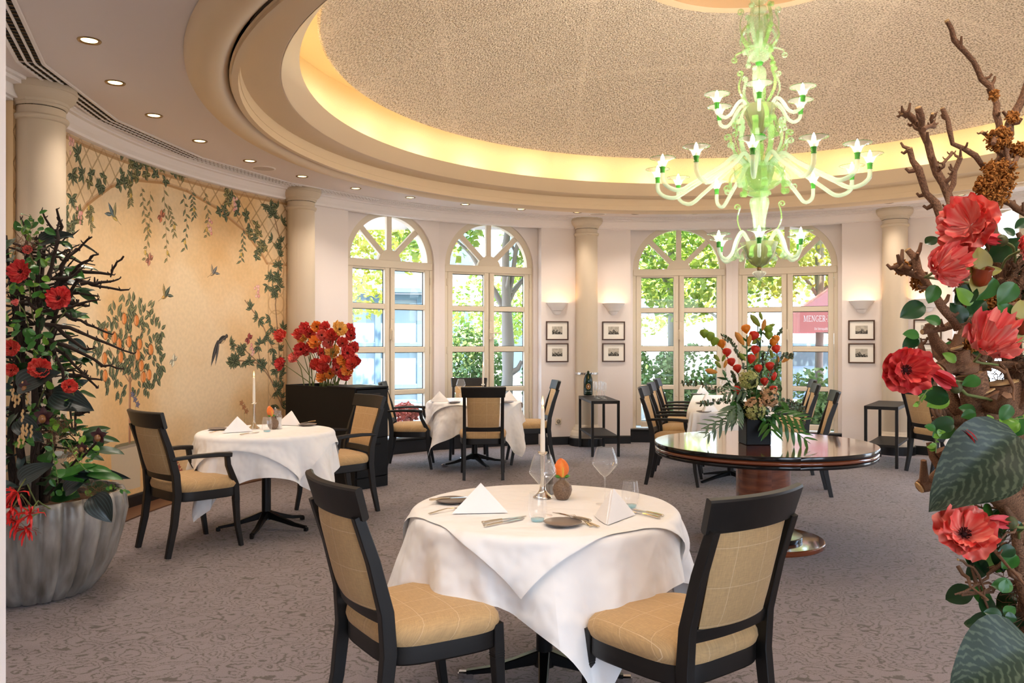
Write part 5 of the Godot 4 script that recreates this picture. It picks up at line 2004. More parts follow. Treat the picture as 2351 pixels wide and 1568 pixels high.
func plant_materials() -> void:
	var m := vcol("poppy", 0.6)
	m.backlight_enabled = true
	m.backlight = Color(0.25, 0.08, 0.06)
	mat("poppy_centre", rgb(52, 20, 18), 0.7)
	mat("stem_green", rgb(112, 122, 66), 0.6)
	for q in [["leaf_dark", rgb(28, 66, 28), 0.32], ["leaf_mid", rgb(52, 108, 38), 0.35], ["leaf_lime", rgb(104, 150, 42), 0.4], ["leaf_grey", rgb(112, 136, 108), 0.5], ["leaf_blue", rgb(58, 78, 76), 0.35], ["leaf_olive", rgb(84, 88, 48), 0.5]]:
		mat(q[0], q[1], q[2])
	for q in [["bark_dark", rgb(64, 46, 34), 81], ["bark", rgb(164, 120, 88), 82]]:
		m = mat(q[0], q[1], 0.85)
		m.albedo_texture = ramp(noise(q[2], 0.06, 4), 128, rgb(120, 112, 106), rgb(255, 252, 246))
		m.uv1_scale = Vector3(2, 5, 1)
	mat("cut_wood", rgb(206, 166, 112), 0.8)
	mat("lichen", rgb(176, 112, 44), 0.9)
	mat("moss_brown", rgb(96, 66, 42), 0.95)
	# striped hosta leaf
	var im := Image.create(128, 256, false, Image.FORMAT_RGB8)
	var nz := noise(91, 0.03, 3)
	for y in 256:
		for x in 128:
			var u := absf(x - 63.5) / 64.0
			var v := y / 256.0
			var s := sin((v - u * 0.35) * 74.0 + 3.0 * nz.get_noise_2d(x, y))
			var t := clampf((s - 0.1 + 1.2 * nz.get_noise_2d(x * 1.3 + 40, y * 1.3)) * 1.4, 0, 1)
			im.set_pixel(x, y, rgb(38, 54, 36).lerp(rgb(158, 164, 132), t * 0.34))
	m = mat("leaf_striped", Color.WHITE, 0.4)
	m.albedo_texture = ImageTexture.create_from_image(im)
	im = Image.create(128, 256, false, Image.FORMAT_RGB8)
	for y in 256:
		for x in 128:
			var u := absf(x - 63.5) / 64.0
			var v := y / 256.0
			var t := clampf(sin(u * 26.0 - v * 5.0) * 1.2, 0, 1)
			im.set_pixel(x, y, rgb(20, 32, 28).lerp(rgb(78, 96, 92), t * 0.5))
	m = mat("leaf_veined", Color.WHITE, 0.32)
	m.albedo_texture = ImageTexture.create_from_image(im)
	FM.red_a = poppy_mesh(1, Color(0.62, 0.02, 0.03), Color(0.95, 0.16, 0.12))
	FM.red_b = poppy_mesh(2, Color(0.70, 0.03, 0.03), Color(0.92, 0.22, 0.14), 1.4)
	FM.coral_a = poppy_mesh(3, Color(0.82, 0.06, 0.05), Color(1.0, 0.40, 0.30))
	FM.coral_b = poppy_mesh(4, Color(0.80, 0.07, 0.07), Color(0.98, 0.46, 0.36), 1.5)
	FM.orange = poppy_mesh(5, Color(0.88, 0.22, 0.03), Color(0.98, 0.50, 0.10))
	FM.yellow = poppy_mesh(6, Color(0.93, 0.46, 0.06), Color(1.0, 0.72, 0.26))
	var b := MB.new()
	b.ball(Vector3(0, 0.08, 0), Vector3(0.11, 0.1, 0.11), 10, 6)
	for i in 22:
		var g := TAU * i / 22.0
		b.tube([Vector3(cos(g) * 0.08, 0.04, sin(g) * 0.08), Vector3(cos(g) * 0.2, 0.16 + 0.05 * (i % 3), sin(g) * 0.2)], [0.012, 0.02], 4)
	FM.centre = b.mesh()
	FM.leaf = leaf_mesh(0.46, 0.25, 0.12)
	FM.leaf_round = leaf_mesh(0.62, 0.18, 0.1, 0.8)
	FM.leaf_long = leaf_mesh(0.3, 0.3, 0.12)
	FM.hosta = leaf_mesh(0.72, 0.4, 0.16, 0.66)
	FM.finger = leaf_mesh(0.22, 0.3, 0.12, 0.85)

func rand_dir() -> Vector3:
	return Vector3(rng.randf_range(-1, 1), rng.randf_range(-1, 1), rng.randf_range(-1, 1)).normalized()

func build_flowers() -> void:
	plant_materials()
	planter_left()
	flower_tree()
	sideboard_poppies()
	hall_bouquet()

func pot_mesh(R: float, Rb: float, H: float, ribs: int) -> MB:
	var b := MB.new()
	var n := ribs * 8
	var prof := [[Rb * 0.8, 0.0], [Rb, 0.01], [lerpf(Rb, R, 0.34), H * 0.14], [lerpf(Rb, R, 0.68), H * 0.34], [R * 0.97, H * 0.6], [R * 1.02, H * 0.8], [R, H * 0.95], [R * 0.97, H], [R * 0.92, H], [R * 0.92, H * 0.8]]
	b.grid(n, prof.size() - 1, func(u, w):
		var q: Array = prof[int(round(w * (prof.size() - 1)))]
		var g: float = u * TAU
		var k: float = pow(absf(cos(g * ribs * 0.5)), 0.45)
		var r: float = q[0] * (1.0 - 0.085 * (1.0 - k) * (1.0 if w < 0.85 else 0.3))
		return Vector3(sin(g) * r, q[1], cos(g) * r))
	return b

func planter_left() -> void:
	var c := Vector3(-2.84, 0, -4.85)
	var pm := mat("pewter_glaze", rgb(186, 182, 176), 0.4, 0.25)
	pm.albedo_texture = ramp(noise(95, 0.02, 4), 256, rgb(150, 144, 138), rgb(255, 255, 255))
	pm.uv1_scale = Vector3(5, 0.6, 1)
	var t := thing("flower_pot", "large round ribbed pewter grey planter on the carpet", "planter", c)
	part(t, "pot", pot_mesh(0.508, 0.33, 0.585, 26), pm)
	var b := MB.new()
	b.lathe([Vector2(0.47, 0.5), Vector2(0.0, 0.53)], 32)
	part(t, "soil", b, M.moss_brown)
	var a := thing("twig_arrangement", "tall arrangement of dark twigs, green leaves and red poppies in the pewter planter", "flower arrangement", c)
	var L := func(px: float, py: float, d := 4.7) -> Vector3: return at(px, py, d) - c
	rng.seed = 101
	# stems bound together up the middle
	for i in 7:
		var g := TAU * i / 7
		var o := Vector3(cos(g) * 0.07, 0, sin(g) * 0.07)
		branch(a, [o + Vector3(0, 0.5, 0), o * 1.6 + Vector3(0, 0.95, 0), o * 1.2 + Vector3(0, 1.4, 0), o * 2.2 + Vector3(0.02, 1.9 + 0.2 * (i % 2), 0)], 0.024, 0.01, M.bark_dark, 5, 0.012)
	# twigs reaching out over the painted wall
	for q in [[[110, 730], [180, 640], [230, 660], [296, 665]], [[100, 690], [170, 622], [255, 628], [262, 610], [284, 588]], [[110, 700], [150, 600], [190, 560], [211, 544]], [[130, 660], [185, 610], [210, 588], [226, 584]], [[185, 652], [235, 650], [272, 641]], [[120, 715], [170, 672], [226, 680]], [[100, 715], [160, 705], [226, 688]], [[110, 730], [150, 722], [200, 745], [258, 768]], [[105, 745], [160, 752], [220, 780], [308, 812]], [[110, 780], [170, 800], [240, 838], [284, 847]], [[110, 790], [150, 815], [195, 860], [225, 891]], [[160, 862], [200, 865], [232, 872]], [[120, 790], [140, 850], [160, 900], [166, 985]], [[170, 870], [175, 930], [172, 1000]], [[110, 640], [130, 560], [135, 510]], [[60, 600], [62, 550], [48, 503]], [[100, 560], [120, 530], [96, 482]], [[120, 560], [142, 520], [130, 480]], [[90, 720], [60, 690], [30, 700]], [[100, 740], [60, 745], [25, 790]], [[90, 780], [50, 800], [28, 830]], [[120, 640], [160, 640], [190, 615]], [[130, 750], [190, 800], [215, 800]], [[140, 620], [155, 585], [175, 570]], [[172, 950], [190, 950], [205, 945]], [[150, 690], [180, 700], [205, 702]]]:
		var pts := []
		var d := rng.randf_range(4.5, 4.85)
		for e in q: pts.append(L.call(e[0], e[1], d + rng.randf_range(-0.04, 0.04)))
		branch(a, pts, 0.0125, 0.005, M.bark_dark, 9, 0.007, 6)
	for i in 80:
		var g := rng.randf() * TAU
		var y := rng.randf_range(0.75, 2.1)
		var d := Vector3(cos(g), rng.randf_range(-0.3, 0.5), sin(g))
		var l := rng.randf_range(0.18, 0.34)
		branch(a, [Vector3(0, y, 0), Vector3(0, y, 0) + d * l * 0.6, Vector3(0, y, 0) + d * l + Vector3(0, rng.randf_range(-0.08, 0.1), 0)], 0.009, 0.0035, M.bark_dark, 3, 0.01, 5)
	# leaves through the body
	var lm := [M.leaf_dark, M.leaf_dark, M.leaf_mid, M.leaf_blue]
	for i in 270:
		var y := rng.randf_range(0.55, 2.1)
		var g := rng.randf() * TAU
		var wide := 0.36 if y < 0.9 else 0.27
		var r := rng.randf_range(0.08, wide)
		var p := Vector3(cos(g) * r, y, sin(g) * r)
		var dir := (Vector3(cos(g), rng.randf_range(-0.5, 0.5), sin(g)) + rand_dir() * 0.5)
		var s := rng.randf_range(0.07, 0.14) if y > 0.95 else rng.randf_range(0.09, 0.19)
		part(a, "leaf", FM.leaf if i % 3 else FM.leaf_round, lm[i % 4], aim(p, dir, Vector3(0, 1, 0.5) + rand_dir() * 0.4, s))
	for i in 170:
		var q: Array = [[74, 520, 30], [85, 585, 34], [150, 1000, 40], [190, 1070, 40], [60, 1000, 40], [50, 760, 45], [95, 800, 40], [110, 930, 45], [60, 660, 40], [150, 1090, 50]][i % 10]
		var p: Vector3 = L.call(q[0] + rng.randf_range(-1, 1) * q[2], q[1] + rng.randf_range(-1, 1) * q[2], rng.randf_range(4.42, 4.6))
		part(a, "leaf", FM.leaf_round, M.leaf_mid if i % 3 else M.leaf_lime, aim(p, rand_dir() + Vector3(0.2, 0.2, 0), Vector3(0, 0.6, 1), rng.randf_range(0.035, 0.065)))
	# big veined leaves: [px, py of the stalk end, px, py of the tip, facing]
	for q in [[120, 905, 188, 925, 0.95, 4.5], [40, 890, 100, 852, 0.9, 4.42], [45, 1105, 92, 1068, 0.8, 4.4], [215, 1138, 243, 1186, 1.2, 4.42], [90, 560, 138, 530, 0.7, 4.6], [40, 965, 82, 1000, 0.9, 4.45], [150, 1130, 180, 1100, 0.8, 4.4], [170, 1085, 262, 1085, 0.4, 4.42]]:
		var p0: Vector3 = L.call(q[0], q[1], q[5])
		var p1: Vector3 = L.call(q[2], q[3], q[5] - 0.05)
		var f := part(a, "large_leaf", FM.hosta, M.leaf_veined, aim(p0, p1 - p0, Vector3(0.1, 0.5, 1), p0.distance_to(p1) * 1.12, q[4]))
		f.set_meta("label", "large dark veined leaf")
	for q in [[120, 1085, 180, 1090], [130, 1100, 190, 1060], [190, 1075, 240, 1070], [200, 1090, 262, 1085]]:
		var p0: Vector3 = L.call(q[0], q[1], 4.38)
		var p1: Vector3 = L.call(q[2], q[3], 4.36)
		part(a, "strap_leaf", FM.leaf_long, M.leaf_mid, aim(p0, p1 - p0, Vector3(0, 1, 0.6), p0.distance_to(p1) * 1.2, 1.3))
	# poppies
	for q in [["red_a", 48, 624, 27, 4.45, 0.2], ["red_a", 135, 685, 28, 4.4, 0.25], ["red_b", 92, 848, 26, 4.45, 0.5], ["red_b", 158, 888, 18, 4.4, 0.9], ["red_b", 26, 800, 20, 4.5, 0.3], ["red_b", 28, 850, 16, 4.5, 0.2], ["coral_b", 63, 575, 11, 4.45, 0.4], ["coral_b", 42, 695, 9, 4.42, -0.6]]:
		var p: Vector3 = L.call(q[1], q[2], q[4])
		flower(a, q[0], p, Vector3(q[5], 0.15, 1), q[3] / FPX * q[4], [p + Vector3(-0.03, -0.06, -0.12), Vector3(p.x * 0.2, p.y - 0.25, 0.05)], q[1] * 0.1)
	# spider-petalled red nerines hanging over the rim
	for q in [[40, 1130, 26], [70, 1180, 24], [40, 1200, 26], [60, 1215, 20], [30, 1165, 20]]:
		var f := Node3D.new()
		f.name = "nerine"
		a.add_child(f, true)
		var p: Vector3 = L.call(q[0], q[1], 4.28)
		for k in 15:
			var d := (rand_dir() + Vector3(0.1, 0.15, 0.75)).normalized()
			var l: float = q[2] / FPX * 4.28 * rng.randf_range(1.0, 1.6)
			b = MB.new()
			var dn := Vector3(0, -1, 0)
			b.strap([p, p + d * l * 0.5, p + d * l * 0.85 + dn * l * 0.1, p + d * l * 0.95 + dn * l * 0.4], [0.005, 0.012, 0.011, 0.004], 0.0014, d.cross(Vector3(0.2, 1, 0.3)), 0.0004)
			part(f, "petal", b, M.get("nerine_red") if M.has("nerine_red") else mat("nerine_red", rgb(214, 24, 22), 0.45))
		for k in 6:
			b = MB.new()
			var d := (rand_dir() + Vector3(0.2, -0.2, 0.8)).normalized()
			b.tube([p, p + d * 0.05, p + d * 0.085 + Vector3(0, -0.012, 0)], 0.0011, 4)
			part(f, "stamen", b, M.worn_edge)
		b = MB.new()
		b.tube(crooked([p, p + Vector3(-0.02, 0.05, -0.1), Vector3(p.x, 0.56, p.z - 0.2)], 0.003), 0.004, 6)
		part(f, "flower_stem", b, M.stem_green)
	# dark orchids
	for q in [[228, 1000, 20, 1.0], [60, 888, 17, 0.4], [102, 955, 24, 0.4], [190, 1028, 14, 0.8]]:
		var f := Node3D.new()
		f.name = "orchid"
		a.add_child(f, true)
		var p: Vector3 = L.call(q[0], q[1], 4.4)
		var l: float = q[2] / FPX * 4.4
		for k in 5:
			var d := Vector3(cos(k * 1.257 + 0.3), sin(k * 1.257 + 0.3), 0.35)
			part(f, "petal", FM.leaf_round, M.get("orchid_dark") if M.has("orchid_dark") else mat("orchid_dark", rgb(64, 30, 34), 0.35), aim(p, d, Vector3(0, 0, 1), l, 1.1))
		b = MB.new()
		b.ball(p + Vector3(0, -l * 0.25, l * 0.4), Vector3(l * 0.35, l * 0.42, l * 0.35), 10, 8)
		part(f, "lip", b, M.get("orchid_lip") if M.has("orchid_lip") else mat("orchid_lip", rgb(132, 86, 44), 0.3))
		b = MB.new()
		b.tube(crooked([p, p + Vector3(-0.05, -0.05, -0.06), Vector3(p.x * 0.4, maxf(0.56, p.y - 0.3), p.z * 0.5)], 0.004), [0.007, 0.007, 0.007, 0.007, 0.006, 0.006, 0.006], 6)
		part(f, "flower_stem", b, M.bark_dark)
	# dried seed heads and wiry moss
	for i in 12:
		var p: Vector3 = L.call(rng.randf_range(28, 75), rng.randf_range(900, 1060), 4.4)
		b = MB.new()
		for k in 4: b.ball(p + Vector3(0.006 * (k % 2), 0.016 * k, 0), Vector3(0.006, 0.012, 0.006), 6, 5)
		part(a, "seed_head", b, M.cut_wood)
	for q in [[145, 975, 0.05], [165, 1040, 0.05], [215, 1130, 0.05], [120, 1000, 0.05], [60, 560, 0.06]]:
		var p: Vector3 = L.call(q[0], q[1], 4.45)
		b = MB.new()
		for k in 70:
			var d := rand_dir()
			var o: Vector3 = p + rand_dir() * q[2] * 0.6
			b.tube([o, o + d * q[2] * 0.6, o + d * q[2] + rand_dir() * 0.02], 0.0009, 3, false)
		meta(part(a, "wiry_moss", b, M.bark), "", "", "", "stuff")
	# trailing tendrils with small leaves
	for q in [[[120, 1000], [125, 1060], [133, 1110]], [[150, 1010], [180, 1060], [200, 1080]], [[245, 1118], [270, 1120], [292, 1130]], [[66, 530], [78, 510], [68, 492]]]:
		var pts := []
		for e in q: pts.append(L.call(e[0], e[1], 4.35))
		b = MB.new()
		b.tube(crooked(pts, 0.004), 0.002, 5)
		var td := part(a, "tendril", b, M.stem_green)
		for k in 9:
			var f := k / 9.0 * (pts.size() - 1)
			var p: Vector3 = (pts[int(f)] as Vector3).lerp(pts[int(f) + 1], f - int(f))
			part(td, "small_leaf", FM.leaf_round, M.leaf_lime if k % 2 else M.leaf_mid, aim(p, rand_dir(), Vector3(0, 0.5, 1), rng.randf_range(0.018, 0.03)))

func lichen_clump(a: Node, p: Vector3, r: float, n: int) -> void:
	var b := MB.new()
	for i in n * 2:
		var q := p + rand_dir() * r * sqrt(rng.randf())
		b.tube([q, q + rand_dir() * 0.005, q + rand_dir() * 0.007], [0.0018, 0.0028, 0.0022], 4)
	meta(part(a, "lichen", b, M.lichen), "", "", "", "stuff")

func flower_tree() -> void:
	var c := Vector3(1.58, 0, -2.35)
	var t := thing("slim_pot", "slim dark pot hidden under the flower tree", "planter", c)
	var b := MB.new()
	b.lathe([Vector2(0, 0), Vector2(0.13, 0), Vector2(0.16, 0.02), Vector2(0.2, 0.3), Vector2(0.2, 0.42), Vector2(0.18, 0.42), Vector2(0.17, 0.36), Vector2(0, 0.35)], 32)
	part(t, "pot", b, M.black_lacquer)
	var a := thing("flower_tree", "tall tree of bark branches, lichen, coral poppies and glossy leaves", "flower arrangement", c)
	var D := 2.3
	var L := func(px: float, py: float, d := 2.3) -> Vector3: return at(px, py, d) - c
	rng.seed = 202
	for i in 6:
		var g := TAU * i / 6
		var o := Vector3(cos(g) * 0.05, 0, sin(g) * 0.05)
		branch(a, [o + Vector3(0, 0.36, 0), o * 1.4 + Vector3(-0.03, 0.8, 0), o * 1.8 + Vector3(-0.05, 1.3, 0), o * 2.0 + Vector3(-0.06, 1.75, 0)], 0.036, 0.022, M.bark, 6, 0.014, 9)
	# named branches: list of pixels, root radius, tip radius in metres
	for q in [
		[[[2302, 400], [2292, 286], [2282, 219], [2246, 158], [2205, 110], [2174, 48]], 0.013, 0.009],
		[[[2300, 640], [2266, 480], [2277, 408], [2307, 347], [2317, 286], [2351, 219], [2385, 120]], 0.026, 0.014],
		[[[2220, 640], [2190, 490], [2154, 393], [2118, 296], [2108, 248]], 0.018, 0.011],
		[[[2118, 296], [2095, 272], [2072, 259]], 0.012, 0.01], [[[2120, 298], [2142, 290], [2141, 262]], 0.008, 0.006],
		[[[2225, 700], [2195, 600], [2159, 495], [2118, 418], [2088, 342]], 0.019, 0.011],
		[[[2325, 392], [2261, 378], [2190, 327], [2164, 250]], 0.01, 0.008],
		[[[2160, 520], [2180, 449], [2205, 362]], 0.011, 0.008], [[[2154, 393], [2170, 375], [2185, 350]], 0.006, 0.005],
		[[[2280, 330], [2300, 300], [2320, 380], [2351, 340]], 0.009, 0.008], [[[2323, 385], [2285, 345], [2255, 304]], 0.006, 0.006],
		[[[2200, 755], [2160, 700], [2120, 640], [2085, 575]], 0.015, 0.012], [[[2125, 645], [2095, 625], [2067, 610]], 0.013, 0.014],
		[[[2385, 690], [2290, 712], [2200, 745], [2118, 762]], 0.012, 0.009], [[[2240, 870], [2280, 760], [2310, 660], [2351, 590]], 0.012, 0.012],
		[[[2260, 880], [2220, 940], [2188, 940]], 0.009, 0.006], [[[2385, 835], [2270, 838], [2180, 845]], 0.013, 0.01],
		[[[2270, 830], [2285, 760], [2280, 700]], 0.012, 0.01], [[[2385, 800], [2300, 700], [2240, 690], [2160, 755]], 0.009, 0.007],
		[[[2260, 1000], [2200, 950], [2170, 900], [2150, 960], [2165, 985]], 0.006, 0.003], [[[2200, 1090], [2240, 1150], [2215, 1180]], 0.005, 0.003],
		[[[2270, 1400], [2250, 1330], [2230, 1300], [2200, 1285]], 0.005, 0.004], [[[2230, 1150], [2250, 1165], [2305, 1165]], 0.005, 0.003],
		[[[2280, 1000], [2180, 1000], [2110, 780], [2120, 830]], 0.012, 0.009], [[[2290, 1050], [2230, 1010], [2160, 960]], 0.02, 0.013],
		[[[2340, 1200], [2320, 1100], [2330, 1000], [2300, 900]], 0.022, 0.02], [[[2390, 1450], [2345, 1330], [2335, 1200]], 0.03, 0.024],
		[[[2385, 560], [2340, 660], [2300, 760]], 0.012, 0.014], [[[2300, 460], [2351, 490], [2385, 470]], 0.011, 0.01]]:
		var pts := []
		var d := rng.randf_range(2.2, 2.42)
		for e in q[0]: pts.append(L.call(e[0], e[1], d + rng.randf_range(-0.03, 0.03)))
		var br := branch(a, pts, q[1] * 0.8, q[2] * 0.8, M.bark, 8, 0.005, 8)
		b = MB.new()
		var e1: Vector3 = pts[pts.size() - 1]
		var e0: Vector3 = pts[pts.size() - 2]
		b.tube([e1 - (e1 - e0).normalized() * 0.002, e1 + (e1 - e0).normalized() * 0.003], q[2] * 0.74, 8)
		part(br, "cut_end", b, M.cut_wood)
	# thick driftwood pieces
	for q in [[[2225, 860], [2245, 960], [2262, 1060], 0.04, 0.03], [[2250, 900], [2270, 960], [2275, 1010], 0.045, 0.026], [[2300, 880], [2320, 980], [2360, 1060], 0.05, 0.045], [[2160, 850], [2190, 830], [2220, 840], 0.026, 0.034], [[2190, 800], [2200, 830], [2215, 850], 0.03, 0.034], [[2112, 1118], [2150, 1096], [2200, 1075], 0.019, 0.021], [[2185, 1105], [2220, 1080], [2260, 1060], 0.016, 0.02], [[2290, 1135], [2330, 1130], [2385, 1128], 0.02, 0.022], [[2240, 1000], [2290, 1100], [2340, 1180], 0.05, 0.04]]:
		var pts := []
		for k in 3: pts.append(L.call(q[k][0], q[k][1], 2.28))
		var br := branch(a, pts, q[3], q[4], M.bark, 3, 0.006, 10)
		b = MB.new()
		b.tube([(pts[0] as Vector3), (pts[0] as Vector3) - ((pts[1] - pts[0]) as Vector3).normalized() * 0.004], q[3] * 0.88, 10)
		part(br, "cut_end", b, M.cut_wood)
	for i in 34:
		var p: Vector3 = L.call(rng.randf_range(2190, 2380), rng.randf_range(600, 1350), rng.randf_range(2.2, 2.5))
		var d := (rand_dir() + Vector3(-0.2, 0.1, 0)).normalized()
		branch(a, [p, p + d * 0.07, p + d * 0.15 + rand_dir() * 0.03], 0.006, 0.003, M.bark, 3, 0.006, 5)
	for q in [[2295, 320, 0.035, 200], [2292, 405, 0.05, 320], [2275, 440, 0.05, 300], [2268, 480, 0.025, 120], [2072, 615, 0.02, 90], [2112, 648, 0.026, 120], [2282, 218, 0.012, 50], [2325, 270, 0.016, 60], [2290, 690, 0.03, 160], [2250, 750, 0.025, 110], [2225, 790, 0.025, 110], [2340, 345, 0.024, 90], [2330, 700, 0.02, 80]]:
		lichen_clump(a, L.call(q[0], q[1], 2.29), q[2], q[3])
	# poppies
	for q in [["coral_a", 2228, 520, 68, Vector3(-0.75, 0.2, 0.75)], ["coral_b", 2155, 620, 52, Vector3(0.25, 0.35, 1)], ["red_a", 2077, 850, 58, Vector3(-0.15, 0.1, 1)], ["coral_b", 2258, 800, 64, Vector3(0.1, 0.75, 0.75)], ["coral_a", 2212, 1228, 66, Vector3(-0.2, 0.55, 0.85)], ["coral_b", 2350, 575, 34, Vector3(0.2, 0.2, 1)]]:
		var p: Vector3 = L.call(q[1], q[2], 2.12)
		flower(a, q[0], p, q[4], q[3] / FPX * 2.12, [p - (q[4] as Vector3).normalized() * 0.05, L.call(2300, q[2] + 40, 2.3)], q[1] * 0.07, q[2] > 840)
	# closed buds
	for q in [[2300, 552, 2255, 545, 20], [2195, 890, 2145, 855, 20], [2240, 1020, 2215, 990, 17], [2320, 1200, 2268, 1195, 22]]:
		var p0: Vector3 = L.call(q[0], q[1], 2.14)
		var p1: Vector3 = L.call(q[2], q[3], 2.14)
		var f := Node3D.new()
		f.name = "poppy_bud"
		a.add_child(f, true)
		var w: float = q[4] / FPX * 2.14
		for k in 5:
			var n := Vector3(cos(k * 1.257), sin(k * 1.257), 0.4)
			part(f, "petal", FM.leaf_round, M.get("bud_coral") if M.has("bud_coral") else mat("bud_coral", rgb(226, 74, 78), 0.55), aim(p0 + n * w * 0.25, p1 - p0, n, p0.distance_to(p1) * 1.1, 0.9))
		b = MB.new()
		b.ball(p0, Vector3(w, w, w) * 0.7, 10, 8)
		part(f, "sepal", b, M.leaf_olive)
		b = MB.new()
		b.tube(crooked([p0, p0 + Vector3(0.05, -0.02, -0.03), L.call(2330, q[1] + 50, 2.3)], 0.004), 0.0042, 6)
		part(f, "flower_stem", b, M.stem_green)
	# the large striped leaves
	for q in [[2335, 1000, 2178, 1120, 1.0, 2.12], [2380, 1500, 2235, 1560, 1.5, 1.98], [2330, 1090, 2230, 1130, 0.8, 2.2]]:
		var p0: Vector3 = L.call(q[0], q[1], q[5])
		var p1: Vector3 = L.call(q[2], q[3], q[5] - 0.04)
		part(a, "striped_leaf", FM.hosta, M.leaf_striped, aim(p0, p1 - p0, Vector3(-0.2, 0.7, 1), p0.distance_to(p1) * 1.15, q[4])).set_meta("label", "large green leaf with silvery stripes")
	# oval glossy leaves, mostly in pairs: [px, py, tip px, tip py]
	for q in [[2178, 912, 2122, 905], [2178, 915, 2135, 928], [2240, 945, 2208, 935], [2240, 948, 2212, 955], [2190, 975, 2145, 975], [2190, 980, 2148, 998], [2190, 972, 2165, 960], [2148, 985, 2128, 978], [2122, 700, 2075, 722], [2110, 770, 2080, 765], [2110, 775, 2078, 792], [2140, 880, 2128, 862], [2125, 885, 2140, 870], [2150, 655, 2135, 690], [2240, 660, 2200, 690], [2260, 690, 2225, 720], [2285, 640, 2250, 680], [2330, 650, 2300, 690], [2330, 735, 2300, 700], [2230, 700, 2205, 665], [2320, 930, 2302, 960], [2340, 970, 2300, 985], [2330, 1000, 2345, 960], [2250, 870, 2215, 880], [2290, 1060, 2240, 1090], [2300, 1040, 2262, 1120], [2330, 1260, 2297, 1270], [2335, 1275, 2305, 1300], [2325, 1345, 2285, 1342], [2300, 1360, 2310, 1335], [2300, 1415, 2268, 1405], [2302, 1420, 2280, 1440], [2305, 1410, 2330, 1395], [2308, 1415, 2335, 1420], [2300, 1440, 2262, 1452], [2310, 1465, 2330, 1480], [2200, 640, 2180, 655], [2125, 560, 2150, 545], [2360, 505, 2335, 520], [2330, 540, 2310, 525], [2345, 1200, 2325, 1215], [2345, 1120, 2330, 1100], [2160, 740, 2130, 730], [2195, 830, 2170, 812], [2270, 730, 2240, 750], [2215, 740, 2190, 700]]:
		var p0: Vector3 = L.call(q[0], q[1], rng.randf_range(2.14, 2.26))
		var p1: Vector3 = p0 + (L.call(q[2], q[3], 2.2) - L.call(q[0], q[1], 2.2))
		part(a, "leaf", FM.leaf_round, M.leaf_dark if rng.randf() < 0.55 else (M.leaf_mid if rng.randf() < 0.75 else M.leaf_lime), aim(p0, p1 - p0, Vector3(rng.randf_range(-0.4, 0.2), 0.6, 1), p0.distance_to(p1) * 1.15, 1.25))
	for i in 90:
		var p: Vector3 = L.call(rng.randf_range(2225, 2400), rng.randf_range(560, 1500), rng.randf_range(2.32, 2.5))
		part(a, "leaf", FM.leaf_round, M.leaf_dark if i % 3 else M.leaf_mid, aim(p, rand_dir(), Vector3(0, 0.5, 1), rng.randf_range(0.05, 0.1)))
	for i in 70:
		var g := rng.randf() * TAU
		var p := Vector3(cos(g) * rng.randf_range(0.1, 0.24) + 0.06, rng.randf_range(0.45, 1.75), sin(g) * 0.2 - 0.04)
		part(a, "leaf", FM.leaf_round, M.leaf_dark if i % 3 else M.leaf_mid, aim(p, Vector3(cos(g), 0.2, sin(g)) + rand_dir() * 0.6, Vector3(0, 0.5, 1), rng.randf_range(0.06, 0.11)))
	# slipper orchids
	for q in [[2248, 625, 46], [2345, 740, 40]]:
		var f := Node3D.new()
		f.name = "slipper_orchid"
		a.add_child(f, true)
		var p: Vector3 = L.call(q[0], q[1], 2.16)
		var l: float = q[2] / FPX * 2.16
		var om: Material = M.get("orchid_green") if M.has("orchid_green") else mat("orchid_green", rgb(158, 146, 62), 0.45)
		for e in [[0.0, 1.0, 1.3, 1.6], [-1.0, 0.15, 1.2, 0.7], [1.0, 0.1, 1.2, 0.7], [-0.1, -1.0, 1.2, 1.3]]:
			part(f, "petal", FM.leaf_round, om, aim(p, Vector3(e[0], e[1], 0.1), Vector3(0, 0, 1), l * e[2], e[3]))
		b = MB.new()
		b.lathe([Vector2(0.0, -0.9), Vector2(0.3, -0.75), Vector2(0.45, -0.4), Vector2(0.42, -0.05), Vector2(0.5, 0.1), Vector2(0.4, 0.05), Vector2(0.3, -0.4)], 20)
		part(f, "pouch", b, M.get("orchid_pouch") if M.has("orchid_pouch") else mat("orchid_pouch", rgb(142, 60, 28), 0.3), Transform3D(Basis(Vector3.RIGHT, 0.35).scaled(Vector3.ONE * l), p + Vector3(0, l * 0.1, l * 0.35)))
	# wiry moss round the trunk
	for i in 9:
		var p: Vector3 = L.call(2345 + (i % 2) * 25.0, 640.0 + i * 105.0, 2.3)
		b = MB.new()
		for k in 110:
			var o := p + rand_dir() * 0.06
			var d := rand_dir()
			b.tube([o, o + d * 0.03, o + d * 0.055 + rand_dir() * 0.015], 0.0011, 3, false)
		meta(part(a, "wiry_moss", b, M.moss_brown), "", "", "", "stuff")
	# hanging tendrils with small leaves
	for q in [[[2140, 885], [2118, 910], [2105, 935]], [[2155, 985], [2150, 1015], [2148, 1040]], [[2220, 1090], [2212, 1130], [2210, 1170]], [[2351, 960], [2280, 965], [2255, 985]]]:
		var pts := []
		for e in q: pts.append(L.call(e[0], e[1], 2.15))
		b = MB.new()
		b.tube(crooked(pts, 0.002), 0.0016, 5)
		var td := part(a, "tendril", b, M.stem_green)
		for k in 8:
			var f := k / 8.0 * (pts.size() - 1)
			var p: Vector3 = (pts[int(f)] as Vector3).lerp(pts[int(f) + 1], f - int(f))
			part(td, "small_leaf", FM.leaf_round, M.leaf_lime, aim(p, rand_dir(), Vector3(0, 0.5, 1), rng.randf_range(0.014, 0.026)))

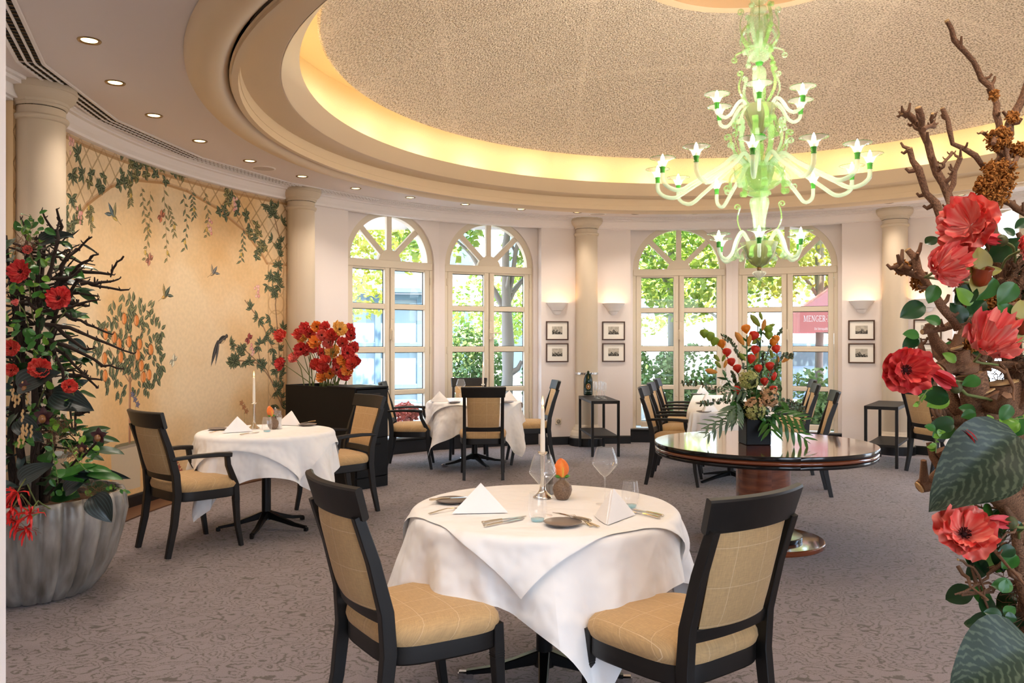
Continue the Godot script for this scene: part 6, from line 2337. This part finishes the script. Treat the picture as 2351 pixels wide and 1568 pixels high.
func sideboard_poppies() -> void:
	rng.seed = 303
	var k := 0
	var lab := {"red_a": "red poppy with crinkled petals in the sideboard trough", "red_b": "deep red cupped poppy in the sideboard trough", "coral_a": "coral pink poppy in the sideboard trough", "orange": "orange poppy with dark centre in the sideboard trough", "yellow": "yellow poppy in the sideboard trough"}
	for q in [["red_a", 702, 755], ["orange", 728, 750], ["red_a", 746, 752], ["red_b", 712, 767], ["coral_a", 738, 770], ["yellow", 696, 778], ["orange", 726, 787], ["red_b", 770, 770], ["yellow", 779, 757], ["red_a", 800, 759], ["red_a", 807, 772], ["red_b", 786, 789], ["coral_a", 757, 787], ["red_a", 692, 802], ["red_b", 707, 807], ["red_a", 738, 812], ["yellow", 766, 811], ["red_b", 750, 832], ["red_a", 776, 836], ["red_b", 742, 850], ["orange", 759, 858], ["coral_a", 678, 823], ["red_a", 811, 800], ["red_a", 798, 811], ["orange", 790, 827], ["red_a", 818, 830], ["red_b", 809, 838], ["orange", 800, 851], ["red_a", 788, 862], ["red_b", 650, 775], ["red_a", 648, 836], ["red_b", 690, 768], ["red_a", 716, 795], ["coral_a", 772, 850], ["red_b", 727, 840], ["orange", 743, 868], ["red_b", 760, 772]]:
		var f: float = (q[1] - 650.0) / 170.0
		var d := 8.93 - f * 0.45 + rng.randf_range(-0.1, 0.1)
		var p := at(q[1], q[2], d)
		var u := clampf(0.6 + (1.0 - f) * 0.5 + rng.randf_range(-0.1, 0.1), 0.53, 1.15)
		var root := Vector3(-1.42, 0.85, -8.285) + Vector3(-0.741, 0, -0.672) * u + Vector3(0.672, 0, -0.741) * rng.randf_range(-0.1, 0.1)
		var t := thing("poppy", lab[q[0]], "flower", root, 0, "poppies in the sideboard trough")
		p -= root
		var look := Vector3(rng.randf_range(-0.6, 0.6) + (f - 0.5) * 0.8, rng.randf_range(0.1, 0.8), 1.0).normalized()
		var r := rng.randf_range(0.058, 0.078) * (1.15 if q[0] == "yellow" else 1.0)
		var x := look.cross(Vector3(0.3, 0.2, 0.9)).normalized()
		var bs := Basis(x, look, x.cross(look)).rotated(look, rng.randf() * 6.0)
		part(t, "petals", FM[q[0]], M.poppy, Transform3D(bs.scaled(Vector3.ONE * r), p))
		part(t, "flower_centre", FM.centre, M.poppy_centre, Transform3D(bs.scaled(Vector3.ONE * r), p))
		var b := MB.new()
		b.tube([Vector3.ZERO, Vector3(p.x * 0.25, p.y * 0.5, p.z * 0.25), p - look * 0.03], [0.006, 0.005, 0.0035], 6)
		part(t, "flower_stem", b, M.stem_green)
		k += 1

func hall_bouquet() -> void:
	var H := 0.7385
	var c := Vector3(1.762, H, -5.95)
	var t := thing("cube_vase", "square black vase in the middle of the mahogany hall table", "vase", c, 0.05)
	var b := MB.new()
	b.cbox(Vector3(0, 0.1, 0), Vector3(0.18, 0.2, 0.18), 0.004)
	part(t, "body", b, mat("vase_black", rgb(10, 10, 11), 0.5, 0.0, 0.3))
	var a := thing("bouquet", "tall bouquet of physalis lanterns, lily buds and hydrangea in the black cube vase", "flower arrangement", c + Vector3(0, 0.19, 0))
	var o := a.position
	var L := func(px: float, py: float, d := 5.92) -> Vector3: return at(px, py, d) - o
	rng.seed = 404
	var stem := func(n: Node, pts: Array, r := 0.004, m: Material = M.leaf_mid) -> void:
		var s := MB.new()
		s.tube(crooked(pts, 0.003), r, 6)
		part(n, "plant_stem", s, m)
	var lan := MB.new()
	lan.lathe([Vector2(0.0, -1.1), Vector2(0.35, -0.8), Vector2(0.85, -0.2), Vector2(1.0, 0.25), Vector2(0.8, 0.75), Vector2(0.3, 0.95), Vector2(0, 0.98)], 20, Vector3.ZERO, 0, TAU, 6, 0.14)
	var lanm := lan.mesh()
	var lc := {"r": mat("physalis_red", rgb(226, 52, 30), 0.5), "o": mat("physalis_orange", rgb(242, 142, 26), 0.5), "g": mat("physalis_green", rgb(138, 168, 52), 0.5)}
	for k in lc:
		lc[k].backlight_enabled = true
		lc[k].backlight = lc[k].albedo_color * 0.5
	# stalks of lanterns
	for q in [[[[1615, 752], [1650, 785], [1676, 830], [1695, 860], [1722, 940]], [["g", 1617, 766], ["g", 1630, 772], ["g", 1640, 784], ["o", 1657, 789], ["r", 1669, 809], ["r", 1679, 831], ["r", 1693, 846]]], [[[1786, 780], [1783, 830], [1770, 870], [1755, 900], [1740, 950]], [["o", 1781, 779], ["o", 1776, 786], ["r", 1782, 801], ["r", 1768, 841], ["r", 1774, 863], ["r", 1755, 876], ["r", 1775, 895]]], [[[1740, 745], [1738, 800], [1730, 860], [1732, 940]], [["r", 1731, 771], ["r", 1734, 803], ["r", 1724, 824], ["r", 1741, 846], ["g", 1764, 757], ["g", 1765, 770], ["o", 1713, 755], ["r", 1691, 896]]]]:
		var n := Node3D.new()
		n.name = "physalis_stalk"
		a.add_child(n, true)
		var pts := []
		var d := 5.92 + rng.randf_range(-0.05, 0.05)
		for e in q[0]: pts.append(L.call(e[0], e[1], d))
		stem.call(n, pts)
		for e in q[1]:
			part(n, "lantern", lanm, lc[e[0]], Transform3D(Basis(Vector3(rng.randf(), 0, 1).normalized(), rng.randf_range(-0.4, 0.4)).scaled(Vector3.ONE * rng.randf_range(0.03, 0.037)), L.call(e[1], e[2], d - 0.02)))
	# lilies: stem, leaves, buds
	var bud := MB.new()
	bud.lathe([Vector2(0.03, 0.0), Vector2(0.12, 0.15), Vector2(0.2, 0.5), Vector2(0.16, 0.8), Vector2(0.03, 1.0)], 9, Vector3.ZERO, 0, TAU, 6, 0.12)
	var budm := bud.mesh()
	var bc := [mat("lily_bud_orange", rgb(228, 156, 70), 0.5), mat("lily_bud_green", rgb(140, 156, 60), 0.5)]
	for q in [[[[1732, 945], [1740, 850], [1747, 775], [1750, 752]], [[1750, 760, 1756, 735, 0], [1745, 750, 1725, 725, 1], [1750, 735, 1744, 718, 1], [1758, 752, 1778, 745, 1], [1748, 775, 1728, 788, 1]]], [[[1728, 945], [1716, 850], [1715, 770]], [[1708, 792, 1690, 765, 0], [1718, 795, 1722, 770, 0], [1712, 828, 1698, 812, 1]]], [[[1722, 945], [1680, 890], [1660, 855]], [[1647, 855, 1621, 850, 0], [1662, 845, 1668, 828, 0], [1655, 845, 1643, 830, 1], [1658, 830, 1664, 815, 1], [1652, 830, 1640, 815, 1]]], [[[1740, 945], [1770, 880], [1782, 830]], [[1795, 832, 1814, 818, 0], [1775, 822, 1768, 805, 1], [1783, 838, 1787, 820, 0]]], [[[1735, 945], [1735, 860], [1733, 835]], [[1733, 835, 1738, 805, 0], [1728, 835, 1740, 822, 1], [1742, 832, 1757, 824, 1]]]]:
		var n := Node3D.new()
		n.name = "lily_stem"
		a.add_child(n, true)
		var pts := []
		var d := 5.92 + rng.randf_range(-0.07, 0.07)
		for e in q[0]: pts.append(L.call(e[0], e[1], d))
		stem.call(n, pts, 0.0045)
		for e in q[1]:
			var p0: Vector3 = L.call(e[0], e[1], d)
			var p1: Vector3 = L.call(e[2], e[3], d - 0.02)
			part(n, "lily_bud", budm, bc[e[4]], aim(p0, p1 - p0, Vector3(0, 0, 1), p0.distance_to(p1) * 1.1))
		for k in 12:
			var f := (0.35 + 0.6 * k / 12.0) * (pts.size() - 1)
			var p: Vector3 = (pts[int(f)] as Vector3).lerp(pts[int(f) + 1], f - int(f))
			part(n, "lily_leaf", FM.leaf_long, M.leaf_mid if k % 2 else M.leaf_dark, aim(p, rand_dir() + Vector3(0, 0.4, 0), Vector3(0, 0.6, 0.8), rng.randf_range(0.05, 0.09)))
	# hydrangea heads of small florets
	for q in [[1718, 872, 0.07, 0], [1731, 937, 0.08, 1], [1765, 912, 0.065, 2]]:
		var n := Node3D.new()
		n.name = "hydrangea"
		a.add_child(n, true)
		var p: Vector3 = L.call(q[0], q[1], 5.83)
		var nz := noise(7 + int(q[3]), 9.0, 2)
		b = MB.new()
		b.usecol = true
		for k in 90:
			var d := rand_dir()
			if d.z < -0.3: d.z = -d.z
			var r: float = q[2] * rng.randf_range(0.85, 1.08)
			var cc := Color(0.36, 0.42, 0.10).lerp(Color(0.62, 0.60, 0.22), rng.randf())
			if q[3] == 2 or (q[3] == 1 and d.y > 0.2): cc = cc.lerp(Color(0.85, 0.42, 0.26), 0.7)
			var x := d.cross(Vector3(0.3, 0.9, 0.2)).normalized()
			var y := d.cross(x)
			for e in 4:
				var g := e * PI / 2 + rng.randf_range(-0.2, 0.2)
				var u := x * cos(g) + y * sin(g)
				var w := d.cross(u)
				b.cur = cc * rng.randf_range(0.75, 1.1)
				var o0 := p + d * r
				b.face([o0, o0 + u * 0.009 + w * 0.007 + d * 0.002, o0 + u * 0.017 + d * 0.004, o0 + u * 0.009 - w * 0.007 + d * 0.002])
		meta(part(n, "floret_cluster", b, vcol("hydrangea_petal", 0.6)), "", "", "", "stuff")
		b = MB.new()
		b.ball(p, Vector3.ONE * q[2] * 0.8, 12, 8)
		part(n, "core", b, M.leaf_olive)
		stem.call(n, [p, p + Vector3(0, -0.05, -0.04), Vector3(0, 0.0, 0.0)], 0.005)
	# fern-like fingered leaves: [root px, py, spine end px, py, fingers]
	for q in [[1700, 950, 1610, 985, 5, 0.3], [1695, 930, 1665, 960, 6, 0.6], [1690, 920, 1690, 975, 6, 0.8], [1720, 900, 1655, 905, 5, 0.5], [1765, 950, 1860, 1018, 6, 0.4], [1770, 945, 1850, 972, 5, 0.3], [1760, 960, 1772, 1000, 3, 0.5], [1690, 960, 1615, 1005, 5, 0.2]]:
		var n := Node3D.new()
		n.name = "fingered_leaf"
		a.add_child(n, true)
		var p0: Vector3 = L.call(q[0], q[1], 5.86)
		var p1: Vector3 = L.call(q[2], q[3], 5.74)
		if p1.y < -0.17: p1.y = -0.17
		stem.call(n, [Vector3(0, 0, 0), p0, p0.lerp(p1, 0.5) + Vector3(0, 0.012, 0), p1], 0.0025)
		var m: Material = M.leaf_grey if q[0] < 1730 else M.leaf_mid
		for k in q[4]:
			var f: float = 0.1 + 0.9 * k / q[4]
			for s in [-1.0, 1.0]:
				var dir := (p1 - p0).normalized()
				var side: Vector3 = dir.cross(Vector3(0, 0.5, 1)).normalized() * s
				var p := p0.lerp(p1, f) + Vector3(0, 0.012 * sin(PI * f), 0)
				var l: float = (0.075 if q[0] < 1730 else 0.1) * (0.5 + 0.8 * sin(PI * (0.25 + f * 0.6)))
				var tip: Vector3 = dir * 0.8 + side * 0.75
				if p.y + tip.normalized().y * l < -0.185: tip.y = (-0.185 - p.y) / l
				part(n, "leaflet", FM.finger, m, aim(p, tip, Vector3(0, 0.8, 0.6), l))
	# eucalyptus sprays
	for q in [[[1715, 940], [1650, 895], [1600, 880], [1562, 880]], [[1710, 945], [1670, 920], [1640, 922], [1606, 928]], [[1725, 900], [1700, 820], [1680, 785], [1655, 770]], [[1745, 900], [1775, 850], [1800, 815], [1822, 818]], [[1760, 940], [1800, 920], [1830, 928], [1852, 945]], [[1745, 940], [1800, 935], [1840, 940]], [[1720, 910], [1690, 880], [1680, 855]], [[1740, 870], [1770, 790], [1795, 755]], [[1735, 900], [1750, 850], [1752, 810]]]:
		var n := Node3D.new()
		n.name = "eucalyptus_spray"
		a.add_child(n, true)
		var pts := []
		var d := 5.88 + rng.randf_range(-0.08, 0.1)
		for e in q: pts.append(L.call(e[0], e[1], d))
		stem.call(n, pts, 0.0018, M.bark_dark)
		for k in 16:
			var f := (0.25 + 0.75 * k / 16.0) * (pts.size() - 1) * 0.999
			var p: Vector3 = (pts[int(f)] as Vector3).lerp(pts[int(f) + 1], f - int(f))
			for s in [-1.0, 1.0]:
				part(n, "round_leaf", FM.leaf_round, M.leaf_olive if k % 2 else M.leaf_grey, aim(p, Vector3(rng.randf_range(-0.5, 0.5), s, rng.randf_range(-0.3, 0.6)), rand_dir() + Vector3(0, 0, 0.5), 0.026, 1.3))
	for i in 90:
		var p: Vector3 = L.call(rng.randf_range(1685, 1795), rng.randf_range(890, 965), 5.9 + rng.randf_range(-0.08, 0.1))
		part(a, "filler_leaf", FM.leaf, M.leaf_dark if i % 2 else M.leaf_mid, aim(p, rand_dir() + Vector3(0, 0.2, 0.2), Vector3(0, 0.6, 0.8), rng.randf_range(0.05, 0.1)))

# ------------------------------------------------------------------ street and garden beyond the windows
func leaf_cloud(p: Node, n: String, c: Vector3, r: Vector3, count: int, size: float, m: Material, sd: int) -> void:
	var lm := MB.new()
	lm.face([Vector3(-0.5, -0.2, 0), Vector3(0, -0.6, 0.1), Vector3(0.5, 0, 0), Vector3(0, 0.6, 0.1)])
	lm.face([Vector3(0.1, -0.5, -0.1), Vector3(0.6, 0.1, 0.3), Vector3(0, 0.7, 0.2), Vector3(-0.3, 0.1, -0.3)])
	var mm := MultiMesh.new()
	mm.transform_format = MultiMesh.TRANSFORM_3D
	mm.use_colors = true
	mm.mesh = lm.mesh()
	mm.instance_count = count
	var g := RandomNumberGenerator.new()
	g.seed = sd
	var nz := noise(sd, 0.8, 2)
	var k := 0
	while k < count:
		var q := Vector3(g.randf_range(-1, 1), g.randf_range(-1, 1), g.randf_range(-1, 1))
		if q.length() > 1.0 or nz.get_noise_3d(q.x * r.x, q.y * r.y, q.z * r.z) < -0.12 and g.randf() < 0.9: continue
		var b := Basis.from_euler(Vector3(g.randf() * 6.3, g.randf() * 6.3, g.randf() * 6.3)).scaled(Vector3.ONE * size * g.randf_range(0.6, 1.3))
		mm.set_instance_transform(k, Transform3D(b, c + q * r))
		mm.set_instance_color(k, [Color(0.9, 0.95, 0.7), Color(0.8, 0.9, 0.65), Color(1.0, 0.95, 0.7)][g.randi() % 3])
		k += 1
	var o := MultiMeshInstance3D.new()
	o.name = n
	o.multimesh = mm
	o.material_override = m
	p.add_child(o, true)
	o.set_meta("kind", "stuff")

func tree(pos: Vector3, h: float, crowns: Array, label: String, m: Material, sd: int, tr := 0.12) -> void:
	var t := thing("street_tree", label, "tree", pos)
	rng.seed = sd
	branch(t, [Vector3.ZERO, Vector3(0.05, h * 0.4, 0), Vector3(0.0, h * 0.75, 0.1), Vector3(0.1, h, 0)], tr, tr * 0.45, M.trunk_grey, 2, 0.02, 9).name = "trunk"
	for q in crowns:
		branch(t, [Vector3(0, h * 0.55, 0), Vector3(q[0] * 0.5, lerpf(h * 0.6, q[1], 0.6), q[2] * 0.5), Vector3(q[0], q[1], q[2])], tr * 0.45, tr * 0.12, M.trunk_grey, 1, 0.03, 6)
		leaf_cloud(t, "foliage", Vector3(q[0], q[1], q[2]), Vector3(q[3], q[3] * 0.8, q[3]), int(q[3] * q[3] * 620), 0.1, m, sd + int(q[1] * 10))

func build_outside() -> void:
	var b := MB.new()
	b.box(Vector3(2, -0.12, -45), Vector3(160, 0.2, 95))
	var g := struct("ground", b, mat("paving_grey", rgb(166, 164, 162), 0.9))
	mat("trunk_grey", rgb(150, 142, 132), 0.9)
	for q in [["tree_green", rgb(172, 190, 110)], ["tree_yellow", rgb(204, 204, 124)], ["hedge_green", rgb(150, 172, 128)], ["bush_red", rgb(206, 120, 116)]]:
		var m := mat(q[0], q[1], 0.6)
		m.vertex_color_use_as_albedo = true
		m.backlight_enabled = true
		m.backlight = q[1] * 0.8
	tree(Vector3(-3.3, 0, -16.5), 4.2, [[0, 4.4, 0, 1.7], [-1.3, 3.6, 0.3, 1.2], [1.2, 3.7, -0.2, 1.1], [0.2, 2.5, 0.5, 0.8]], "slim yellowing tree on the pavement outside the window beside the painted wall", M.tree_yellow, 501, 0.08)
	tree(Vector3(-0.12, 0, -13.3), 3.6, [[1.0, 3.3, -0.5, 1.1], [-1.1, 3.4, 0.0, 0.8], [0.6, 4.3, 0.2, 1.2]], "tree with a thick grey trunk close outside the paired windows", M.tree_green, 502, 0.11)
	tree(Vector3(3.0, 0, -15.5), 4.3, [[0, 4.2, 0, 1.6], [-0.6, 3.2, 0.4, 1.2], [1.2, 3.2, 0.2, 1.3], [0.1, 2.5, 0.6, 0.8]], "leafy green tree outside behind the long table", M.tree_green, 503, 0.1)
	tree(Vector3(5.6, 0, -15.0), 4.2, [[0, 4.0, 0, 1.5], [-0.9, 3.1, 0.3, 1.1], [0.9, 3.0, 0.2, 1.0]], "leafy green tree outside beside the red parasol", M.tree_yellow, 504, 0.09)
	tree(Vector3(10.5, 0, -11.5), 4.2, [[0, 3.8, 0, 1.6], [-0.9, 3.0, 0.3, 1.2], [0.5, 2.4, 0.6, 1.0]], "leafy green tree outside behind the flower tree", M.tree_green, 505, 0.1)
	tree(Vector3(1.2, 0, -19.5), 3.4, [[0, 2.6, 0, 1.6], [-1.6, 2.3, 0, 1.2], [1.5, 3.2, 0, 1.2]], "pale distant tree outside between the window table and the long table", M.tree_green, 506, 0.1)
	tree(Vector3(5.0, 0, -19.5), 3.6, [[0, 3.2, 0, 1.6], [-1.5, 2.6, 0, 1.3], [1.6, 3.4, 0, 1.3]], "distant bushy tree outside behind the parked car", M.tree_yellow, 507, 0.1)
	for q in [["hedge_bush", "round clipped hedge bush outside the long table windows", Vector3(3.1, 0.7, -14.1), Vector3(0.9, 0.75, 0.6), M.hedge_green], ["hedge_bush", "low hedge bush outside by the thick grey trunk", Vector3(0.75, 0.75, -14.4), Vector3(0.6, 0.7, 0.5), M.hedge_green], ["flower_bush", "red flowering bush outside the window nearest the painted wall", Vector3(-3.35, 1.2, -15.6), Vector3(0.4, 0.35, 0.4), M.bush_red], ["hedge_bush", "loose shrub outside under the red parasol", Vector3(5.15, 0.5, -13.4), Vector3(0.8, 0.6, 0.5), M.hedge_green], ["flower_bush", "low red flowers outside behind the half hidden armchair", Vector3(-1.75, 0.3, -13.4), Vector3(0.22, 0.16, 0.2), M.bush_red], ["hedge_bush", "wide pale shrub outside between the champagne table and the parasol", Vector3(4.1, 0.75, -14.6), Vector3(0.8, 0.8, 0.5), M.hedge_green], ["hedge_bush", "tall pale shrub outside behind the window table", Vector3(-0.9, 0.9, -15.4), Vector3(0.8, 0.9, 0.5), M.hedge_green], ["hedge_bush", "shrub outside by the champagne table windows", Vector3(1.95, 0.9, -15.6), Vector3(0.7, 0.8, 0.6), M.hedge_green]]:
		var t := thing(q[0], q[1], "bush", Vector3(q[2].x, 0, q[2].z))
		b = MB.new()
		b.tube([Vector3.ZERO, Vector3(0, q[2].y, 0)], 0.03, 6)
		part(t, "stem", b, M.trunk_grey)
		leaf_cloud(t, "foliage", Vector3(0, q[2].y, 0), q[3], int(3400 * q[3].x), 0.07, q[4], int(q[2].x * 10) + 700)
	# house across the street with arched openings
	var t := thing("town_house", "pale town house with arched windows across the street", "building", Vector3(-7.0, 0, -30.0), 0.15)
	b = MB.new()
	b.box(Vector3(0, 3.6, -2), Vector3(18, 7.2, 4))
	part(t, "wall", b, mat("house_white", rgb(176, 170, 162), 0.9))
	b = MB.new()
	b.box(Vector3(0, 7.5, -2), Vector3(18.6, 0.5, 4.8))
	part(t, "roof", b, mat("house_roof", rgb(150, 120, 104), 0.9))
	for i in 7:
		for y in [0.3, 4.0]:
			b = MB.new()
			var pl := PackedVector2Array([Vector2(-0.6, 0), Vector2(0.6, 0), Vector2(0.6, 1.8)])
			for s in range(1, 12): pl.append(Vector2(cos(PI * s / 12.0) * 0.6, 1.8 + sin(PI * s / 12.0) * 0.6))
			pl.append(Vector2(-0.6, 1.8))
			b.extrude(pl, 0.06, Transform3D(Basis(), Vector3(-7.5 + i * 2.5, y, 0.0)))
			var w := part(t, "window", b, mat("house_glass", rgb(84, 104, 118), 0.15) if not M.has("house_glass") else M.house_glass)
			b = MB.new()
			b.cbox(Vector3(-7.5 + i * 2.5, y + 1.2, 0.07), Vector3(0.08, 2.4, 0.04), 0.004)
			b.cbox(Vector3(-7.5 + i * 2.5, y + 1.8, 0.07), Vector3(1.2, 0.08, 0.04), 0.004)
			part(w, "glazing_bar", b, M.house_white)
	t = thing("glass_pavilion", "blue grey glazed kiosk outside the window beside the painted wall", "building", Vector3(-3.7, 0, -19.5), 0.2)
	b = MB.new()
	for x in [-1.5, -0.5, 0.5, 1.5]: b.cbox(Vector3(x, 1.3, 0), Vector3(0.14, 2.6, 0.14), 0.01)
	for y in [0.4, 1.4, 2.55]: b.cbox(Vector3(0, y, 0), Vector3(3.2, 0.12, 0.12), 0.01)
	part(t, "frame", b, mat("kiosk_blue", rgb(92, 116, 134), 0.5))
	b = MB.new()
	b.box(Vector3(0, 1.3, -0.1), Vector3(3.0, 2.5, 0.03))
	part(t, "glazing", b, mat("kiosk_glass", rgb(140, 160, 172), 0.1))
	b = MB.new()
	b.cbox(Vector3(0, 2.7, -0.5), Vector3(3.6, 0.12, 1.6), 0.01)
	part(t, "roof", b, M.kiosk_blue)
	parasol()
	# white parasol and parked car
	t = thing("white_parasol", "white garden parasol outside behind the champagne table windows", "parasol", Vector3(2.1, 0, -17.5))
	b = MB.new()
	b.lathe([Vector2(1.5, 2.05), Vector2(0.0, 2.75)], 8)
	part(t, "canopy", b, mat("canvas_white", rgb(240, 238, 234), 0.8))
	b = MB.new()
	b.tube([Vector3.ZERO, Vector3(0, 2.8, 0)], 0.03, 8)
	part(t, "pole", b, M.canvas_white)
	t = thing("parked_car", "light blue parked car outside beneath the red parasol", "car", Vector3(6.3, 0, -17.0), 0.1)
	b = MB.new()
	b.extrude(PackedVector2Array([Vector2(-2.1, 0.35), Vector2(2.1, 0.35), Vector2(2.15, 0.7), Vector2(1.9, 0.9), Vector2(1.1, 0.98), Vector2(0.5, 1.42), Vector2(-1.0, 1.45), Vector2(-1.7, 1.0), Vector2(-2.1, 0.9)]), 1.7, Transform3D(Basis(), Vector3(0, 0, -0.85)))
	part(t, "body", b, mat("car_blue", rgb(150, 178, 206), 0.2))
	b = MB.new()
	b.extrude(PackedVector2Array([Vector2(-1.5, 1.0), Vector2(0.95, 1.0), Vector2(0.42, 1.36), Vector2(-0.95, 1.38)]), 0.03, Transform3D(Basis(), Vector3(0, 0, 0.85)))
	part(t, "side_window", b, M.house_glass)
	for x in [-1.3, 1.3]:
		b = MB.new()
		b.lathe([Vector2(0, 0), Vector2(0.3, 0), Vector2(0.33, 0.04), Vector2(0.33, 0.16), Vector2(0, 0.18)], 20)
		part(t, "wheel", b, M.black_slot, Transform3D(Basis(Vector3.RIGHT, PI / 2), Vector3(x, 0.33, 0.72)))

func parasol() -> void:
	# market parasol whose valance lettering shows in the window
	var p := at(1962, 1000, 14.2)
	var t := thing("red_parasol", "large pale red parasol with white lettering on its valance, outside", "parasol", Vector3(p.x, 0, p.z), -0.22)
	var m := mat("parasol_red_reflected", rgb(206, 150, 148), 0.8)  # red paled to pink: the window reflection over it is mixed into the colour
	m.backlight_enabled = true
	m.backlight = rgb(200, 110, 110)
	var W := 1.02
	var y0 := EYE - (763.0 - 784.0) / FPX * 13.4
	var y1 := EYE - (716.0 - 784.0) / FPX * 13.4
	var b := MB.new()
	for s in 4:
		var bs := Basis(Vector3.UP, s * PI / 2)
		b.face([bs * Vector3(-W, y1, W), bs * Vector3(W, y1, W), bs * Vector3(0, y1 + 0.75, 0)])
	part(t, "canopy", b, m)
	for s in 4:
		b = MB.new()
		var bs := Basis(Vector3.UP, s * PI / 2)
		b.grid(24, 2, func(u, w): return bs * Vector3((u * 2 - 1) * W, lerpf(y0, y1, w), W + 0.012 * sin(u * 30.0) * (1 - w)))
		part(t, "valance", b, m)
	b = MB.new()
	b.tube([Vector3.ZERO, Vector3(0, y1 + 0.8, 0)], 0.035, 8)
	part(t, "pole", b, mat("pole_pale", rgb(206, 214, 220), 0.4))
	for e in [["MENGER-KRUG", 100, 0.0022, 0.055, 0.9, "Droid Serif"], ["Die Sternqualität", 40, 0.0022, -0.11, 0.85, "Droid Sans"]]:
		var tm := TextMesh.new()
		tm.text = e[0]
		var f := SystemFont.new()
		f.font_names = PackedStringArray([e[5]])
		tm.font = f
		tm.font_size = e[1]
		tm.pixel_size = e[2]
		tm.depth = 0.004
		tm.horizontal_alignment = HORIZONTAL_ALIGNMENT_LEFT
		part(t, "lettering", tm, mat("letter_white", rgb(250, 250, 250), 0.6) if not M.has("letter_white") else M.letter_white, Transform3D(Basis().scaled(Vector3(e[4] * 0.4, 0.62, 1)), Vector3(-0.97 if e[1] == 100 else -0.8, (y0 + y1) / 2 + e[3], W + 0.02)))
